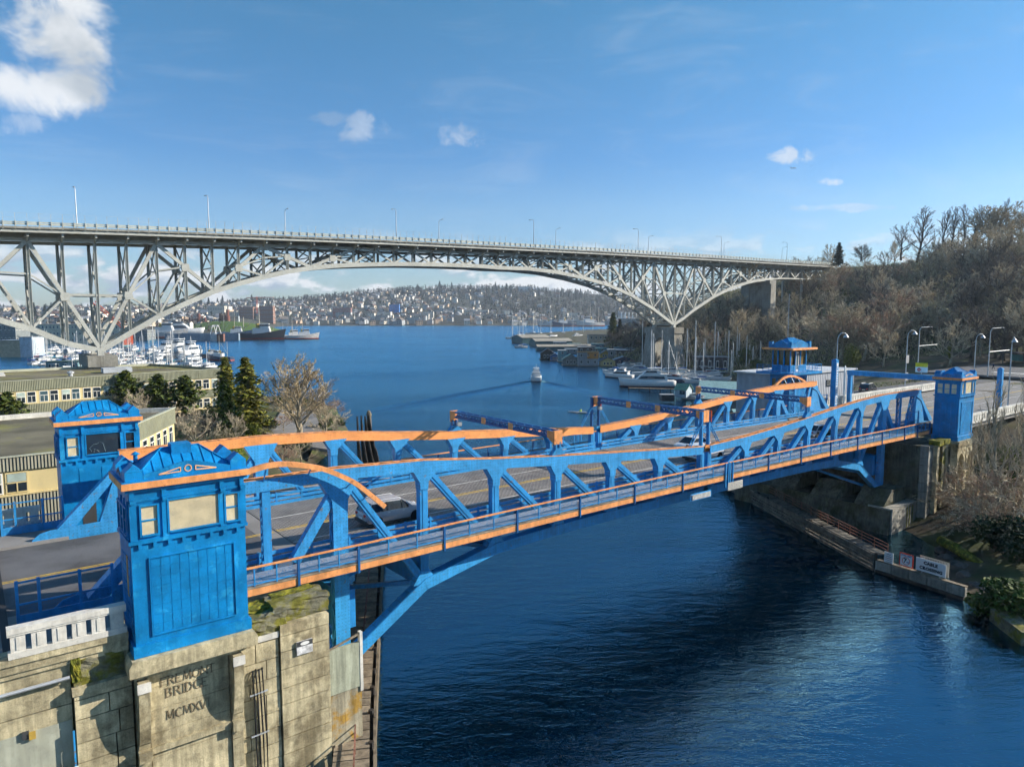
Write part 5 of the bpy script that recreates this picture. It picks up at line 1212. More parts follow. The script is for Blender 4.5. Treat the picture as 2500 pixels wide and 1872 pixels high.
# ------------------------------------------------------------------ vehicles
def vehicle(name, label, loc, rz, L, W, H, paint, st, belt=.58, roof0=.30, roof1=.86, hood=.62, wb=(.18, .80), wr=.36, rack=False, van=False, cat='car'):
    """st: 'suv' | 'sedan' | 'van' | 'pickup'; x runs from the tail (0) to the nose (L)"""
    r = thing(name, label, cat, loc, rz)
    hw = W/2
    def loft(nm, sec, m, par, smooth=True):
        b = MB(); n = len(sec[0]); vs = [p for s_ in sec for p in s_]; fs = []
        for i in range(len(sec)-1):
            for j in range(n): fs.append((i*n+j, i*n+(j+1) % n, (i+1)*n+(j+1) % n, (i+1)*n+j))
        fs.append(tuple(range(n-1, -1, -1))); fs.append(tuple((len(sec)-1)*n+j for j in range(n))); b.add(vs, fs)
        o = b.build(nm, m, par, smooth=False, local=True)
        if smooth:
            for p in o.data.polygons: p.use_smooth = len(p.vertices) == 4
            try: o.data.set_sharp_from_angle(angle=R_(38))
            except Exception: pass
        return o
    zb = .30; zbelt = H*belt
    # lower body sections
    tail = {'suv': .0, 'van': .0, 'sedan': .06, 'pickup': .02}[st]; sec = []
    for t, z, k in ((0, zbelt*.82, .84), (.02, zbelt*.96, .93), (.10, zbelt, .99), (.5, zbelt, 1.0), (.70, zbelt*.99, 1.0), (.86, H*hood*.93, .97), (.95, H*hood*.80, .90), (1.0, H*hood*.62, .78)):
        if st == 'sedan' and t < .05: z *= .92
        y = hw*k; x = L*t-L/2
        sec.append([(x, -y*.92, zb), (x, -y, zb+.22), (x, -y, zbelt*.72 if t < .9 else z*.8), (x, -y*.95, z), (x, y*.95, z), (x, y, zbelt*.72 if t < .9 else z*.8), (x, y, zb+.22), (x, y*.92, zb)])
    body = loft('body', sec, paint, r)
    # glasshouse
    g0, g1 = {'suv': (.03, .76), 'van': (.02, .84), 'sedan': (.12, .78), 'pickup': (.40, .78)}[st]; q0, q1 = {'suv': (.10, .60), 'van': (.05, .70), 'sedan': (.30, .58), 'pickup': (.44, .62)}[st]
    sec = []
    for t, z in ((g0, zbelt-.03), (q0, H-.06), ((q0+q1)/2, H-.02), (q1, H-.07), (g1, zbelt-.03)):
        top = z > zbelt; k = .80 if top else .93; x = L*t-L/2
        sec.append((x, z, k))
    b = MB(); pts = [(x, z) for x, z, k in sec]
    vs = []; 
    for sy in (-1, 1):
        for x, z, k in sec: vs.append((x, sy*hw*k, z))
    n = len(sec); fs = [tuple(range(n)), tuple(range(2*n-1, n-1, -1))]+[(i, n+i, n+i+1, i+1) for i in range(n-1)]
    b.add(vs, [f[::-1] for f in fs]); b.build('glasshouse', GLASS, r, local=True)
    # roof skin and pillars
    b = MB(); xs = [L*q0-L/2-.04, L*(q0+q1)/2-L/2, L*q1-L/2+.04]; zs = [H-.05, H, H-.06]
    for i in range(2): b.add([(xs[i], -hw*.80, zs[i]), (xs[i+1], -hw*.80, zs[i+1]), (xs[i+1], hw*.80, zs[i+1]), (xs[i], hw*.80, zs[i])], [(0, 1, 2, 3)]); b.add([(xs[i], -hw*.815, zs[i]-.09), (xs[i+1], -hw*.815, zs[i+1]-.09), (xs[i+1], -hw*.80, zs[i+1]), (xs[i], -hw*.80, zs[i])], [(0, 1, 2, 3)]); b.add([(xs[i], hw*.815, zs[i]-.09), (xs[i+1], hw*.815, zs[i+1]-.09), (xs[i+1], hw*.80, zs[i+1]), (xs[i], hw*.80, zs[i])], [(3, 2, 1, 0)])
    b.build('roof', paint, r, local=True)
    for sy in (-1, 1):
        for (ta, za, ka), (tb, zb_, kb) in (((g0, zbelt-.03, .93), (q0, H-.06, .80)), ((g1, zbelt-.03, .93), (q1, H-.07, .80))):
            b = MB(); b.beam((L*ta-L/2, sy*hw*ka, za), (L*tb-L/2, sy*hw*kb, zb_), .09, .05, (0, 1, 0)); b.build('pillar', paint, r, local=True)
        for t in ((.34, .58) if st in ('suv', 'van') else (.45,)):
            b = MB(); b.beam((L*t-L/2, sy*hw*.935, zbelt-.02), (L*t-L/2, sy*hw*.81, H-.08), .08, .03, (0, 1, 0)); b.build('pillar', DARK if st != 'van' else paint, r, local=True)
        for t in (.36, .60): b = MB(); b.box(L*t-L/2-.09, L*t-L/2+.09, sy*hw*1.0-.02, sy*hw*1.0+.02, zbelt*.86, zbelt*.90); b.build('door_handle', GALV, r, local=True)
        b = MB(); b.box(L*.68-L/2, L*.68-L/2+.2, sy*(hw+.04)-.09, sy*(hw+.04)+.09, zbelt+.0, zbelt+.16); b.build('wing_mirror', paint, r, local=True)
        for t in wb:
            x = L*t-L/2; b = MB(); pr = [(wr*.62, -.11), (wr*.96, -.12), (wr, -.06), (wr, .06), (wr*.96, .12), (wr*.62, .11)]
            vs = []; nn = 18
            for rad, d in pr:
                for j in range(nn): a = 2*math.pi*j/nn; vs.append((x+rad*math.cos(a), sy*(hw-.10)+d, wr+rad*math.sin(a)))
            fs = [(i*nn+j, i*nn+(j+1) % nn, (i+1)*nn+(j+1) % nn, (i+1)*nn+j) for i in range(len(pr)-1) for j in range(nn)]; b.add(vs, fs); w_ = b.build('wheel', BLACK, r, local=True)
            b = MB()
            for k in range(5):
                a = 2*math.pi*k/5; b.beam((x, sy*(hw-.0)-sy*.02, wr), (x+wr*.62*math.cos(a), sy*hw-sy*.02, wr+wr*.62*math.sin(a)), .09, .03, (0, 1, 0))
            b.build('spokes', GALV, w_, local=True)
            b = MB(); b.prism([(x+wr*.64*math.cos(2*math.pi*j/14), wr+wr*.64*math.sin(2*math.pi*j/14)) for j in range(14)], sy*(hw-.07)-.02, sy*(hw-.07)+.02, axis='y'); b.build('rim', DARK, w_, local=True)
            b = MB(); b.prism([(x+wr*1.13*math.cos(2*math.pi*j/16), wr*1.02+wr*1.13*math.sin(2*math.pi*j/16)) for j in range(16)], sy*(hw-.035)-.04, sy*(hw-.035)+.03, axis='y'); b.build('wheel_arch', BLACK, r, local=True)
        b = MB(); b.box(-L/2-.015, -L/2+.20, sy*hw*.66-.14, sy*hw*.66+.16, zbelt*.74, zbelt*.90); b.build('tail_light', mat('tail_light_red', (.55, .02, .02), .25), r, local=True)
        b = MB(); b.box(L/2-.42, L/2-.14, sy*hw*.70-.16, sy*hw*.70+.12, H*hood*.70, H*hood*.82); b.build('headlight', mat('headlight_lens', (.7, .72, .75), .15), r, local=True)
        if rack: b = MB(); b.tube([(L*.14-L/2, sy*hw*.70, H-.02), (L*.16-L/2, sy*hw*.70, H+.07), (L*.56-L/2, sy*hw*.70, H+.06), (L*.58-L/2, sy*hw*.70, H-.03)], .025, 6); b.build('roof_rail', GALV, r, local=True)
    b = MB(); b.box(-L/2-.03, -L/2+.05, -.26, .26, zbelt*.55, zbelt*.68); b.build('number_plate', WHITE, r, local=True)
    b = MB(); b.box(-L/2-.05, -L/2+.2, -hw*.9, hw*.9, zb, zb+.24); b.build('bumper', DARK if st == 'suv' else paint, r, local=True)
    return r
def paint(name, col, rough=.25): return mat(name, col, rough, var=.05, spec=.6, metal=.25)
GREYP = paint('metallic_grey_paint', (.42, .43, .45)); SILV = paint('silver_paint', (.55, .56, .57)); WHT = paint('white_car_paint', (.75, .76, .76)); NAVY = paint('dark_navy_paint', (.03, .035, .05))
vehicle('suv', 'metallic grey SUV driving past the orange curved arm', (6.15, 4.35, ROADZ+.09), 0, 5.0, 2.0, 1.8, GREYP, 'suv', rack=True, belt=.60)
vehicle('sedan', 'silver car on the far leaf seen between the truss posts', (66.8, 4.4, ROADZ+.05), 0, 4.6, 1.85, 1.5, SILV, 'sedan')
vehicle('car', 'white car half hidden behind the mid span gantry posts', (42.6, 3.6, ROADZ+.2), 0, 4.9, 1.95, 1.75, WHT, 'suv')
vehicle('car', 'white car with dark windscreen in the far lane at mid span', (GZ(1690, 1097, ROADZ+.2).x, GZ(1690, 1097, ROADZ+.2).y, ROADZ+.2), math.pi, 4.7, 1.9, 1.5, WHT, 'sedan')
vehicle('suv', 'dark parked estate car with pale roof below the bare hillside', (121.5, 24.0, 11.92), .1, 4.9, 1.95, 1.75, NAVY, 'suv', rack=True)
for i, (x, y, c) in enumerate(((300, 214, SILV), (304, 217, NAVY), (308, 220, WHT))):
    vehicle('car', ['pale parked car under the trees behind the south pier', 'dark parked car between the two pale ones behind the south pier', 'white parked car deepest under the trees behind the south pier'][i], (x, y, hs(x, y)+.1), .7, 4.6, 1.9, 1.5, c, 'sedan')

# ------------------------------------------------------------------ people
def person(label, loc, rz, pose, coat, legs, extra=None, name='person'):
    r = thing(name, label, 'person', loc, rz)
    J = pose
    me = bpy.data.meshes.new('body'); ids = list(J); vs = [J[k][:3] for k in ids]
    E_ = [('pelvis', 'chest'), ('chest', 'neck'), ('neck', 'head'), ('head', 'crown'), ('chest', 'lsh'), ('lsh', 'lel'), ('lel', 'lha'), ('chest', 'rsh'), ('rsh', 'rel'), ('rel', 'rha'), ('pelvis', 'lhip'), ('lhip', 'lkn'), ('lkn', 'lan'), ('lan', 'lto'), ('pelvis', 'rhip'), ('rhip', 'rkn'), ('rkn', 'ran'), ('ran', 'rto')]
    me.from_pydata(vs, [(ids.index(a), ids.index(c)) for a, c in E_], [])
    o = bpy.data.objects.new('body', me); sk = o.modifiers.new('s', 'SKIN'); sb = o.modifiers.new('u', 'SUBSURF'); sb.levels = 1; sb.render_levels = 1
    rad = dict(pelvis=.15, chest=.17, neck=.06, head=.10, crown=.085, lsh=.075, rsh=.075, lel=.05, rel=.05, lha=.035, rha=.035, lhip=.10, rhip=.10, lkn=.07, rkn=.07, lan=.05, ran=.05, lto=.045, rto=.045)
    for k, v in zip(ids, me.skin_vertices[0].data): v.radius = (rad[k], rad[k]*.9); v.use_root = k == 'pelvis'
    m2 = baked(o)
    m2.materials.clear(); [m2.materials.append(m) for m in (coat, legs, mat('skin', (.45, .28, .2), .6))]
    for p in m2.polygons:
        z = p.center.z; hz = J['head'][2]; p.material_index = 2 if z > hz-.12 else (1 if z < J['pelvis'][2]+.02 else 0); p.use_smooth = True
    o = bpy.data.objects.new('body', m2); COL.objects.link(o); o.parent = r
    b = MB(); h = J['crown']; b.lathe([(.10, -.03), (.115, .02), (.09, .08), (.02, .12)], 10, (h[0], h[1], h[2])); b.build('hair', DARK, r, local=True, smooth=True)
    return r
WALKP = dict(pelvis=(0, 0, .95), chest=(.02, 0, 1.32), neck=(.03, 0, 1.5), head=(.04, 0, 1.62), crown=(.04, 0, 1.70), lsh=(.02, .19, 1.42), lel=(.10, .23, 1.14), lha=(.24, .20, .93), rsh=(.02, -.19, 1.42), rel=(-.10, -.23, 1.15), rha=(-.10, -.22, .90), lhip=(0, .09, .90), lkn=(-.05, .09, .50), lan=(-.32, .09, .12), lto=(-.22, .09, .04), rhip=(0, -.09, .90), rkn=(.22, -.09, .50), ran=(.30, -.09, .08), rto=(.46, -.09, .03))
person('person in dark jacket walking across the junction', (197.5, 27.2, 12.61), 2.2, WALKP, mat('navy_jacket', (.02, .04, .09), .8), mat('dark_trousers', (.02, .02, .025), .8))
SITP = dict(pelvis=(0, 0, .30), chest=(.08, 0, .68), neck=(.12, 0, .86), head=(.14, 0, .98), crown=(.15, 0, 1.06), lsh=(.1, .19, .78), lel=(.35, .28, .62), lha=(.6, .30, .62), rsh=(.1, -.19, .78), rel=(.35, -.28, .62), rha=(.6, -.30, .62), lhip=(0, .1, .28), lkn=(.45, .12, .50), lan=(.85, .10, .25), lto=(.90, .10, .34), rhip=(0, -.1, .28), rkn=(.45, -.12, .50), ran=(.85, -.10, .25), rto=(.90, -.10, .34))
rp = GZ(1419, 1008, 0)
person('rower in a yellow vest sitting in the narrow shell', (rp.x, rp.y, .10), 2.0, SITP, mat('hi_vis_yellow', (.55, .75, .05), .7), mat('dark_trousers', (.02, .02, .025), .8))
sh = thing('rowing_shell', 'slender rowing shell with oars out under the vested rower', 'boat', (rp.x, rp.y, 0), 2.0)
b = MB(); n = 12; vs = []; 
for i in range(n+1):
    t = i/n; w_ = .30*math.sin(math.pi*t)**.6+.01; x = -4+8*t
    vs += [(x, -w_, .25), (x, 0, .02-.0*t), (x, w_, .25)]
fs = [(i*3+j, i*3+j+1, i*3+j+4, i*3+j+3) for i in range(n) for j in range(2)]+[(i*3, i*3+3, i*3+5, i*3+2) for i in range(n)]
b.add(vs, fs); b.build('hull', WHITEG, sh, local=True)
for s_ in (-1, 1):
    b = MB(); b.tube([(.55, s_*.3, .7), (.2, s_*2.9, .2)], .025, 5); b.beam((.2, s_*2.6, .25), (.1, s_*3.1, .16), .2, .03); b.build('oar', mat('oar', (.5, .5, .5), .5), sh, local=True)

# ------------------------------------------------------------------ lamps, posts, gantry, signs on the far approach
def bell_lamp(px, ytop, Y, zbase, label, arm=1, box=None):
    P0 = GY(px, ytop, Y); x, zt_ = P0.x, P0.z
    r = thing('street_lamp', label, 'street lamp', (x, Y, zbase), group='bell shaded lamps on the far approach')
    b = MB(); b.tube([(x, Y, zbase), (x, Y, zbase+1.2), (x, Y, zt_-1.2)], [.13, .11, .08], 8); b.tube([(x, Y, zt_-1.2), (x+arm*.1, Y-.1, zt_-.5), (x+arm*.55, Y-.35, zt_-.02), (x+arm*1.1, Y-.6, zt_-.08), (x+arm*1.25, Y-.7, zt_-.25)], .065, 8); b.build('pole', GALV, r)
    b = MB(); b.lathe([(.06, .25), (.12, .15), (.22, 0), (.42, -.30), (.44, -.36), (.03, -.30)], 12, (x+arm*1.28, Y-.72, zt_-.45)); b.build('bell_shade', GALV, r, smooth=True)
    if box:
        for zz in box: boxo('sign_plate', x-.6, x+.6, Y-.2, Y-.12, zz, zz+1.5, GREY, r)
    return r
bell_lamp(2046, 812, 17.2, 11.8, 'bell shaded lamp beside the tall blue lettered post')
bell_lamp(2217, 806, 17.8, 11.8, 'bell shaded lamp with grey boxes on its pole past the parked car', box=(14.6, 17.9))
bell_lamp(2384, 815, 12.0, 12.0, 'bell shaded lamp rising behind the half hidden blue tower roof')
bell_lamp(2472, 822, -2.5, 12.0, 'bell shaded lamp at the right edge with its arm to the left', arm=-1)
def cobra(px, ytop, pbase, Y, zbase, label, arm):
    P0 = GY(px, ytop, Y); x, zt_ = P0.x, P0.z
    r = thing('street_light', label, 'street light', (x, Y, zbase), group='tall arm lights at the junction')
    b = MB(); b.tube([(x, Y, zbase), (x, Y, zt_-.8), (x+arm*.4, Y-.2, zt_-.15), (x+arm*3.6, Y-1.2, zt_)], [.14, .09, .07, .05], 7); b.build('pole', GALV, r)
    b = MB(); b.box(min(x+arm*3.4, x+arm*4.3), max(x+arm*3.4, x+arm*4.3), Y-1.4, Y-1.05, zt_-.08, zt_+.08); b.build('lamp_head', GREY, r)
    b = MB(); b.tube([(x, Y, zbase+5.8), (x+arm*6.5, Y-2, zbase+6.1)], .06, 6); b.build('mast_arm', GALV, r)
    return r
cobra(2246, 798, 0, 40, 13, 'thin arm light left of the pale bare tree', 1); cobra(2419, 800, 0, 20, 12.6, 'tall arm light beside the walking person', 1); cobra(2454, 786, 0, 40, 12.8, 'arm light farthest up the junction by the bus shelter', 1)
def post(x, y, z0, z1, w, label, m=BLUE, strip=False, name='blue_post'):
    r = thing(name, label, 'post', (x, y, z0))
    boxo('shaft', x-w/2, x+w/2, y-w/2, y+w/2, z0, z1, m, r); b = MB(); b.add([(x-w*.6, y-w*.6, z1), (x+w*.6, y-w*.6, z1), (x+w*.6, y+w*.6, z1), (x-w*.6, y+w*.6, z1), (x, y, z1+.3)], [(0, 1, 4), (1, 2, 4), (2, 3, 4), (3, 0, 4), (3, 2, 1, 0)]); b.build('cap', m, r)
    if strip:
        boxo('white_strip', x-w*.3, x+w*.3, y-w/2-.03, y-w/2-.002, z0+.4, z1-.4, WHITE, r)
        z = z0+.6
        while z < z1-.8: boxo('strip_mark', x-w*.2, x+w*.2, y-w/2-.045, y-w/2-.031, z, z+rnd.uniform(.12, .3), BLUE, r); z += .42
    return r
post(94.05, 16.6, 12.0, 19.6, .8, 'tall blue post with a pale lettered strip beside the grey shed', strip=True)
post(112.5, -1.0, 11.7, 18.4, .7, 'blue post standing behind the bare branches by the right balustrade')
post(98.2, 17.0, 12.0, 18.3, .18, 'slim white pole left of the blue overhead beam', WHITE, name='white_pole')
r = thing('overhead_beam', 'plain blue beam frame crossing the far approach road', 'gantry', (99.2, 8, 11.8))
for y in (16.6, -1.6): boxo('leg', 98.9, 99.5, y-.3, y+.3, 11.8, 16.95, BLUE, r)
boxo('cross_beam', 98.85, 99.55, -1.95, 16.95, 16.96, 17.75, BLUE, r)
r = thing('road_sign', 'yellow topped sign with a red disc above the blue beam', 'sign', (100, 5.5, 17.76)); 
c0 = GY(2261, 900, 6.0); x = 100.5
boxo('post', x-.04, x+.04, 5.96, 6.04, 17.76, 18.6, GALV, r)
q = GY(2261, 905, 6.0)
s0 = Vector((100.4, GZ(2261, 905, 19).y*0+6.0, 19.0))
boxo('panel', x-.03, x, 5.1, 6.9, 18.0, 19.2, WHITE, r); boxo('yellow_panel', x-.04, x-.031, 5.1, 6.9, 18.85, 19.5, mat('sign_yellow', (.75, .6, .03), .5), r)
b = MB(); b.prism([(6.35+.28*math.cos(k*math.pi/8), 18.42+.28*math.sin(k*math.pi/8)) for k in range(16)], x-.045, x-.031, axis='x'); b.build('red_disc', RED, r); boxo('white_bar', x-.05, x-.046, 6.17, 6.53, 18.38, 18.46, WHITE, r)
# bus shelter
r = thing('bus_shelter', 'dark green flat roofed bus shelter at the right edge', 'shelter', (222, 26, 13)); boxo('roof', 219, 226, 21, 33, 16.0, 16.25, DARK, r)
for x in (219.5, 225.5):
    for y in (22, 27, 32): boxo('post', x-.1, x+.1, y-.1, y+.1, 12.9, 15.99, DARK, r)
boxo('back_panel', 225.2, 225.3, 22, 32, 13.6, 15.5, mat('teal_panel', (.05, .22, .22), .4), r); boxo('bench', 223, 224, 23.5, 30, 13.3, 13.45, WOOD, r)
# ------------------------------------------------------------------ vegetation
def np_mesh(name, V, Fq, m):
    """vertices (n,3) and quads (k,4) straight into a mesh"""
    me = bpy.data.meshes.new(name); n, k = len(V), len(Fq)
    me.vertices.add(n); me.vertices.foreach_set('co', np.asarray(V, np.float32).ravel())
    me.loops.add(k*4); me.loops.foreach_set('vertex_index', np.asarray(Fq, np.int32).ravel())
    me.polygons.add(k); me.polygons.foreach_set('loop_start', np.arange(0, k*4, 4, dtype=np.int32)); me.polygons.foreach_set('loop_total', np.full(k, 4, np.int32))
    me.materials.append(m); me.update(calc_edges=True); return me
def blades(P0, P1, w, rs, tipw=.3):
    """flat strips between point arrays, random roll"""
    P0 = np.asarray(P0, float); P1 = np.asarray(P1, float); d = P1-P0; d /= np.linalg.norm(d, axis=1)[:, None]+1e-9
    q = rs.randn(len(P0), 3); x = np.cross(d, q); x /= np.linalg.norm(x, axis=1)[:, None]+1e-9; w = np.broadcast_to(np.asarray(w, float), (len(P0),))[:, None]*.5
    V = np.stack([P0-x*w, P0+x*w, P1+x*w*tipw, P1-x*w*tipw], 1).reshape(-1, 3); return V, np.arange(len(V)).reshape(-1, 4)
def leaves(C, size, rs, flat=.0):
    """small randomly turned leaf cards at centres C"""
    n = len(C); a = rs.randn(n, 3); a[:, 2] *= 1-flat; a /= np.linalg.norm(a, axis=1)[:, None]; b = np.cross(a, rs.randn(n, 3)); b /= np.linalg.norm(b, axis=1)[:, None]+1e-9
    s = (np.broadcast_to(np.asarray(size, float), (n,))*rs.uniform(.6, 1.3, n))[:, None]
    V = np.stack([C-a*s, C+b*s*.45, C+a*s, C-b*s*.45], 1).reshape(-1, 3); return V, np.arange(len(V)).reshape(-1, 4)
def _rot(d, ang, rs):
    a = Vector(rs.randn(3)).cross(d).normalized(); return (Matrix.Rotation(ang, 3, a) @ d).normalized()
def bare_tree(seed, H=1.0, habit='round', bark=BARK, twig=TWIG, n1=11, n2=7, n3=7, n4=5, tw=.0045, name='bare_tree', clear=.22, stems=1):
    """unit-height leafless tree: trunk mesh (tubes) + crown mesh (twig strips)"""
    rs = np.random.RandomState(seed); tb = MB(); S0, S1, SW = [], [], []
    up = {'round': .35, 'tall': .75, 'fan': .5, 'wild': .3}[habit]; spread = {'round': 1.0, 'tall': .55, 'fan': .85, 'wild': 1.1}[habit]
    for st in range(stems):
        base = Vector((rs.uniform(-.06, .06), rs.uniform(-.06, .06), 0))*(stems > 1); lean = Vector((rs.uniform(-.10, .10), rs.uniform(-.10, .10), 1)).normalized() if stems == 1 else Vector((rs.uniform(-.3, .3), rs.uniform(-.3, .3), 1)).normalized()
        th = {'round': .55, 'tall': .92, 'fan': .5, 'wild': .7}[habit]; pts = [base]; n = 6
        for i in range(n): pts.append(pts[-1]+(lean+Vector(rs.randn(3))*.09).normalized()*th/n)
        r0 = .022/(stems**.4); tb.tube(pts, [r0*(1-.8*i/n) for i in range(n+1)], 7)
        for k in range(n1):
            t = clear+(1-clear)*(k+rs.rand()*.8)/n1; t = min(t, .99); i = int(t*n); p = pts[i].lerp(pts[i+1], t*n-i)
            az = k*2.4+rs.uniform(-.5, .5); el = up+.55*t+rs.uniform(-.15, .2); d = Vector((math.cos(az)*math.cos(el), math.sin(az)*math.cos(el), math.sin(el)))
            L = (.46*spread)*(1.15-.55*t)*rs.uniform(.75, 1.15) if habit != 'tall' else .42*(1.1-.6*t)*rs.uniform(.7, 1.1)
            q = [p]; 
            for j in range(4): d = (d+Vector((0, 0, .10 if habit != 'wild' else .0))+Vector(rs.randn(3))*.10).normalized(); q.append(q[-1]+d*L/4)
            tb.tube(q, [r0*.42*(1-.75*j/4)*(1.1-.4*t) for j in range(5)], 5, cap=False)
            for a in range(n2):
                u = .22+.78*(a+rs.rand())/n2; u = min(u, .99); j = int(u*4); pp = q[j].lerp(q[j+1], u*4-j); dd = _rot((q[j+1]-q[j]).normalized(), rs.uniform(.35, .95), rs); dd = (dd+Vector((0, 0, .22 if habit != 'wild' else .05))).normalized(); LL = L*.48*rs.uniform(.6, 1.1)*(1.15-.5*u)
                m_ = pp+dd*LL*.5+Vector(rs.randn(3))*LL*.05; e = m_+(dd+Vector((0, 0, .15))).normalized()*LL*.5
                tb.tube([pp, m_, e], [r0*.15, r0*.11, r0*.06], 3, cap=False)
                for c in range(n3):
                    v = .15+.85*(c+rs.rand())/n3; b0 = pp.lerp(m_, v*2) if v < .5 else m_.lerp(e, v*2-1); d3 = _rot(dd, rs.uniform(.3, .9), rs); d3 = (d3+Vector((0, 0, .25 if habit != 'wild' else 0))).normalized(); L3 = LL*.5*rs.uniform(.5, 1.1); b1 = b0+d3*L3
                    S0.append(b0); S1.append(b1); SW.append(tw*1.3)
                    for g_ in range(n4):
                        w_ = rs.uniform(.2, 1); c0 = b0.lerp(b1, w_); d4 = _rot(d3, rs.uniform(.3, .8), rs); S0.append(c0); S1.append(c0+(d4+Vector((0, 0, .2))).normalized()*L3*.55*rs.uniform(.5, 1.1)); SW.append(tw)
    V, Fq = blades(np.array(S0), np.array(S1), np.array(SW), rs)
    zz = max(V[:, 2].max(), .2); k = 1/zz
    tb.v = [(a*k, b_*k, c*k) for a, b_, c in tb.v]; V = V*k
    root = bpy.data.objects.new(name, None); root['category'] = 'tree'
    t_ = bpy.data.objects.new('trunk', tb.mesh('trunk', bark, smooth=True)); t_.parent = root
    c_ = bpy.data.objects.new('crown', np_mesh('crown', V, Fq, twig)); c_.parent = root
    return root
def conifer(seed, habit='fir', m=NEEDLE, name='conifer_tree', nb=90, nl=16, leaf=.028, wid=.2, bark=BARK_D):
    rs = np.random.RandomState(seed); tb = MB(); tb.tube([(0, 0, 0), (.004, 0, .5), (0, 0, .98)], [.016, .010, .002], 6); C = []; P0 = []; P1 = []
    for k in range(nb):
        t = .06+.92*(k/nb)**.9; az = k*2.399+rs.uniform(-.3, .3); w_ = wid*((1-t)**.8+.03)*(rs.uniform(.45, 1.3) if habit != 'fir' else rs.uniform(.6, 1.18)); droop = {'fir': .15, 'cedar': .62, 'pine': -.25}[habit]
        if habit == 'pine' and t < .35: w_ *= .65
        d = np.array([math.cos(az), math.sin(az), 0]); base = np.array([0, 0, t])
        for j in range(nl):
            u = (j+.6)/nl; p = base+d*w_*u+np.array([0, 0, -droop*w_*u**1.6]); C.append(p+rs.randn(3)*w_*.07); C.append(p+rs.randn(3)*w_*.12+np.array([0, 0, -w_*.08*(habit == 'cedar')]))
        e = base+d*w_; tb.beam(tuple(base), (e[0]*.8, e[1]*.8, t-droop*w_*.6), .004, .004)
    C = np.array(C); V, Fq = leaves(C, leaf, rs, .2)
    root = bpy.data.objects.new(name, None); root['category'] = 'tree'
    t_ = bpy.data.objects.new('trunk', tb.mesh('trunk', bark)); t_.parent = root
    c_ = bpy.data.objects.new('crown', np_mesh('crown', V, Fq, m)); c_.parent = root
    return root
def bush(seed, m=LEAF, name='evergreen_bush', n=2200, leaf=.05, lobes=7, tall=1.0):
    rs = np.random.RandomState(seed); C = []
    for k in range(lobes):
        c = np.array([rs.uniform(-.3, .3), rs.uniform(-.3, .3), rs.uniform(.25, .7)*tall]); r = rs.uniform(.2, .36); d = rs.randn(n//lobes, 3); d /= np.linalg.norm(d, axis=1)[:, None]; C.append(c+d*r*rs.uniform(.55, 1.05, (n//lobes, 1))*np.array([1, 1, .95*tall]))
    C = np.concatenate(C); C = C[C[:, 2] > .0]; V, Fq = leaves(C, leaf, rs); V[:, 2] /= max(V[:, 2].max(), .1)
    root = bpy.data.objects.new(name, None); root['category'] = 'bush'
    tb = MB(); [tb.tube([(0, 0, 0), (rs.uniform(-.2, .2), rs.uniform(-.2, .2), .6)], [.03, .01], 4) for _ in range(4)]
    t_ = bpy.data.objects.new('stem', tb.mesh('stem', BARK_D)); t_.parent = root
    c_ = bpy.data.objects.new('foliage', np_mesh('foliage', V, Fq, m)); c_.parent = root
    return root
PROTO = {}
def proto(key, fn):
    if key not in PROTO: PROTO[key] = fn()
    return PROTO[key]
def plant(pr, loc, H, label, group=None, rz=None, wide=1.0, cat=None):
    c = pr.copy(); COL.objects.link(c); c.location = loc; c.rotation_euler = (0, 0, rnd.uniform(0, 6.28) if rz is None else rz); c.scale = (H*wide, H*wide, H)
    for ch in pr.children:
        d = ch.copy(); COL.objects.link(d); d.parent = c
    setp(c, label, cat, group); return c
RND = [proto('r%d' % i, lambda i=i: bare_tree(10+i, habit='round', n1=10+i % 3, n2=7, n3=7, n4=7, tw=.0058)) for i in range(4)]
RNDD = [proto('d%d' % i, lambda i=i: bare_tree(40+i, habit='round', bark=BARK_D, twig=TWIG_D, n2=6, n3=6, n4=4)) for i in range(2)]
RNDG = [proto('g%d' % i, lambda i=i: bare_tree(50+i, habit='wild', bark=BARK, twig=TWIG_G, n2=6, n3=6, n4=5, clear=.1)) for i in range(2)]
TALL = [proto('t%d' % i, lambda i=i: bare_tree(20+i, habit='tall', bark=BARK_D, twig=TWIG_D, n1=16, n2=6, n3=5, n4=4, tw=.004)) for i in range(3)]
FAN = proto('fan', lambda: bare_tree(31, habit='fan', bark=BARK_D, twig=TWIG_D, n1=14, clear=.05, stems=2, n2=5))
REDT = proto('red', lambda: bare_tree(32, habit='round', bark=BARK, twig=TWIG_R, n2=7, n3=7, n4=5))
BIG = proto('big', lambda: bare_tree(77, habit='fan', n1=18, n2=9, n3=8, n4=7, tw=.0026, clear=.14, twig=TWIG_B))
THIN = [proto('thin%d' % i, lambda i=i: bare_tree(90+i, habit='tall', n1=14, n2=6, n3=5, n4=3, tw=.0022, clear=.25, bark=BARK, twig=TWIG)) for i in range(2)]
THICK = [proto('thick%d' % i, lambda i=i: bare_tree(95+i, habit='wild', n1=9, n2=7, n3=5, n4=4, tw=.006, clear=.02, stems=3, name='bare_thicket', twig=TWIG_R if i else TWIG)) for i in range(2)]
FIR = [proto('fir%d' % i, lambda i=i: conifer(5+i, 'fir', NEEDLE_D if i else NEEDLE)) for i in range(2)]
CEDAR = proto('cedar', lambda: conifer(8, 'cedar', leafmat('cedar_sprays', (.15, .16, .022), (.27, .24, .04)), nb=130, nl=20, leaf=.02, wid=.19)); PINE = proto('pine', lambda: conifer(9, 'pine', NEEDLE, nb=70, wid=.34, leaf=.04))
BUSH = [proto('b%d' % i, lambda i=i: bush(i, (LEAF, LEAF_Y, NEEDLE_D)[i])) for i in range(3)]
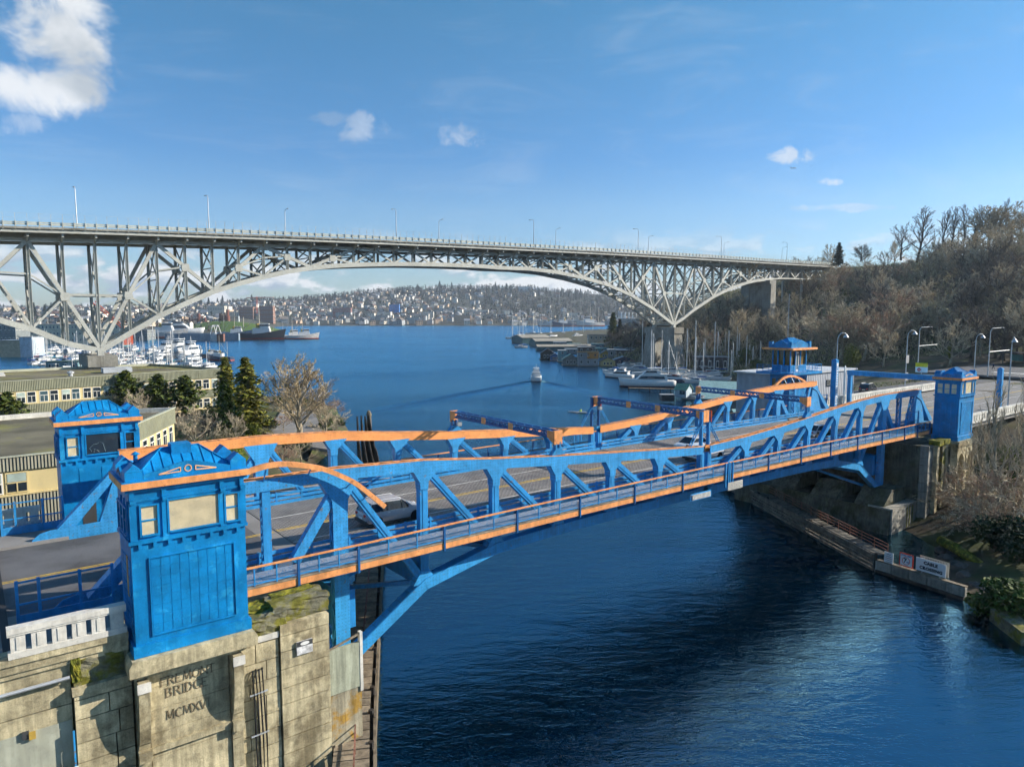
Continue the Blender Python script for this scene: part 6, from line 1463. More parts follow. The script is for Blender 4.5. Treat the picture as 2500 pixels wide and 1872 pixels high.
IVY = proto('ivy', lambda: bush(7, LEAF_Y, name='ivy_clad_tree', tall=2.2, lobes=12, n=3500, leaf=.05))

def GT(px, py):
    """first point of the hillside along a sight line"""
    r = _ray(px, py); t = 60.
    while t < 900:
        p = CAM+r*t
        if 40 < p.x < 750 and -165 < p.y < 760 and p.z < hs(p.x, p.y): return p
        t += 2.0
    return None
def tree_px(pr, pb, yb, yt, label, wide=1.0, z=None, d=None, group=None):
    if z is not None: p = GZ(pb, yb, z)
    elif d is not None: p = GD(pb, yb, d); p.z = min(p.z, hs(p.x, p.y)) if 40 < p.x < 750 else p.z
    else: p = GT(pb, yb) or GD(pb, yb, 380)
    dep = (p-CAM).dot(_FW); H = (yb-yt)*dep/F_PX; return plant(pr, p, H, label, group, wide=wide)
# skyline and hillside trees seen one by one
for pr, pb, yb, yt, w_, lab in ((RNDD[0], 2200, 636, 544, 1.0, 'dark spreading bare tree at the left end of the hilltop row'), (TALL[0], 2238, 642, 505, 1.25, 'tallest forked bare tree on the skyline'), (TALL[1], 2300, 610, 510, 1.2, 'bare skyline tree just right of the widest gap'),
    (TALL[2], 2322, 606, 503, 1.1, 'bare skyline tree with crowded upright limbs above the brick roof'), (TALL[0], 2356, 580, 498, 1.0, 'thin bare skyline tree left of the small fir'), (RNDD[1], 2398, 575, 500, 1.0, 'rounded bare skyline tree right of the small fir'), (TALL[1], 2454, 560, 481, .8, 'narrow dark bare tree poking highest at the right'),
    (RND[1], 2440, 600, 520, 1.5, 'broad brown bare tree filling the top right corner'), (RND[3], 2490, 610, 520, 1.3, 'bare brown tree cut by the right edge'), (FAN, 2104, 638, 593, 1.5, 'fan shaped bare tree where the high bridge meets the hill'), (FIR[1], 2047, 650, 592, 1.5, 'dark fir above the end of the high bridge'), (FIR[1], 2379, 612, 551, 1.0, 'small fir between the skyline trees'),
    (RND[0], 2390, 690, 585, 1.2, 'pale bare tree below the brick roof on the slope'), (RNDG[0], 2180, 705, 632, 1.5, 'brownish fuzzy bare tree just below the bridge end'), (RNDG[1], 2210, 712, 640, 1.4, 'olive fuzzy bare tree hanging over the slope below the bridge end'),
    (RND[2], 2185, 815, 690, 1.5, 'wide pale crowned bare tree left of centre on the slope'), (RND[3], 2265, 810, 697, 1.4, 'wide pale crowned bare tree right of centre on the slope'), (RND[0], 1977, 872, 745, 1.3, 'broad silver twigged tree behind the control tower mast'), (RND[1], 2050, 882, 734, 1.4, 'broadest silver twigged tree behind the first bell lamp'),
    (RND[2], 2157, 897, 785, 1.0, 'round bare tree between the two bell lamps'), (RND[3], 2319, 896, 775, 1.3, 'big pale bare tree behind the yellow topped sign'), (RND[1], 1819, 862, 752, 1.0, 'bare tree over the sailboat masts beside the control tower'), (RND[0], 1885, 855, 745, 1.2, 'bare tree just behind the control tower roof'),
    (RND[2], 1800, 862, 750, .9, 'slim crowned bare tree right of the reddish birch'), (REDT, 1737, 872, 804, 1.1, 'reddish twigged birch behind the marina masts'), (RNDD[0], 1700, 850, 765, 1.1, 'dark bare tree right of the south pier'), (RNDD[1], 1760, 840, 760, 1.2, 'dark bare tree under the anchor arm of the high bridge'),
    (RND[1], 1830, 690, 640, 1.3, 'dark bare tree seen under the high bridge beside the slim pier'), (IVY, 2082, 905, 838, .65, 'upright ivy covered tree behind the grey shed'), (IVY, 2319, 880, 828, .25, 'narrow ivy column in front of the big pale tree')):
    tree_px(pr, pb, yb, yt, lab, w_)
for pb, yb, yt, w_, lab in ((1817, 892, 848, 1.0, 'round evergreen between the masts left of the control tower'), (1665, 882, 850, .9, 'small round evergreen at the foot of the south pier'), (1845, 905, 875, 1.3, 'low evergreen behind the blue balcony')):
    tree_px(BUSH[0], pb, yb, yt, lab, w_)
for i in range(26):
    px = rnd.uniform(1490, 1640); py = rnd.uniform(815, 872); p = GT(px, py)
    if p and math.hypot(p.x-255, p.y-188) > 14: plant((RNDD+[FIR[1], BUSH[2]])[i % 4], p, rnd.uniform(9, 15) if i % 4 < 3 else 5, 'dark tree massed at the water left of the south pier', 'dark trees massed beside the south pier', wide=1.3, cat='tree')
for pr, pb, yb, yt, w_, lab in ((FIR[0], 1496, 838, 762, 1.5, 'dark fir behind the beige waterside house'), (FIR[1], 1513, 832, 778, 1.4, 'second fir right behind the taller one at the waterside house'), (RNDD[0], 1540, 850, 790, 1.2, 'dark bare tree left of the south pier')):
    tree_px(pr, pb, yb, yt, lab, w_, d=None)
# the many bare trees of the slope that nothing tells apart
k = 0; tries = 0; rT = random.Random(5)
while k < 250 and tries < 6000:
    tries += 1; px = rT.uniform(1560, 2560); py = rT.uniform(600, 885)
    if px < 1900 and py < 760: continue
    p = GT(px, py)
    if p is None or (p.y < 40 and p.x < 225) or (p.x < 262 and p.y > 100) or (p.z > 72): continue
    if math.hypot(p.x-255, p.y-188) < 16: continue
    dark = py > 700 and px > 2280 or px < 1900  # right side: shade of the slope put into darker twig colour
    pr = rT.choice(RNDD+RND[:1]+RNDG[:1]+TALL[:1]) if dark else rT.choice(RND+RNDG+RNDD+[REDT])
    H = rT.uniform(12, 20); kd = 'dark rounded' if pr in RNDD else 'pale rounded' if pr in RND else 'olive sprawling' if pr in RNDG else 'tall narrow' if pr in TALL else 'reddish'
    at_ = 'behind the south marina masts' if px < 1800 else 'behind the control tower' if px < 1990 else 'behind the lettered post' if px < 2120 else 'between the bell lamps' if px < 2230 else 'above the yellow topped sign' if px < 2340 else 'near the right edge'
    hi = 'high on the slope' if py < 700 else 'halfway up the slope' if py < 790 else 'low on the slope'
    lb = '%s bare tree %s, %s' % (kd, hi, at_); plant(pr, p, H, lb, 'slope trees: '+lb, wide=rT.uniform(.95, 1.4)); k += 1
for i, (px, yb, yt) in enumerate(((2385, 610, 515), (2412, 605, 505), (2430, 590, 498), (2470, 590, 492), (2488, 585, 500), (2505, 590, 496), (2345, 640, 560), (2370, 650, 565), (2420, 650, 545), (2460, 650, 540), (2495, 660, 545), (2300, 660, 590))):
    p = GT(px, yb) or GD(px, yb, 380); dep = (p-CAM).dot(_FW); plant((RND+RNDG)[i % 6], p, (yb-yt)*dep/F_PX, 'brown bare tree in the dense stand at the top right of the hill', 'dense stand of bare trees on the hilltop', wide=1.25)
for i in range(16):
    p = GT(rT.uniform(1950, 2520), rT.uniform(700, 860))
    if p and not (p.y < 40 and p.x < 225): plant(rT.choice((BUSH[2], BUSH[0])), p, rT.uniform(3, 6), 'dark evergreen bush under the bare trees of the slope', 'evergreen bushes under the slope trees', wide=1.2)
# south bank beside the half hidden tower
for i, (pr, pb, yb, yt, w_, lab) in enumerate(((THIN[0], 2435, 1300, 905, .75, 'tall thin bare tree in front of the right balustrade'), (THIN[1], 2478, 1290, 880, .7, 'tall thin bare tree at the right edge'), (THIN[0], 2395, 1260, 985, .8, 'leaning bare sapling against the half hidden blue tower'), (THIN[1], 2360, 1230, 1010, .9, 'bare sapling brushing the sunlit side of the half hidden tower'),
    (THICK[0], 2385, 1290, 1120, 1.2, 'tangled bare thicket below the arches'), (THICK[1], 2440, 1310, 1130, 1.2, 'reddish bare thicket right of the arches'), (THICK[0], 2490, 1330, 1110, 1.1, 'tangled bare thicket at the right edge'), (THICK[1], 2350, 1250, 1140, 1.1, 'low bare thicket at the foot of the arches'), (THICK[0], 2300, 1245, 1190, 1.4, 'sprawling bare scrub beside the mossy pilaster'), (BUSH[0], 2480, 1250, 1120, .8, 'leafy evergreen shrub at the right edge'),
    (BUSH[2], 2430, 1345, 1250, 1.2, 'dark evergreen shrub above the mossy log'), (BUSH[0], 2445, 1500, 1405, 1.6, 'sprawling green bramble above the shore rocks'), (BUSH[0], 2500, 1530, 1420, 1.6, 'green bramble at the right edge above the shore rocks'), (BUSH[2], 2490, 1390, 1260, 1.2, 'tall dark evergreen shrub at the right edge'), (BUSH[1], 2475, 1145, 1080, .7, 'yellow green shrub high on the bank'))):
    p = GT(pb, yb) or GD(pb, yb, 90); dep = (p-CAM).dot(_FW); plant(pr, p, (yb-yt)*dep/F_PX, lab, wide=w_)
# left bank: garden trees by the offices
for pr, pb, yb, yt, w_, lab in ((CEDAR, 606, 1062, 868, 2.1, 'tall drooping cedar at the water by the offices'), (CEDAR, 556, 1052, 868, 1.8, 'drooping cedar just left of the tallest cedar'), (FIR[0], 556, 1085, 922, 1.35, 'slender conifer in front of the two cedars'), (PINE, 312, 1020, 903, 1.7, 'small pine nearest the roof vents of the long office'), (PINE, 390, 1015, 912, 2.0, 'dense pine in front of the long office, second from left'), (PINE, 455, 1012, 915, 2.1, 'dense pine in front of the long office, third from left'), (PINE, 24, 1050, 955, 2.0, 'yellowish pine at the left edge'),
    (BIG, 728, 1080, 856, 1.35, 'large sunlit bare tree standing at the water'), (RND[0], 478, 1110, 985, 1.2, 'spreading bare tree between the two offices'), (RND[2], 425, 1075, 985, .9, 'small bare tree beside the angled office wing'), (RND[1], 272, 1020, 930, 1.1, 'bare tree in front of the long office windows'), (RND[3], 345, 1030, 945, 1.1, 'bare tree between the pines'), (REDT, 200, 1010, 960, 1.6, 'low reddish bare tree along the long office'), (REDT, 520, 1085, 1010, 1.2, 'reddish bare shrub tree behind the orange chord'), (RND[1], 800, 1075, 985, 1.4, 'low bare tree overhanging the water'), (RND[2], 575, 1100, 1000, .9, 'thin bare tree in front of the green hedge'), (THIN[0], 372, 1120, 1010, .8, 'white stemmed birch against the angled office wing'), (RNDG[0], 660, 1090, 1030, 1.5, 'olive scrub tree below the large sunlit tree'), (RNDG[1], 735, 1130, 1050, 1.4, 'olive scrub tree behind the dark truss posts'), (REDT, 690, 1160, 1080, 1.3, 'brown bare scrub seen through the far truss')):
    tree_px(pr, pb, yb, yt, lab, w_, z=2.7)
for i, (pb, yb, yt, w_, b_) in enumerate(((640, 1050, 1012, 1.6, 1), (600, 1072, 1030, 1.6, 1), (680, 985, 968, 2.2, 0), (740, 985, 970, 2.0, 0), (530, 1060, 1015, 1.5, 2), (505, 1045, 1000, 1.3, 2), (350, 1000, 980, 2.2, 1), (430, 1000, 985, 2.2, 0), (800, 1045, 1015, 1.4, 0), (830, 1040, 1018, 1.2, 0), (560, 1120, 1080, 1.8, 1), (470, 1130, 1085, 1.6, 2))):
    tree_px(BUSH[b_], pb, yb, yt, ['bright yellow green hedge end beside the garden path', 'yellow green hedge left of the garden path', 'low shrub row at the water beyond the cedars', 'low shrub row at the water behind the large bare tree', 'dark shrub between the office and the slender conifer', 'dark shrub left of the slender conifer', 'yellow green shrub below the long office windows', 'green shrub below the right end of the long office', 'olive shrub at the water edge under the bare twigs', 'green shrub at the bank corner', 'yellow green hedge low behind the orange chord', 'dark shrub low behind the orange chord'][i], w_, z=2.6)
for i in range(34):
    px, py = (rnd.uniform(400, 600), rnd.uniform(1000, 1120)) if i < 16 else ((rnd.uniform(640, 850), rnd.uniform(1000, 1130)) if i < 28 else (rnd.uniform(120, 340), rnd.uniform(985, 1010)))
    p = GZ(px, py, 2.6)
    if poly_sd(np.array([p.x]), np.array([p.y]), NPOLY)[0] < 1.5: continue
    plant((RNDG+THICK+[REDT, BUSH[2]])[i % 6], p, rnd.uniform(2.2, 5.0), 'brown garden shrub among others on the near bank', 'brown shrubs on the near bank', wide=rnd.uniform(1.1, 1.7), cat='shrub')
# path and lawn in the garden
b = MB(); b.prism([(p.x, p.y) for p in (GZ(640, 1075, 2.7), GZ(800, 1100, 2.7), GZ(770, 1010, 2.7), GZ(690, 1000, 2.7))], 2.4, 2.95); setp(b.build('path', ROADC), 'pale garden path by the water', kind='structure')
b = MB(); b.prism([(p.x, p.y) for p in (GZ(360, 1140, 2.7), GZ(600, 1140, 2.7), GZ(640, 1050, 2.7), GZ(400, 1040, 2.7))], 2.3, 2.9); setp(b.build('lawn', LAWN), 'lawn between the offices and the bank', kind='structure')

# undergrowth that nobody could count
def undergrowth():
    rs = np.random.RandomState(3); n = 26000
    X = np.concatenate([rs.uniform(70, 240, n), rs.uniform(230, 470, n*2)]); Y = np.concatenate([rs.uniform(-80, 60, n), rs.uniform(-110, 320, n*2)])
    Z = h_south(X, Y); road = ((Y > -6) & (Y < 19) & (X > 80) & (X < 180)) | ((X > 172) & (X < 252) & (Y > -42) & (Y < 62)) | ((X > 108) & (X < 172) & (Y > 17) & (Y < 29)); ok = (Z > .9) & ~road; X, Y, Z = X[ok], Y[ok], Z[ok]; n = len(X); near = X < 235
    L = np.where(near, .9, 2.6)*rs.uniform(.5, 1.4, n); d = np.stack([rs.randn(n)*.6, rs.randn(n)*.6, np.ones(n)], 1); d /= np.linalg.norm(d, axis=1)[:, None]; P = np.stack([X, Y, Z-.1], 1)
    V, Fq = blades(P, P+d*L[:, None], np.where(near, .05, .16), rs)
    o = bpy.data.objects.new('undergrowth', np_mesh('undergrowth', V, Fq, TWIG_G)); COL.objects.link(o); setp(o, 'dry brown scrub covering the slope', kind='stuff')
    m = rs.rand(n) < .35; C = P[m]+np.stack([np.zeros(m.sum()), np.zeros(m.sum()), rs.uniform(.1, .8, m.sum())], 1)
    V, Fq = leaves(C, np.where(near[m], .22, .7), rs); o = bpy.data.objects.new('ground_foliage', np_mesh('ground_foliage', V, Fq, LEAF)); COL.objects.link(o); setp(o, 'ivy and low leaves covering the slope', kind='stuff')
undergrowth()
# shore rocks, mossy log, boulder wall
rS = random.Random(11)
def rock(loc, s, m, label, grp):
    bm = bmesh.new(); bmesh.ops.create_icosphere(bm, subdivisions=2, radius=1)
    for v in bm.verts: v.co *= rS.uniform(.8, 1.12)
    for v in bm.verts: v.co = Vector((v.co.x*s*rS.uniform(.98, 1.02), v.co.y*s*.8, v.co.z*s*.6))
    me = bpy.data.meshes.new('shore_rock'); bm.to_mesh(me); bm.free(); me.materials.append(m); o = bpy.data.objects.new('shore_rock', me); COL.objects.link(o); o.location = loc; o.rotation_euler = (0, 0, rS.uniform(0, 6)); setp(o, label, 'rock', grp)
ROCK = mat('wet_rock', (.085, .08, .07), .75, var=.35, scale=1.2, bump=.5, bscale=6)
for i in range(34):
    t = i/33; px = 2300+190*t+rS.uniform(-12, 12); py = 1345+215*t+rS.uniform(-16, 12); p = GZ(px, py, .15); rock(p, rS.uniform(.4, .95), ROCK, 'dark rounded rock along the water edge below the bramble', 'rocks along the water edge')
p0, p1 = GZ(2295, 1318, 1.4), GZ(2398, 1378, .5)
b = MB(); b.tube([p0, p0.lerp(p1, .35)+Vector((0, 0, .1)), p0.lerp(p1, .7), p1], [.55, .6, .55, .35], 9); solo('fallen_log', b, MOSS, 'thick moss covered log sloping down to the water', 'log', smooth=True)
p0, p1 = GZ(2440, 1500, .6), GZ(2520, 1560, .6); b = MB(); b.beam((p0.x, p0.y, .5), (p1.x, p1.y, .5), 1.6, 1.3); solo('concrete_lump', b, MOSSC, 'mossy concrete block at the water in the right corner', 'block')
# ------------------------------------------------------------------ buildings
OLIVE = corrugated('olive_corrugated_cladding', (.22, .225, .155), (.98, .2, 0), 20., .5, .5); OLIVE_L = mat('pale_olive_trim', (.42, .43, .33), .6, var=.1)
YEL = mat('yellow_wall', (.60, .49, .25), .7, var=.08); WFRAME = mat('white_window_frame', (.74, .72, .66), .5, var=.05); ROOFM = mat('mossy_flat_roof', (.15, .135, .09), .9, var=.35, scale=.12, second=(.20, .19, .06), sec_amt=.35, sec_scale=.10, fine=.1)
def wall_frame(p, q):
    d = Vector((q[0]-p[0], q[1]-p[1], 0)); L = d.length; d.normalize(); n = Vector((d.y, -d.x, 0)); return Vector((p[0], p[1], 0)), d, n, L
def wbox(nm, fr, a, b, z0, z1, o0, o1, m, par):
    """box on a wall: from a to b along it, z0..z1, o0..o1 outwards"""
    P, d, n, L = fr; c = (o0+o1)/2; u = P+d*a+n*c; v = P+d*b+n*c; return member(nm, (u.x, u.y, (z0+z1)/2), (v.x, v.y, (z0+z1)/2), abs(o1-o0), z1-z0, m, par)
def wwin(fr, a, b, z0, z1, par, pane=GLASS, blind=0., bars=1, fm=WFRAME, trans=.62):
    w_ = wbox('window', fr, a-.12, b+.12, z0-.12, z1+.12, .0, .07, fm, par)
    P, d, n, L = fr
    # parts of the window go under the window in world space
    def sub(nm, a_, b_, y0, y1, o0, o1, m):
        o = wbox(nm, fr, a_, b_, y0, y1, o0, o1, m, None); o.parent = w_; o.matrix_basis = (wmat(par) @ w_.matrix_basis).inverted() @ o.matrix_basis
    sub('pane', a, b, z0, z1, .071, .085, pane)
    if blind: sub('blind', a+.02, b-.02, z1-(z1-z0)*blind, z1-.01, .086, .094, mat('grey_green_blind', (.34, .42, .38), .7))
    zt_ = z0+(z1-z0)*trans; sub('transom', a, b, zt_-.05, zt_+.05, .086, .13, fm)
    for k in range(bars): x = a+(b-a)*(k+1)/(bars+1); sub('mullion', x-.045, x+.045, z0, zt_-.051, .086, .13, fm)
def office_long():
    r = thing('office_building', 'long two storey olive and yellow office under the high bridge', 'building', (10, 160, 2.5))
    A, Bp, Cp, Dp = (-42, 135.5), (36, 151.2), (24, 184), (-45, 178)
    b = MB(); b.prism([A, Bp, Cp, Dp], 2.3, 12.3); b.build('wall', YEL, r)
    b = MB(); b.prism([(A[0]+.5, A[1]+.6), (Bp[0]-.5, Bp[1]+.5), (Cp[0]-.5, Cp[1]-.5), (Dp[0]+.5, Dp[1]-.5)], 12.301, 12.36); b.build('roof', ROOFM, r)
    fr = wall_frame(A, Bp); L = fr[3]
    for a in range(0, int(L), 4): wbox('fascia_panel', fr, a, min(a+3.97, L+.2), 10.7, 12.95, -.1, .22, OLIVE, r)
    wbox('fascia_cap', fr, -.2, L+.2, 12.951, 13.05, -.15, .3, OLIVE_L, r)
    for a in range(0, int(L), 4): wbox('spandrel_panel', fr, a, min(a+3.97, L), 5.75, 7.75, .0, .16, OLIVE, r)
    for a, b_, nm in ((Bp, Cp, 0), (Cp, Dp, 1), (Dp, A, 2)):
        f2 = wall_frame(a, b_); wbox('parapet', f2, 0, f2[3], 11.6, 12.95, -.2, .15, OLIVE_L if nm == 1 else OLIVE, r)
    k = 0; a = 24.
    while a < L-2:
        for z0, z1 in ((8.15, 10.35), (3.3, 5.4)): wwin(fr, a, a+1.45, z0, z1, r, GLASS if (k % 3) else GLASS_B, blind=.0 if k % 4 else .5)
        a += 1.95 if k % 2 == 0 else 2.35; k += 1
    boxo('roof_hatch', 9, 15.5, 161, 165, 12.4, 13.6, mat('pale_roof_unit', (.45, .48, .52), .5), r); b = MB(); b.lathe([(.5, 0), (.5, .6), (.8, .7), (.8, 1.0), (.1, 1.3)], 10, (1.5, 157, 12.36)); b.build('roof_vent', GALV, r)
    rb = thing('brick_block', 'reddish brick end block at the left edge beside the long office', 'building', (-22, 130, 2.5)); BR = mat('brick_wall', (.34, .13, .08), .85, var=.15, scale=2.)
    p0 = GZ(-30, 1000, 4); p1 = GZ(18, 1003, 4); b = MB(); b.box(p1.x-14, p1.x, p1.y, p1.y+10, 2, 12.4); b.build('wall', BR, rb); boxo('coping', p1.x-14.1, p1.x+.1, p1.y-.1, p1.y+10.1, 12.401, 12.7, CONC_W, rb)
    fr2 = wall_frame((p1.x-14, p1.y), (p1.x, p1.y)); wwin(fr2, 12.2, 13.4, 5, 8, rb, GLASS_B)
office_long()
def office_near():
    r = thing('office_building', 'grey corrugated office with large yellow framed windows behind the left towers', 'building', (-18, 45, 4))
    A, Bp, Cp, Dp, Ep = (-48, 29.2), (-11.2, 30.0), (2.4, 55.6), (-9.5, 60.5), (-48, 59.5)
    b = MB(); b.prism([A, Bp, Cp, Dp, Ep], 2.3, 14.6); b.build('wall', YEL, r)
    b = MB(); b.prism([(A[0]+.4, A[1]+.4), (Bp[0]-.3, Bp[1]+.4), (Cp[0]-.6, Cp[1]-.2), (Dp[0], Dp[1]-.5), (Ep[0]+.4, Ep[1]-.5)], 14.601, 14.66); b.build('roof', ROOFM, r)
    for i, (p, q) in enumerate(((A, Bp), (Bp, Cp))):
        fr = wall_frame(p, q); L = fr[3]; n = max(2, int(L/3.6))
        for k in range(n):
            a, c = L*k/n, L*(k+1)/n-.02; wbox('fascia_panel', fr, a, c, 14.0 if not i else 13.2, 15.15, -.05, .2, corrugated('grey_corrugated_panel', (.25, .245, .19), (.98, .2, 0), 26., .6, .5) if not i else OLIVE, r); wbox('lower_panel', fr, a, c, 6, 11.85 if not i else 9.5, .0, .14, corrugated('grey_corrugated_panel', (.25, .245, .19), (.98, .2, 0), 26.), r)
        wbox('fascia_cap', fr, -.1, L+.1, 15.151, 15.25, -.1, .28, OLIVE_L, r); wbox('sill_band', fr, 0, L, 11.86 if not i else 9.6, 12.0 if not i else 9.75, .0, .2, YEL, r)
        a = L-3.6 if not i else 3.5; 
        if not i:
            k = 0
            while a > L-22: wwin(fr, a-1.35, a, 12.2, 13.75, r, GLASS, blind=.45, bars=1, fm=WFRAME if k % 2 else YEL, trans=.5); a -= 1.75 if k % 2 == 0 else 2.1; k += 1
        else:
            while a < L-1: wwin(fr, a, a+1.2, 9.9, 12.9, r, GLASS, bars=1, trans=.8); a += 1.55 if int(a*10) % 2 else 2.4
    for p, q in ((Cp, Dp), (Dp, Ep), (Ep, A)): f2 = wall_frame(p, q); wbox('parapet', f2, 0, f2[3], 13.8, 15.2, -.25, .1, CONC_W, r)
office_near()
def gable_shed(name, label, p, q, width, zw, zr, wallm, roofm, z0=0., cat='building', n=4, group=None, front=None, over=.4):
    """p->q is the ridge axis on the ground; roof in n panels per side"""
    d = Vector((q[0]-p[0], q[1]-p[1], 0)); L = d.length; d.normalize(); s = Vector((d.y, -d.x, 0)); P = Vector((p[0], p[1], 0)); h = width/2
    r = thing(name, label, cat, (P.x+d.x*L/2, P.y+d.y*L/2, z0), group=group)
    def pt(a, b, z): v = P+d*a+s*b; return (v.x, v.y, z)
    b = MB(); vs = [pt(0, -h, z0), pt(0, h, z0), pt(0, h, zw), pt(0, 0, zr), pt(0, -h, zw), pt(L, -h, z0), pt(L, h, z0), pt(L, h, zw), pt(L, 0, zr), pt(L, -h, zw)]
    b.add(vs, [(0, 4, 3, 2, 1), (5, 6, 7, 8, 9), (1, 2, 7, 6), (0, 5, 9, 4), (0, 1, 6, 5)]); b.build('wall', wallm, r)
    sl = (zr-zw)/h
    for k in range(n):
        a, c = -over+(L+2*over)*k/n, -over+(L+2*over)*(k+1)/n-.02
        for sg in (-1, 1):
            rb = MB(); v = [pt(a, 0, zr+.06), pt(c, 0, zr+.06), pt(c, sg*(h+over), zw+.06-sl*over), pt(a, sg*(h+over), zw+.06-sl*over)]; v2 = [(x, y, z+.12) for x, y, z in v]; rb.add(v+v2, [(0, 1, 2, 3), (7, 6, 5, 4), (0, 4, 5, 1), (2, 6, 7, 3), (1, 5, 6, 2), (3, 7, 4, 0)]); rb.build('roof_panel', roofm, r)
    return r, (pt, L, h)
def flat_house(name, label, c, ax, w_, d_, z0, z1, wallm, roofm, cat='building', group=None, wins=0, storeys=1):
    r = thing(name, label, cat, (c[0], c[1], z0), group=group); u = Vector((ax[0], ax[1], 0)).normalized(); v = Vector((-u.y, u.x, 0)); C_ = Vector((c[0], c[1], 0))
    P4 = [C_+u*a*w_/2+v*b_*d_/2 for a, b_ in ((-1, -1), (1, -1), (1, 1), (-1, 1))]
    b = MB(); b.prism([(p.x, p.y) for p in P4], z0, z1); b.build('wall', wallm, r)
    b = MB(); b.prism([(p.x, p.y) for p in [C_+(p-C_)*1.06 for p in P4]], z1+.001, z1+.25); b.build('roof', roofm, r)
    for i, (p, q) in enumerate(((P4[0], P4[1]), (P4[1], P4[2]), (P4[2], P4[3]), (P4[3], P4[0]))):
        fr = wall_frame((p.x, p.y), (q.x, q.y)); n_ = max(1, int(fr[3]/3.4))
        for s_ in range(storeys):
            h = (z1-z0)/storeys; zb = z0+h*s_
            for k in range(n_ if wins else 0): a = fr[3]*(k+.5)/n_; o = wbox('window', fr, a-.65, a+.65, zb+h*.35, zb+h*.8, -.02, .06, WFRAME, r); o2 = wbox('pane', fr, a-.5, a+.5, zb+h*.40, zb+h*.75, .061, .08, GLASS, r)
    return r
RT2, FW2 = (_RT.x, _RT.y), (_F.x, _F.y)
# grey metal shed and covered moorage by the far approach
c = GY(2086, 902, 23.0); flat_house('metal_shed', 'grey metal clad shed behind the control tower', ((c.x+91)/2, 28), (1, 0), c.x-91, 10, 8, c.z, corrugated('grey_metal_cladding', (.36, .38, .42), (.9, .4, 0), 12., .4, .5), mat('pale_metal_roof', (.55, .56, .57), .5))
for k in range(2):
    o = thing('shed_window', 'dark strip window %s on the grey metal shed' % ('left' if not k else 'right of the lettered post'), 'window', (95+k*9, 22.9, 14)); boxo('pane', 95+k*8.5, 98+k*8.5, 22.9, 22.98, 14.2, 15.4, GLASS, o)
TEAL = corrugated('teal_metal_roof', (.30, .46, .44), (.6, .8, 0), 5., .5, .5); WSH = mat('weathered_shed_wall', (.16, .16, .16), .8, var=.2)
p, q = GZ(1712, 930, 8), GZ(1900, 936, 8); gable_shed('covered_moorage', 'long teal roofed boat shed behind the far truss', (p.x, p.y), (q.x, q.y), 22, 4.2, 8, WSH, TEAL, n=14)
p, q = GZ(1790, 1000, 5), GZ(1960, 1000, 5); gable_shed('covered_moorage', 'second teal roofed boat shed low behind the far truss', (p.x, p.y), (q.x, q.y), 9, 3.2, 5, WSH, TEAL, n=8)
p, q = GZ(1655, 966, 1), GZ(1682, 968, 1); r, _ = gable_shed('dock_office', 'small pale hut with green roof on the dock', (p.x, p.y), (q.x, q.y), 4.5, 3.4, 4.9, mat('pale_blue_siding', (.42, .50, .55), .7), mat('green_roof', (.16, .30, .20), .6), z0=.8)
m0 = (p+q)/2; fr = wall_frame((p.x+(q.y-p.y)/(q-p).length*2.27, p.y-(q.x-p.x)/(q-p).length*2.27), (q.x+(q.y-p.y)/(q-p).length*2.27, q.y-(q.x-p.x)/(q-p).length*2.27)); wbox('window', fr, 1.6, 3.3, 1.8, 3.0, -.05, .06, GLASS, r)
flat_house('deckhouse', 'dark hut on the float left of the pale hut', tuple(GZ(1628, 975, 1))[:2], RT2, 4, 3, .6, 2.4, DARK, GREY)
# houses floating on the lake edge
HB = [(1436, 893, 50, 33, 'two storey grey float house with an orange upper wall', (.30, .32, .34), (.62, .27, .07), 2, 'f'), (1484, 893, 36, 20, 'yellow gabled float house with dark roof', (.60, .48, .22), (.08, .08, .085), 1, 'g'), (1524, 889, 50, 18, 'navy gabled float house with white windows', (.035, .05, .10), (.25, .30, .33), 1, 'g'), (1355, 879, 22, 16, 'small bright blue gabled float house', (.06, .16, .36), (.2, .22, .24), 1, 'g'), (1373, 882, 20, 26, 'tall teal float house beside the bright blue one', (.20, .36, .38), (.4, .42, .42), 2, 'f'), (1394, 891, 38, 26, 'grey shingled float house with pale green roof', (.22, .23, .22), (.33, .40, .30), 1, 'g'), (1337, 877, 34, 26, 'dark brown float house at the end of the row', (.09, .07, .055), (.16, .16, .17), 1, 'g'), (1479, 873, 26, 17, 'ochre chalet with steep roof behind the yellow float house', (.55, .34, .08), (.2, .19, .18), 1, 'g'), (1425, 872, 28, 12, 'low shed under a bright yellow tarpaulin', (.25, .3, .2), (.62, .56, .03), 1, 'f'), (1402, 862, 44, 10, 'long low white roofed shed behind the float houses', (.3, .32, .34), (.55, .6, .62), 1, 'f'), (1470, 862, 40, 12, 'teal flat roofed float house in the second row', (.12, .28, .30), (.24, .42, .44), 1, 'f'), (1505, 870, 30, 12, 'blue grey low float house beside the navy one', (.16, .22, .28), (.24, .40, .44), 1, 'f'), (1547, 866, 52, 16, 'brick red long house below the south pier', (.25, .10, .07), (.45, .46, .45), 1, 'f')]
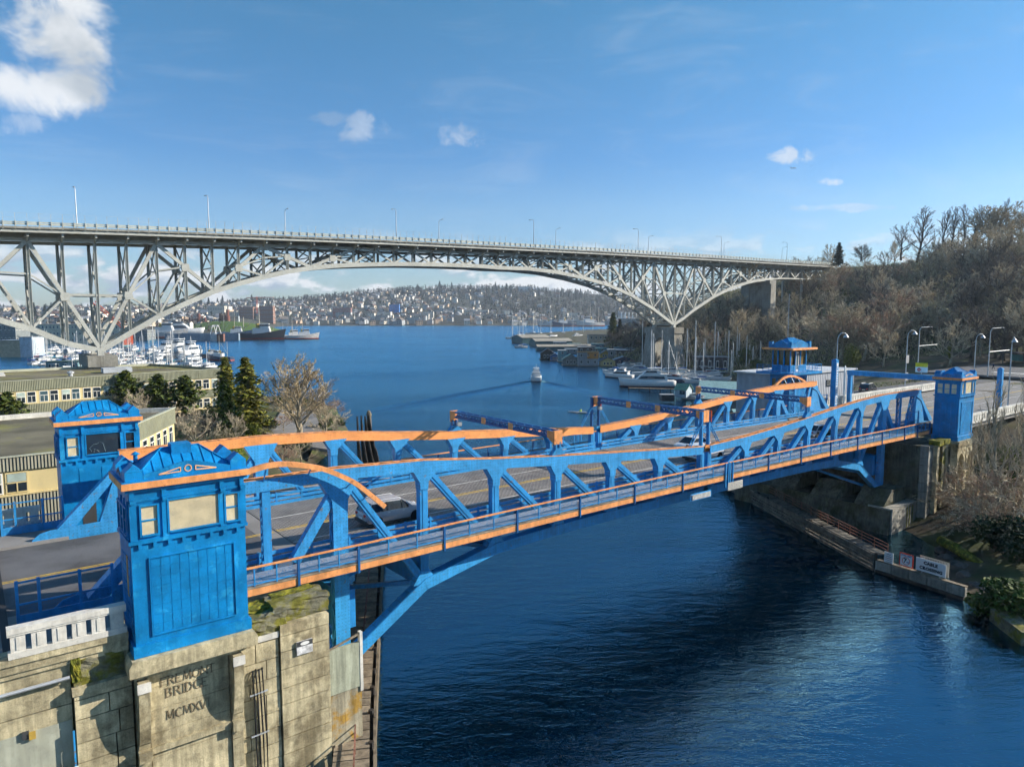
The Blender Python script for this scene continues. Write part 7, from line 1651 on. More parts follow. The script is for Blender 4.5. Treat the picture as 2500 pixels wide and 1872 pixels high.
for px, yb, wpx, hpx, lab, wc, rc, st, ty in HB:
    c = GZ(px, yb, .3); dep = (c-CAM).dot(_FW); w_ = wpx*dep/F_PX; h = hpx*dep/F_PX; wm = mat('siding_%d' % px, wc, .7, var=.15, scale=1.); rm = mat('roofing_%d' % px, rc, .7, var=.15, scale=1.)
    c = c+Vector((_F.x, _F.y, 0))*3.2
    if ty == 'f': r = flat_house('float_house', lab, (c.x, c.y), RT2, w_, 6.5, .3, .3+h, wm, rm, group='float houses on the lake edge', wins=1, storeys=st)
    else:
        a = c-Vector((_F.x, _F.y, 0))*3.2; e = c+Vector((_F.x, _F.y, 0))*4; r, (pt, L, hh) = gable_shed('float_house', lab, (a.x, a.y), (e.x, e.y), w_, .3+h*.55, .3+h, wm, rm, z0=.3, n=2, group='float houses on the lake edge')
        fr = wall_frame(pt(0, -hh, 0)[:2], pt(0, hh, 0)[:2])
        for t in (.28, .5, .72): wbox('window', fr, fr[3]*t-.5, fr[3]*t+.5, .3+h*.12, .3+h*.45, -.0, .05, WFRAME, r); wbox('pane', fr, fr[3]*t-.38, fr[3]*t+.38, .3+h*.16, .3+h*.41, .051, .07, GLASS, r)
    b = MB(); P4 = [c+Vector((_RT.x, _RT.y, 0))*sx*w_*.58+Vector((_F.x, _F.y, 0))*sy*4.6 for sx, sy in ((-1, -1), (1, -1), (1, 1), (-1, 1))]; b.prism([(p.x, p.y) for p in P4], -.2, .29); b.build('float_deck', WOOD, r)
    if st == 2 and 'orange' in lab:
        fr = wall_frame((c.x-_RT.x*w_/2-_F.x*3.25, c.y-_RT.y*w_/2-_F.y*3.25), (c.x+_RT.x*w_/2-_F.x*3.25, c.y+_RT.y*w_/2-_F.y*3.25)); wbox('orange_cladding', fr, w_*.45, w_, .3+h*.52, .3+h*.98, .02, .075, mat('orange_cladding', rc, .7), r)
for k in range(16):
    px = rnd.uniform(1330, 1560); yb = rnd.uniform(848, 868) if px < 1500 else rnd.uniform(862, 880); c = GZ(px, yb, .3); dep = (c-CAM).dot(_FW); cc = rnd.choice(((.10, .14, .17), (.22, .20, .17), (.14, .22, .24), (.30, .30, .30), (.12, .09, .07))); rc = rnd.choice(((.30, .33, .35), (.18, .30, .32), (.12, .12, .12), (.5, .52, .52)))
    flat_house('float_house', 'low crowded float house in the back rows of the lake edge', (c.x, c.y), RT2, rnd.uniform(7, 12), 7, .3, rnd.uniform(3.6, 6.5), mat('fh_wall_%d' % int(cc[0]*100), cc, .7), mat('fh_roof_%d' % int(rc[0]*100), rc, .7), group='back row float houses of the lake edge', wins=1)
TAN = mat('tan_shed_roof', (.36, .33, .27), .8, var=.15, scale=.1); DTEAL = mat('dark_teal_wall', (.05, .13, .14), .7)
for px0, px1, yb, z, wd, lab in ((1262, 1330, 838, 7, 30, 'tan roofed dock shed at the end of the south shore'), (1300, 1388, 846, 6, 20, 'dark teal sided dock shed in front of the tan roof'), (1310, 1455, 856, 4, 10, 'long low grey roofed dock walk')):
    p, q = GZ(px0, yb, 0), GZ(px1, yb-1, 0); gable_shed('dock_shed', lab, (p.x, p.y), (q.x, q.y), wd, z*.8, z*1.15, DTEAL, TAN, n=8, z0=.2)
c = GZ(1478, 845, 2); flat_house('beige_house', 'beige waterside building with flat dark roof', (c.x+_F.x*8, c.y+_F.y*8), RT2, 26, 14, .5, 11, mat('beige_wall', (.42, .34, .25), .7), DARK, wins=1, storeys=2)
c = GZ(1535, 800, 3); r = flat_house('plant_building', 'pale glassy plant building with white stacks far behind the south pier', (c.x, c.y), RT2, 38, 20, 1, 20, GLASS_B, WFRAME, wins=1, storeys=3)
for k in range(5): b = MB(); x = c+Vector((_RT.x, _RT.y, 0))*(-14+7*k); b.tube([(x.x, x.y, 20), (x.x, x.y, 32)], 1.0, 8); b.build('stack', WHITE, r)
c = GT(1735, 905) or GZ(1735, 900, 5); flat_house('dark_house', 'dark house with white windows behind the marina masts', (c.x, c.y), RT2, 14, 9, c.z-1, c.z+6.5, mat('dark_house_wall', (.06, .055, .06), .8), GREY, wins=1)
for px, py, w_, h, lab in ((2360, 602, 24, 7, 'brick red roofline behind the skyline trees'), (2290, 622, 14, 5, 'dark low house between skyline trunks'), (2150, 718, 16, 5, 'pale low house below the fuzzy trees under the bridge end'), (2330, 745, 22, 4, 'grey roofed house deep among the slope trees')):
    c = GT(px, py)
    if c: flat_house('hill_house', lab, (c.x, c.y), RT2, w_, 9, c.z-2, c.z+h, mat('hill_wall_%d' % px, (.22, .11, .08) if 'brick' in lab else (.2, .19, .18), .8), mat('hill_roof_%d' % px, (.10, .07, .06) if 'brick' in lab else (.3, .32, .35), .8), wins=1)
# north shore yards
def yard(px0, px1, ytop, ybase, z, m, rm, lab, storeys=3, depth=18, wins=1):
    p, q = GZ(px0, ybase, z), GZ(px1, ybase, z); c = (p+q)/2; dep = (c-CAM).dot(_FW); w_ = (px1-px0)*dep/F_PX; zt_ = 27-(ytop-770)*dep/F_PX
    return flat_house('yard_building', lab, (c.x+_F.x*depth/2, c.y+_F.y*depth/2), RT2, w_, depth, z-2, zt_, m, rm, wins=wins, storeys=storeys, group='boatyard buildings on the north shore')
CRM = mat('cream_wall', (.66, .60, .45), .7)
yard(48, 300, 793, 834, 2, CRM, GREY, 'long cream three storey boatyard building behind the masts'); yard(-60, 40, 788, 842, 2, mat('slate_wall', (.20, .22, .22), .7), DARK, 'dark slate yard building at the left edge', 2); yard(0, 50, 832, 868, 1, mat('tan_wall', (.48, .40, .28), .7), mat('blue_grey_roof', (.25, .3, .36), .6), 'tan shed with blue grey roof at the left edge of the marina', 1, 12, 0); yard(50, 80, 824, 868, 1, mat('pale_blue_wall', (.45, .53, .6), .6), GREY, 'pale blue metal shed beside the tan shed', 1, 12, 0); yard(300, 360, 806, 826, 2, mat('slate_wall', (.20, .22, .22), .7), GREY, 'low grey yard building right of the long cream one', 2)
yard(112, 190, 884, 897, 1, mat('green_blue_wall', (.14, .24, .26), .7), mat('dark_green_roof', (.05, .10, .08), .7), 'green blue float house row left of the north pier', 1, 9, 1)
# red crane, tower crane, white chimney, rusty works
def lattice(name, lab, pts, w_, m, cat):
    b = MB(); P = [Vector(p) for p in pts]; base = P[0]; r = thing(name, lab, cat, tuple(base))
    for a, c in zip(P[:-1], P[1:]):
        n = max(2, int((c-a).length/(w_*1.6))); d = (c-a).normalized(); s = d.cross(Vector((0, 0, 1)) if abs(d.z) < .8 else Vector((1, 0, 0))).normalized()*w_/2; t = s.cross(d).normalized()*w_/2
        b = MB()
        for o in (s+t, s-t, -s-t, -s+t): b.beam(a+o, c+o, w_*.16, w_*.16)
        for k in range(n):
            u, v = a.lerp(c, k/n), a.lerp(c, (k+1)/n); b.beam(u+s+t, v-s+t, w_*.1, w_*.1); b.beam(u-s-t, v+s-t, w_*.1, w_*.1); b.beam(u+s-t, v+s+t, w_*.1, w_*.1)
        b.build('lattice_boom', m, r)
    return r
REDP = mat('crane_red', (.62, .12, .05), .5)
a = GD(310, 808, 610); c = GD(229, 737, 600); rc_ = lattice('crawler_crane', 'red lattice crane leaning over the boatyard', (a, c), 2.0, REDP, 'crane'); b = MB(); b.box(a.x-4, a.x+4, a.y-3, a.y+3, max(a.z-12, .2), a.z+1); b.build('cab', REDP, rc_)
a = GD(627, 765, 1700); c = GD(627, 724, 1700); rc_ = lattice('tower_crane', 'red tower crane above the far brown blocks', (a, c), 2.6, REDP, 'crane'); e0, e1 = GD(602, 727, 1700), GD(668, 726, 1700); b = MB(); b.beam(e0, e1, 2.2, 1.6); b.build('jib', REDP, rc_)
p = GD(583, 786, 1200); b = MB(); b.tube([(p.x, p.y, 1), (p.x, p.y, 1+24)], [1.5, 1.2], 10); solo('white_chimney', b, WHITE, 'slim white chimney right of the rusty works', 'chimney')
RW = thing('rusty_gas_works', 'cluster of rusty brown works towers on the mound by the lake', 'works', tuple(far_pt(520, 1240))+(2,))
for px, yt, w_ in ((466, 776, 5), (472, 770, 3), (489, 766, 8), (497, 774, 4), (504, 776, 6), (541, 766, 6), (546, 770, 4), (559, 757, 8), (553, 764, 3.5)):
    x, y = far_pt(px, 1235); z = 27+(770-yt)*1235/F_PX; b = MB(); b.tube([(x, y, 1), (x, y, z*.7), (x, y, z*.72), (x, y, z)], [w_*.5, w_*.5, w_*.35, w_*.3], 9); b.beam((x-w_*.6, y, z*.5), (x+w_*.6, y, z*.5), .6, .6); b.build('works_tower', mat('rust_brown', (.20, .075, .05), .8, var=.3, scale=.2), RW)
# ------------------------------------------------------------------ boats
def hull_mesh(L, B, D, sheer=.35, trans=.85, draft=.3, n=14):
    """hull along +x (bow at +L/2), deck height D"""
    b = MB(); rows = []
    for i in range(n+1):
        t = i/n; x = -L/2+L*t; k = trans+(1-trans)*min(1, t*3) if t < .35 else max(.02, 1-((t-.35)/.65)**2.4); hb = B/2*k; zd = D*(1+sheer*max(0, t-.3)**2*2.0); rake = (.06*L)*max(0, t-.75)/.25
        rows.append([(x+rake*0, -hb*.72*(1 if t < .9 else .4), -draft), (x+rake*.4, -hb*.93, zd*.35), (x+rake, -hb, zd), (x+rake, hb, zd), (x+rake*.4, hb*.93, zd*.35), (x+rake*0, hb*.72*(1 if t < .9 else .4), -draft)])
    vs = [p for r_ in rows for p in r_]; m = 6; fs = []; mi = []
    for i in range(n):
        for j in range(m): fs.append((i*m+j, i*m+(j+1) % m, (i+1)*m+(j+1) % m, (i+1)*m+j))
    fs.append(tuple(range(m-1, -1, -1))); fs.append(tuple(n*m+j for j in range(m))); b.add(vs, [f[::-1] for f in fs]); return b
def cabin(b, x0, x1, w0, z0, z1, rake0, rake1, mi=0, tum=.85):
    """house with raked ends: rake0 at the stern end, rake1 at the bow end"""
    vs = [(x0, -w0, z0), (x1, -w0*.8, z0), (x1, w0*.8, z0), (x0, w0, z0), (x0+rake0, -w0*tum, z1), (x1-rake1, -w0*.7*tum, z1), (x1-rake1, w0*.7*tum, z1), (x0+rake0, w0*tum, z1)]
    return b.add(vs, [(0, 3, 2, 1), (4, 5, 6, 7), (0, 1, 5, 4), (1, 2, 6, 5), (2, 3, 7, 6), (3, 0, 4, 7)], mi)
def B_(name, cat): o = bpy.data.objects.new(name, None); o['category'] = cat; return o
def part(nm, b, m, par, smooth=False):
    me = b.mesh(nm, m, smooth=smooth); o = bpy.data.objects.new(nm, me); o.parent = par; return o
def motor_yacht(L=14, hullm=WHITEG, decks=2, name='motor_yacht'):
    r = B_(name, 'yacht'); Bm = L*.30; D = L*.12
    h = hull_mesh(L, Bm, D, .45); o = part('hull', h, hullm, r)
    for p in o.data.polygons: p.use_smooth = len(p.vertices) == 4
    b = MB(); cabin(b, -L*.34, L*.24, Bm*.40, D*1.0, D*1.0+L*.105, L*.01, L*.10); part('saloon', b, WHITEG, r)
    b = MB(); cabin(b, -L*.30, L*.19, Bm*.405, D+L*.035, D+L*.085, L*.02, L*.055, tum=.9); part('window_band', b, GLASS, r)
    z = D+L*.105
    if decks > 1:
        b = MB(); cabin(b, -L*.36, L*.12, Bm*.37, z, z+L*.018, 0, L*.01, tum=1); part('bridge_deck', b, WHITEG, r)
        b = MB(); cabin(b, -L*.22, L*.10, Bm*.30, z+L*.018, z+L*.085, L*.02, L*.09); part('flybridge', b, WHITEG, r)
        b = MB(); cabin(b, -L*.16, L*.085, Bm*.305, z+L*.045, z+L*.078, L*.02, L*.05, tum=.92); part('flybridge_glass', b, GLASS, r)
        b = MB(); cabin(b, -L*.24, L*.02, Bm*.30, z+L*.12, z+L*.13, 0, L*.01, tum=1)
        for sx in (-L*.22, -L*.02):
            for sy in (-1, 1): b.beam((sx, sy*Bm*.26, z+L*.06), (sx+.1, sy*Bm*.26, z+L*.12), .08, .08)
        part('hardtop', b, WHITEG, r); z += L*.13
    b = MB(); b.tube([(-L*.12, 0, z), (-L*.14, 0, z+L*.10)], .05, 5); b.lathe([(.0, 0), (.22, .05), (.22, .2), (.05, .3)], 8, (-L*.12, 0, z)); part('mast', b, WHITEG, r)
    b = MB()
    for sy in (-1, 1):
        b.tube([(-L*.1, sy*Bm*.47, D*1.1+.7), (L*.25, sy*Bm*.44, D*1.25+.7), (L*.47, sy*.1, D*1.6+.8)], .025, 4)
        for t in (0, .25, .5, .75, 1): b.beam((-L*.1+L*.5*t, sy*Bm*(.47-.3*t*t), D*1.05), (-L*.1+L*.5*t, sy*Bm*(.47-.3*t*t), D*1.2+.7), .03, .03)
    part('pulpit_rail', b, GALV, r)
    b = MB(); h2 = hull_mesh(L*1.003, Bm*1.004, D*.2, 0, n=10); part('boot_stripe', h2, mat('navy_stripe', (.02, .03, .07), .4), r)
    return r
def cruiser(L=9, canvas=(.05, .12, .35), name='cabin_cruiser'):
    r = B_(name, 'boat'); Bm = L*.33; D = L*.13; h = hull_mesh(L, Bm, D, .4); o = part('hull', h, WHITEG, r)
    b = MB(); cabin(b, -L*.15, L*.28, Bm*.38, D, D+L*.10, 0, L*.14); part('cabin', b, WHITEG, r)
    b = MB(); cabin(b, -L*.13, L*.2, Bm*.39, D+L*.035, D+L*.08, 0, L*.10, tum=.9); part('window_band', b, GLASS, r)
    b = MB(); cabin(b, -L*.42, -L*.05, Bm*.40, D+L*.15, D+L*.18, L*.02, L*.02)
    for sx in (-L*.40, -L*.08):
        for sy in (-1, 1): b.beam((sx, sy*Bm*.38, D), (sx, sy*Bm*.36, D+L*.15), .06, .06)
    part('canvas_top', b, mat('canvas_%d' % int(canvas[2]*100), canvas, .8), r)
    b = MB(); b.tube([(0, 0, D+L*.1), (0, 0, D+L*.28)], .03, 4); part('aerial', b, WHITEG, r)
    return r
def sailboat(L=11, hullm=WHITEG, cover=(.03, .10, .30), name='sailboat'):
    r = B_(name, 'sailboat'); Bm = L*.28; D = L*.09; o = part('hull', hull_mesh(L, Bm, D, .25, .6), hullm, r)
    b = MB(); cabin(b, -L*.12, L*.22, Bm*.30, D, D+L*.045, 0, L*.08); part('coach_roof', b, WHITEG, r)
    b = MB(); cabin(b, -L*.10, L*.16, Bm*.305, D+L*.012, D+L*.034, 0, L*.04, tum=.95); part('window_band', b, GLASS, r)
    H = L*1.28; xm = L*.08; b = MB(); b.tube([(xm, 0, D), (xm, 0, D+H)], [.17, .12], 6)
    for z in (.45, .72): b.beam((xm, -Bm*.28, D+H*z), (xm, Bm*.28, D+H*z), .06, .05)
    part('mast', b, mat('silver_mast', (.74, .73, .70), .4), r)
    b = MB(); b.tube([(xm, 0, D+L*.12), (-L*.30, 0, D+L*.13)], .16, 7); part('sail_cover', b, mat('sail_cover_%d' % int(cover[2]*100+cover[0]*7), cover, .85), r)
    b = MB()
    for p in ((L*.5, 0, D*1.2), (-L*.48, 0, D), (xm, Bm*.45, D), (xm, -Bm*.45, D)): b.beam((xm, 0, D+H*.98), p, .035, .035)
    part('rigging', b, GALV, r)
    return r
def workboat(L=24, hullm=None, upper=WHITEG, name='tugboat', mastH=.35, stripe=(.35, .06, .04)):
    r = B_(name, 'ship'); Bm = L*.27; D = L*.12; hullm = hullm or mat('black_hull', (.03, .03, .035), .5); o = part('hull', hull_mesh(L, Bm, D, .9, .75), hullm, r)
    part('boot_stripe', hull_mesh(L*1.003, Bm*1.005, D*.3, 0, .75, n=10), mat('boot_%d' % int(stripe[0]*100), stripe, .6), r)
    b = MB(); cabin(b, -L*.10, L*.25, Bm*.33, D, D+L*.12, L*.0, L*.02, tum=.96); part('deckhouse', b, upper, r)
    b = MB(); cabin(b, L*.05, L*.22, Bm*.27, D+L*.12, D+L*.21, 0, L*.0, tum=.96); part('wheelhouse', b, upper, r)
    b = MB(); cabin(b, L*.045, L*.225, Bm*.275, D+L*.16, D+L*.195, 0, 0, tum=.98); part('window_band', b, GLASS, r)
    b = MB(); b.tube([(L*.02, 0, D+L*.12), (L*.02, 0, D+L*(.2+mastH))], [.25, .12], 6); b.tube([(-L*.3, 0, D), (-L*.3, 0, D+L*mastH)], .2, 6); b.tube([(-L*.3, 0, D+L*.1), (-L*.05, 0, D+L*mastH*.9)], .12, 5); part('mast', b, mat('buff_mast', (.55, .48, .38), .6), r)
    b = MB(); b.lathe([(.9, 0), (.9, L*.09), (.6, L*.09)], 9, (-L*.02, 0, D+L*.12)); part('funnel', b, mat('funnel', (.5, .35, .08), .5), r)
    b = MB(); cabin(b, -L*.45, -L*.12, Bm*.42, D, D+.5, 0, 0, tum=1); part('bulwark', b, hullm, r)
    return r
YACHT = [motor_yacht(14), motor_yacht(18), motor_yacht(12, decks=1)]; CRU = [cruiser(9), cruiser(8, (.5, .5, .48)), cruiser(10, (.03, .03, .04))]
SAIL = [sailboat(11), sailboat(13, cover=(.45, .44, .40)), sailboat(10, mat('navy_hull', (.02, .035, .09), .3), (.25, .04, .03)), sailboat(9, cover=(.02, .18, .16))]
TUG = workboat(); FISH = workboat(30, mat('dark_blue_hull', (.03, .06, .12), .4), name='fishing_vessel', mastH=.5); REDH = workboat(34, mat('white_red_hull', (.6, .58, .55), .5), name='trawler', mastH=.5, stripe=(.45, .08, .04))
def boat(pr, px, py, head, label, group=None, sc=1., z=0.):
    """head: bearing in the picture plane, 0 = bow to the right of the photo, 90 = bow away"""
    p = GZ(px, py, 0); a = math.atan2(_RT.y, _RT.x)+R_(head); o = inst(pr, (p.x, p.y, z), a, sc, label, group); return o
# south marina, one by one
boat(YACHT[1], 1582, 944, 176, 'largest white motor yacht with raked windows at the south marina', None, 1.12)
boat(YACHT[0], 1512, 922, 150, 'white motor yacht with grey windows left of the largest one', None, .9)
boat(CRU[0], 1495, 912, 140, 'small white cruiser at the end of the south marina row', None, 1.1)
boat(YACHT[2], 1640, 930, 170, 'white sport yacht behind the stern of the largest yacht', None, 1.0)
boat(YACHT[0], 1555, 905, 175, 'white yacht behind the bow of the largest one', None, .8)
for k, (px, py, s_, pr, lab) in enumerate(((1560, 905, 1.35, 1, 'tall masted sailboat left of the south pier'), (1583, 915, 1.35, 0, 'tall masted sailboat right behind the largest yacht'), (1654, 915, .85, 3, 'sailboat with the shortest mast by the south pier'), (1691, 930, 1.0, 1, 'sailboat beside the dock flag'), (1720, 920, 1.1, 2, 'dark hulled sailboat below the reddish birch'), (1735, 915, 1.35, 1, 'tallest masted sailboat in the south marina'), (1770, 918, 1.35, 0, 'tall white masted sailboat in the middle of the south marina'), (1788, 925, 1.0, 3, 'sailboat right of the middle of the south marina'), (1803, 905, 1.2, 1, 'sailboat with a lone dark mast left of the control tower'), (1825, 915, .9, 0, 'sailboat close left of the control tower'), (1848, 905, .9, 2, 'dark hulled sailboat behind the control tower balcony'))):
    boat(SAIL[pr], px, py, rnd.choice((20, 160, 200, -20))+rnd.uniform(-10, 10), lab, None, s_)
for k in range(16):
    px = 1600+k*17+rnd.uniform(-6, 6); boat(SAIL[k % 4], px, rnd.uniform(900, 930), rnd.uniform(0, 360), 'moored sailboat among the masts of the south marina', 'sailboats crowded in the south marina', rnd.uniform(.95, 1.45))
for k, (px, py, pr, lab) in enumerate(((1665, 928, CRU[1], 'white cruiser with grey canvas between the masts'), (1700, 935, CRU[0], 'white cruiser with blue canvas near the teal shed'), (1755, 928, CRU[2], 'white cruiser with black canvas behind the teal shed'), (1630, 912, YACHT[2], 'white sport yacht at the foot of the south pier'), (1815, 925, CRU[1], 'pale cabin cruiser at the grey house boat'), (1530, 895, CRU[2], 'dark canvas cruiser beside the navy float house'))):
    boat(pr, px, py, 180+rnd.uniform(-30, 30), lab)
boat(CRU[2], 1700, 975, 150, 'dark workboat beside the pale hut on the dock', None, .9)
# dock in front of the largest yacht
p, q = GZ(1535, 953, 0), GZ(1690, 957, 0); r = thing('floating_dock', 'narrow plank dock in front of the largest yacht', 'dock', tuple((p+q)/2)); n = 12
for k in range(n): u, v = p.lerp(q, k/n), p.lerp(q, (k+.96)/n); member('dock_plank', (u.x, u.y, .9), (v.x, v.y, .9), 1.6, .2, WOOD, r)
for k in range(7): u = p.lerp(q, k/6); member('pile', (u.x, u.y, -1), (u.x, u.y, 1.4), .35, .35, WOOD_D, r, 'hex', (1, 0, 0))
# cruising boat and its wake
wb = GZ(1309, 928, 0); hd = Vector((_F.x, _F.y, 0)).lerp(Vector((_RT.x, _RT.y, 0)), .03); a = math.atan2(hd.y, hd.x)
inst(YACHT[0], (wb.x, wb.y, 0), a, 1.08, 'white motor boat heading away on the lake, trailing a wake'); 
b = MB()
for tgt, L, sgn in (((860, 1012), 150, 1), ((1470, 963), 62, -1)):
    e = GZ(*tgt, 0); d = (e-wb); d.z = 0; L = d.length; d.normalize(); s = Vector((d.y, -d.x, 0)); na, nc = 60, 21; vs = []
    for i in range(na+1):
        t = i/na; w_ = .9+6*t; amp = .55*(1-t)**.6*min(1, t*12)
        for j in range(nc+1):
            u = j/nc-.5; env = math.cos(math.pi*u); z = -.02+env*(.03+amp*(.5+.5*math.cos(u*6*math.pi+t*20*sgn*0)))
            c = wb+d*(2+(L-2)*t)+s*(u*w_*2); vs.append((c.x, c.y, z))
    fs = [(i*(nc+1)+j, i*(nc+1)+j+1, (i+1)*(nc+1)+j+1, (i+1)*(nc+1)+j) for i in range(na) for j in range(nc)]; b.add(vs, fs)
o = b.build('water_wake', WATER, smooth=True); setp(o, 'two long ridges of wake spreading from the motor boat', kind='structure')
# north marina: rows of moored boats
rM = random.Random(21); cnt = 0
ROWS = [(944, 250, 545), (928, 205, 560), (914, 180, 560), (901, 120, 520), (890, 85, 505), (880, 85, 480), (871, 90, 470), (863, 100, 440), (856, 110, 420)]
for i, (y, x0, x1) in enumerate(ROWS):
    p, q = GZ(x0, y+4, 0), GZ(x1, y+4, 0); r = thing('floating_dock', 'floating dock of the north marina, %s row from the office' % ('first', 'second', 'third', 'fourth', 'fifth', 'sixth', 'seventh', 'eighth', 'ninth')[i], 'dock', tuple((p+q)/2), group='docks of the north marina'); member('walkway', (p.x, p.y, .45), (q.x, q.y, .45), 2.2, .4, WOOD, r)
    dep = (p-CAM).dot(_FW); step = 6.2*F_PX/dep; x = x0
    while x < x1:
        rw = ('in the nearest row', 'in the second row', 'in the third row', 'in the fourth row', 'in the fifth row', 'in the sixth row', 'in the seventh row', 'in the eighth row', 'in the farthest row')[i]+(' left of the north pier' if x < 232 else ' right of the north pier')
        t = rM.random(); hd = 90+rM.uniform(-12, 12)+(180 if rM.random() < .5 else 0)
        if abs(x-232) < 40 and y > 900: x += step; continue
        if t < .52: boat(rM.choice(SAIL), x, y, hd, 'moored sailboat '+rw, 'north marina sailboats '+rw, rM.uniform(.85, 1.25))
        elif t < .72: boat(rM.choice(YACHT), x, y, hd, 'moored white motor yacht '+rw, 'north marina yachts '+rw, rM.uniform(.75, 1.15))
        else: boat(rM.choice(CRU), x, y, hd, 'moored cabin cruiser '+rw, 'north marina cruisers '+rw, rM.uniform(.9, 1.2))
        x += step*rM.uniform(.8, 1.15); cnt += 1
for px, py, s_, lab in ((403, 868, 1.5, 'tall two deck white yacht left of the tied masts'), (461, 868, 1.5, 'tall two deck white yacht at the open end of the marina'), (432, 866, 1.7, 'largest white yacht in the outer marina row')): boat(YACHT[1], px, py, 270, lab, None, s_)
boat(TUG, 512, 872, 20, 'small buff tug at the outer marina corner', None, .62); boat(FISH, 538, 880, 160, 'dark fishing boat with ochre gear at the outer marina corner', None, .6)
# ships across the bay
boat(TUG, 632, 829, 5, 'black tug with red waterline moored across the bay', None, 2.2); boat(REDH, 738, 828, 15, 'white and red trawler at the tip of the moored row', None, 1.0); boat(TUG, 668, 826, 80, 'small white tug end on between the black tug and the trawler', None, .9); boat(REDH, 712, 827, 20, 'red hulled ship tucked behind the trawler', None, .9); boat(FISH, 572, 822, 10, 'dark workboat with red bow beside the dry dock', None, 1.3)
def drydock():
    p, q = GZ(405, 832, 0), GZ(548, 833, 0); c = (p+q)/2; r = thing('floating_drydock', 'long grey blue floating dry dock with a white ship inside', 'dry dock', tuple(c)); d = (q-p); L = d.length; d.normalize(); s = Vector((-d.y, d.x, 0)); GB = mat('dock_grey_blue', (.26, .32, .38), .6, var=.2, scale=.1, streak=.2); LG = mat('dock_light_end', (.55, .56, .55), .6)
    for k in range(9): u, v = p+d*L*k/9, p+d*(L*(k+1)/9-.15); member('side_wall_panel', (u.x, u.y, 3.6), (v.x, v.y, 3.6), 3, 8.0, GB if k < 7 else (LG if k == 7 else RUSTY), r)
    u, v = p+s*28, q+s*28; member('far_wall', (u.x, u.y, 3.6), (v.x, v.y, 3.6), 3, 8.0, GB, r)
    for k in range(2):
        u = p+d*L*(.8+.08*k)+s*2; b = MB(); w_ = 3
        b.beam((u.x-w_, u.y, 7.6), (u.x-.6, u.y, 16), .6, .6); b.beam((u.x+w_, u.y, 7.6), (u.x+.6, u.y, 16), .6, .6); b.beam((u.x-1, u.y, 16), (u.x+1, u.y, 16), 1, 1); b.build('white_derrick', WHITE, r)
drydock()
boat(YACHT[1], 440, 822, 5, 'large white ship docked inside the dry dock', None, 3.0, 2.5); boat(REDH, 395, 826, 5, 'grey ship behind the dry dock', None, 1.6)
for k, (px, py, lab) in enumerate(((1254, 828, 'small sailboat rafted at the tip of the dock sheds'), (1268, 822, 'sailboat behind the tip of the dock sheds'), (1275, 820, 'second sailboat behind the tip of the dock sheds'), (1320, 815, 'sailboat moored behind the tan shed'), (1345, 815, 'sailboat moored behind the teal shed'), (1375, 815, 'sailboat moored right of the teal shed'), (1400, 814, 'sailboat left of the beige building'), (1425, 815, 'sailboat close to the beige building'), (1450, 812, 'sailboat at the beige building roof'), (1300, 816, 'sailboat between the tan shed masts'))): boat(SAIL[k % 4], px, py, rM.uniform(0, 360), lab, None, 1.9)
boat(CRU[0], 1272, 849, 200, 'small red canopied boat at the dock shed end', None, 1.2); boat(YACHT[2], 1350, 822, 30, 'white yacht behind the dock sheds'); boat(YACHT[0], 1410, 822, 30, 'white yacht beside the beige building')
boat(FISH, 1378, 797, 200, 'blue ship moored on the far shore', None, 1.9); boat(REDH, 1442, 797, 200, 'white ship with red funnel on the far shore', None, 2.0); boat(REDH, 1340, 797, 0, 'pale ship on the far shore left of the blue one', None, 1.5)
# ------------------------------------------------------------------ far city on the hill
rF = random.Random(33)
HM = [mat('far_wall_%d' % i, c, .8, var=.1, scale=.05) for i, c in enumerate(((.76, .71, .62), (.66, .57, .44), (.48, .49, .49), (.80, .74, .64), (.56, .41, .29), (.38, .40, .41)))]
RM = [mat('far_roof_%d' % i, c, .8, var=.15, scale=.05) for i, c in enumerate(((.12, .12, .13), (.20, .17, .15), (.26, .27, .29), (.16, .10, .08)))]
HN = ['white', 'tan', 'grey blue', 'pale', 'brown', 'slate grey']
def far_house(i, j):
    """gabled house, two materials in one small mesh, dark window strips"""
    b = MB(); w_, d, h, g = 9, 8, 6.5, 3.2; b.box(-w_/2, w_/2, -d/2, d/2, -3, h, 0)
    if (i+j) % 2: b.add([(-w_/2-.5, -d/2-.6, h), (w_/2+.5, -d/2-.6, h), (w_/2+.5, d/2+.6, h), (-w_/2-.5, d/2+.6, h), (-w_/2-.5, 0, h+g), (w_/2+.5, 0, h+g)], [(0, 1, 5, 4), (2, 3, 4, 5), (1, 2, 5), (3, 0, 4)], 1)
    else: b.add([(-w_/2-.5, -d/2-.6, h), (w_/2+.5, -d/2-.6, h), (w_/2+.5, d/2+.6, h), (-w_/2-.5, d/2+.6, h), (0, -d/2-.6, h+g), (0, d/2+.6, h+g)], [(0, 4, 5, 3), (1, 2, 5, 4), (0, 1, 4), (2, 3, 5)], 1); b.add([(-w_/2, -d/2-.02, h), (w_/2, -d/2-.02, h), (0, -d/2-.62, h+g*.95)], [(0, 1, 2)], 0)
    for z in (.8, 3.8):
        for x in (-2.8, 0, 2.8): b.box(x-.75, x+.75, -d/2-.08, -d/2-.01, z, z+1.5, 2)
    me = b.mesh('hillside_house', [HM[i], RM[j], GLASS]); return me
HMESH = {(i, j): far_house(i, j) for i in range(6) for j in range(4)}
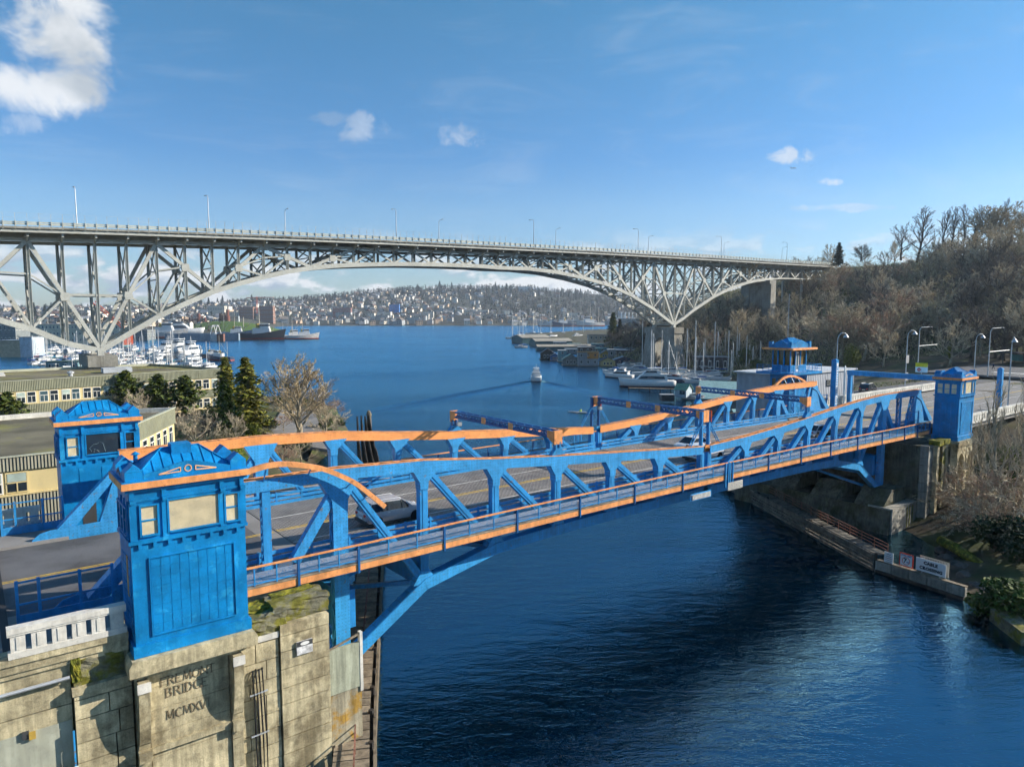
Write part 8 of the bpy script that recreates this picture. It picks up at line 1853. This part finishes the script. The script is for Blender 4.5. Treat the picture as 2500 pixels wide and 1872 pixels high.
def far_block(i, n, st):
    b = MB(); w_ = 4.*n; d = 14; h = 3.2*st; b.box(-w_/2, w_/2, -d/2, d/2, -3, h, 0); b.box(-w_/2-.3, w_/2+.3, -d/2-.3, d/2+.3, h, h+.5, 1)
    for s in range(st):
        for k in range(n): x = -w_/2+4*k+.8; b.box(x, x+2.4, -d/2-.08, -d/2-.01, s*3.2+.9, s*3.2+2.5, 2)
    return b.mesh('apartment_block', [HM[i], RM[i % 4], GLASS])
BMESH = [far_block(i, n, st) for i, n, st in ((0, 6, 4), (1, 8, 3), (2, 10, 4), (3, 7, 5), (4, 6, 3), (5, 9, 3), (0, 12, 3), (3, 5, 6))]
face_rz = math.atan2(_RT.y, _RT.x)
def put(me, nm, px, r, lab, cat, grp, sc=1., rz=0.):
    x, y = far_pt(px, r); z = float(far_h(np.array([px]), np.array([r]))[0]); o = bpy.data.objects.new(nm, me); COL.objects.link(o); o.location = (x, y, z); o.rotation_euler = (0, 0, face_rz+rz); o.scale = (sc,)*3; setp(o, lab, cat, grp); return o
k = 0; tries = 0
while k < 290 and tries < 6000:
    tries += 1; px = rF.uniform(-20, 1560)
    if px < 560: r = rF.uniform(1250, 2650)
    else: r = 1800+900*rF.random()**1.2
    t = (r-1790)/960
    if px > 1180 and t > .28 and rF.random() < .8: continue            # the wooded part of the hill
    if t > .80 and rF.random() < .6: continue
    i, j = rF.randrange(6), rF.randrange(4); at_ = 'seen through the left girders' if px < 420 else 'above the rusty works' if px < 620 else 'right of the tower crane' if px < 780 else 'left of the blue block' if px < 960 else 'right of the blue block' if px < 1150 else 'by the wooded slope'
    hi = 'near the far water' if t < .25 else 'halfway up the far hill' if t < .6 else 'near the far hill top'
    lb = '%s gabled house %s, %s' % (HN[i], hi, at_); put(HMESH[(i, j)], 'hillside_house', px, r, lb, 'house', 'far houses: '+lb, rF.uniform(1.05, 1.75), rF.uniform(-.5, .5)); k += 1
for k in range(80):
    px = rF.uniform(0, 1520); r = rF.uniform(1810, 2060) if px > 660 else rF.uniform(1050 if px < 400 else 1290, 1900); i = rF.randrange(8); put(BMESH[i], 'apartment_block', px, r, '%s low apartment block %s' % (HN[(0, 1, 2, 3, 4, 5, 0, 3)[i]], 'behind the left girders' if px < 420 else 'by the grassy mound' if px < 660 else 'at the far water left of the boat' if px < 1000 else 'at the far water above the boat'), 'building', 'apartment blocks across the lake', rF.uniform(.7, 1.1), rF.uniform(-.3, .3))
def special(px, r, wpx, ytop, col, lab, st=4, roof=None):
    x, y = far_pt(px, r); z = float(far_h(np.array([px]), np.array([r]))[0]); w_ = wpx*r/F_PX; zt_ = 27-(ytop-770)*r/F_PX; flat_house('far_building', lab, (x, y), RT2, w_, 16, z-3, zt_, mat('special_%d' % px, col, .8), roof or RM[2], wins=1, storeys=st)
special(607, 1650, 34, 751, (.30, .16, .11), 'brown scaffolded block under the red tower crane', 4, mat('orange_deck', (.75, .33, .12), .7)); special(655, 1660, 34, 749, (.28, .15, .11), 'second brown scaffolded block right of the tower crane', 4, mat('orange_deck', (.75, .33, .12), .7)); special(838, 2000, 44, 753, (.30, .12, .10), 'long red brick block on the far shore', 2); special(965, 2080, 24, 744, (.05, .20, .55), 'bright blue and yellow block on the far hillside', 4, mat('yellow_roof', (.7, .5, .08), .7)); special(1280, 2650, 30, 702, (.66, .65, .62), 'large pale church like block on the hill crest', 5); special(1010, 1830, 30, 776, (.40, .42, .40), 'grey apartment front at the far water', 5); special(640, 1795, 62, 781, (.30, .30, .27), 'dark gabled row at the far water', 3); special(1130, 1850, 40, 770, (.52, .30, .17), 'orange brick block near the far water', 4); special(535, 1560, 40, 748, (.55, .50, .42), 'pale gabled hall above the rusty works', 2)
special(1300, 1850, 120, 784, (.50, .52, .53), 'long pale warehouse on the far shore', 1); special(1390, 1860, 60, 782, (.55, .55, .53), 'white shed on the far shore by the blue ship', 1)
# the houses past the first few hundred, one crowded mass
def far_rows():
    rs = np.random.RandomState(4); V = []; Fc = []; MI = []; n = 0
    while n < 900:
        px = rs.uniform(-60, 1560); r = rs.uniform(1080, 2650) if px < 560 else 1800+880*rs.rand()
        t = (r-1790)/960
        if px > 1180 and t > .3 and rs.rand() < .85: continue
        x, y = far_pt(px, r); z = float(far_h(np.array([px]), np.array([r]))[0]); w_, d, h, g_ = rs.uniform(4, 8), rs.uniform(4, 6), rs.uniform(5, 9), rs.uniform(1.5, 3.5); a = face_rz+rs.uniform(-.5, .5); ca, sa = math.cos(a), math.sin(a); mi = rs.randint(0, 6); rm = 6+rs.randint(0, 4); b0 = len(V)
        P = [(-w_, -d, -3), (w_, -d, -3), (w_, d, -3), (-w_, d, -3), (-w_, -d, h), (w_, -d, h), (w_, d, h), (-w_, d, h), (-w_, 0, h+g_), (w_, 0, h+g_)]
        V += [(x+p[0]*ca-p[1]*sa, y+p[0]*sa+p[1]*ca, z+p[2]) for p in P]
        for f, m_ in (((0, 1, 5, 4), mi), ((1, 2, 6, 5), mi), ((2, 3, 7, 6), mi), ((3, 0, 4, 7), mi), ((4, 5, 9, 8), rm), ((6, 7, 8, 9), rm), ((5, 6, 9), mi), ((7, 4, 8), mi)): Fc.append(tuple(b0+q for q in f)); MI.append(m_)
        n += 1
    me = bpy.data.meshes.new('far_house_rows'); me.from_pydata(V, [], Fc)
    for m_ in HM+RM: me.materials.append(m_)
    me.polygons.foreach_set('material_index', MI); me.update(); o = bpy.data.objects.new('far_house_rows', me); COL.objects.link(o); setp(o, 'countless small roofs and walls packed over the far hillside', kind='stuff')
far_rows()
# elevated road along the hill foot
p = far_pt(1080, 2060); q = far_pt(1420, 2100); r = thing('elevated_road', 'pale elevated roadway along the foot of the far hill', 'road bridge', (p[0], p[1], 20)); member('deck', (*p, 30), (*q, 30), 9, 2.2, CONC_W, r)
for k in range(12): u = Vector((*p, 0)).lerp(Vector((*q, 0)), k/11); member('column', (u.x, u.y, 6), (u.x, u.y, 29), 2, 2, CONC_G, r)
# skyline conifers and the mixed woods
for k in range(46):
    px = rF.choice((rF.uniform(820, 1260), rF.uniform(430, 640), rF.uniform(0, 420), rF.uniform(1260, 1600))); r = rF.uniform(2500, 2800); x, y = far_pt(px, r); z = float(far_h(np.array([px]), np.array([r]))[0]); plant(FIR[1], (x, y, z-1), rF.uniform(20, 33), 'dark conifer standing up from the far hill skyline', 'conifers on the far hill skyline', wide=1.25)
for px, r, H, lab in ((40, 1500, 34, 'pointed conifer seen through the leftmost girders'), (88, 1500, 36, 'broad conifer left of the first tall girder'), (115, 1600, 30, 'conifer behind the left truss'), (236, 1700, 34, 'cedar like conifer behind the left pier truss'), (178, 1700, 28, 'rounded conifer behind the left pier truss')): x, y = far_pt(px, r); plant(FIR[1], (x, y, float(far_h(np.array([px]), np.array([r]))[0])), H, lab, wide=1.3)
def far_woods():
    rs = np.random.RandomState(9); n = 8600; px = rs.uniform(-60, 1680, n); r = np.where(px < 560, rs.uniform(1000, 2750, n), 1800+1000*rs.rand(n)**.7); Z = far_h(px, r); A = (px-1250)/F_PX; X = CAM.x+_F.x*r+_RT.x*r*A; Y = CAM.y+_F.y*r+_RT.y*r*A
    t = (r-1790)/960; keep = (rs.rand(n) < np.where(px > 1180, .95, np.where(t > .75, .9, .26))) & (Z > 2); X, Y, Z, px = X[keep], Y[keep], Z[keep], px[keep]; n = len(X)
    kind = rs.rand(n); groups = [(kind < .33, NEEDLE_D, 'far_conifer_woods', (9, 19)), ((kind >= .33) & (kind < .82), FAR_T, 'far_bare_woods', (9, 16)), (kind >= .82, FAR_B, 'far_brown_woods', (8, 13))]
    for m, ma, nm, (h0, h1) in groups:
        P = np.stack([X[m], Y[m], Z[m]], 1); kk = len(P); H = rs.uniform(h0, h1, kk); per = 26
        C = np.repeat(P, per, 0); u = rs.rand(kk*per); hh = np.repeat(H, per); con = nm == 'far_conifer_woods'; w_ = hh*(.26*(1-u) if con else .42*np.sin(np.pi*np.clip(u, .08, .95))); a = rs.rand(kk*per)*6.283; rr = np.sqrt(rs.rand(kk*per))*w_
        C = C+np.stack([np.cos(a)*rr, np.sin(a)*rr, u*hh], 1); V, Fq = leaves(C, np.repeat(H, per)*(.15), rs, .1)
        o = bpy.data.objects.new(nm, np_mesh(nm, V, Fq, ma)); COL.objects.link(o); setp(o, {'far_conifer_woods': 'dark evergreen woods of the far hill', 'far_bare_woods': 'grey leafless woods of the far hill', 'far_brown_woods': 'brown leafless woods of the far hill'}[nm], kind='stuff')
far_woods()
# aeroplane and gull far up
def plane():
    p = GD(1937, 411, 3600); r = thing('aeroplane', 'tiny airliner below the small cloud', 'aeroplane', tuple(p), face_rz); b = MB(); b.tube([(-16, 0, 0), (-12, 0, .5), (12, 0, .5), (16, 0, 0)], [.4, 1.9, 1.9, .3], 8); b.build('fuselage', WHITE, r, local=True)
    b = MB(); b.add([(2, 0, 0), (-3, 15, 1), (-5, 15, 1), (-3, 0, 0), (-3, -15, 1), (-5, -15, 1)], [(0, 1, 2, 3), (0, 3, 5, 4)]); b.build('wing', GREY, r, local=True); b = MB(); b.prism([(-12, 1), (-16, 6), (-14, 6), (-9, 1)], -.2, .2, axis='y'); b.build('tail_fin', GREY, r, local=True)
plane()
# ------------------------------------------------------------------ air
hz = MB(); hz.box(-1500, 4200, -700, 4200, -7, 175)
hm = bpy.data.materials.new('thin_haze'); hm.use_nodes = True; ht = hm.node_tree; ht.nodes.clear()
pv = ht.nodes.new('ShaderNodeVolumePrincipled'); pv.inputs['Color'].default_value = (.72, .84, 1.0, 1); pv.inputs['Density'].default_value = .00009; pv.inputs['Anisotropy'].default_value = .2
ht.links.new(pv.outputs[0], ht.nodes.new('ShaderNodeOutputMaterial').inputs['Volume'])
setp(hz.build('haze', hm), 'thin blue haze over the lake', kind='stuff')
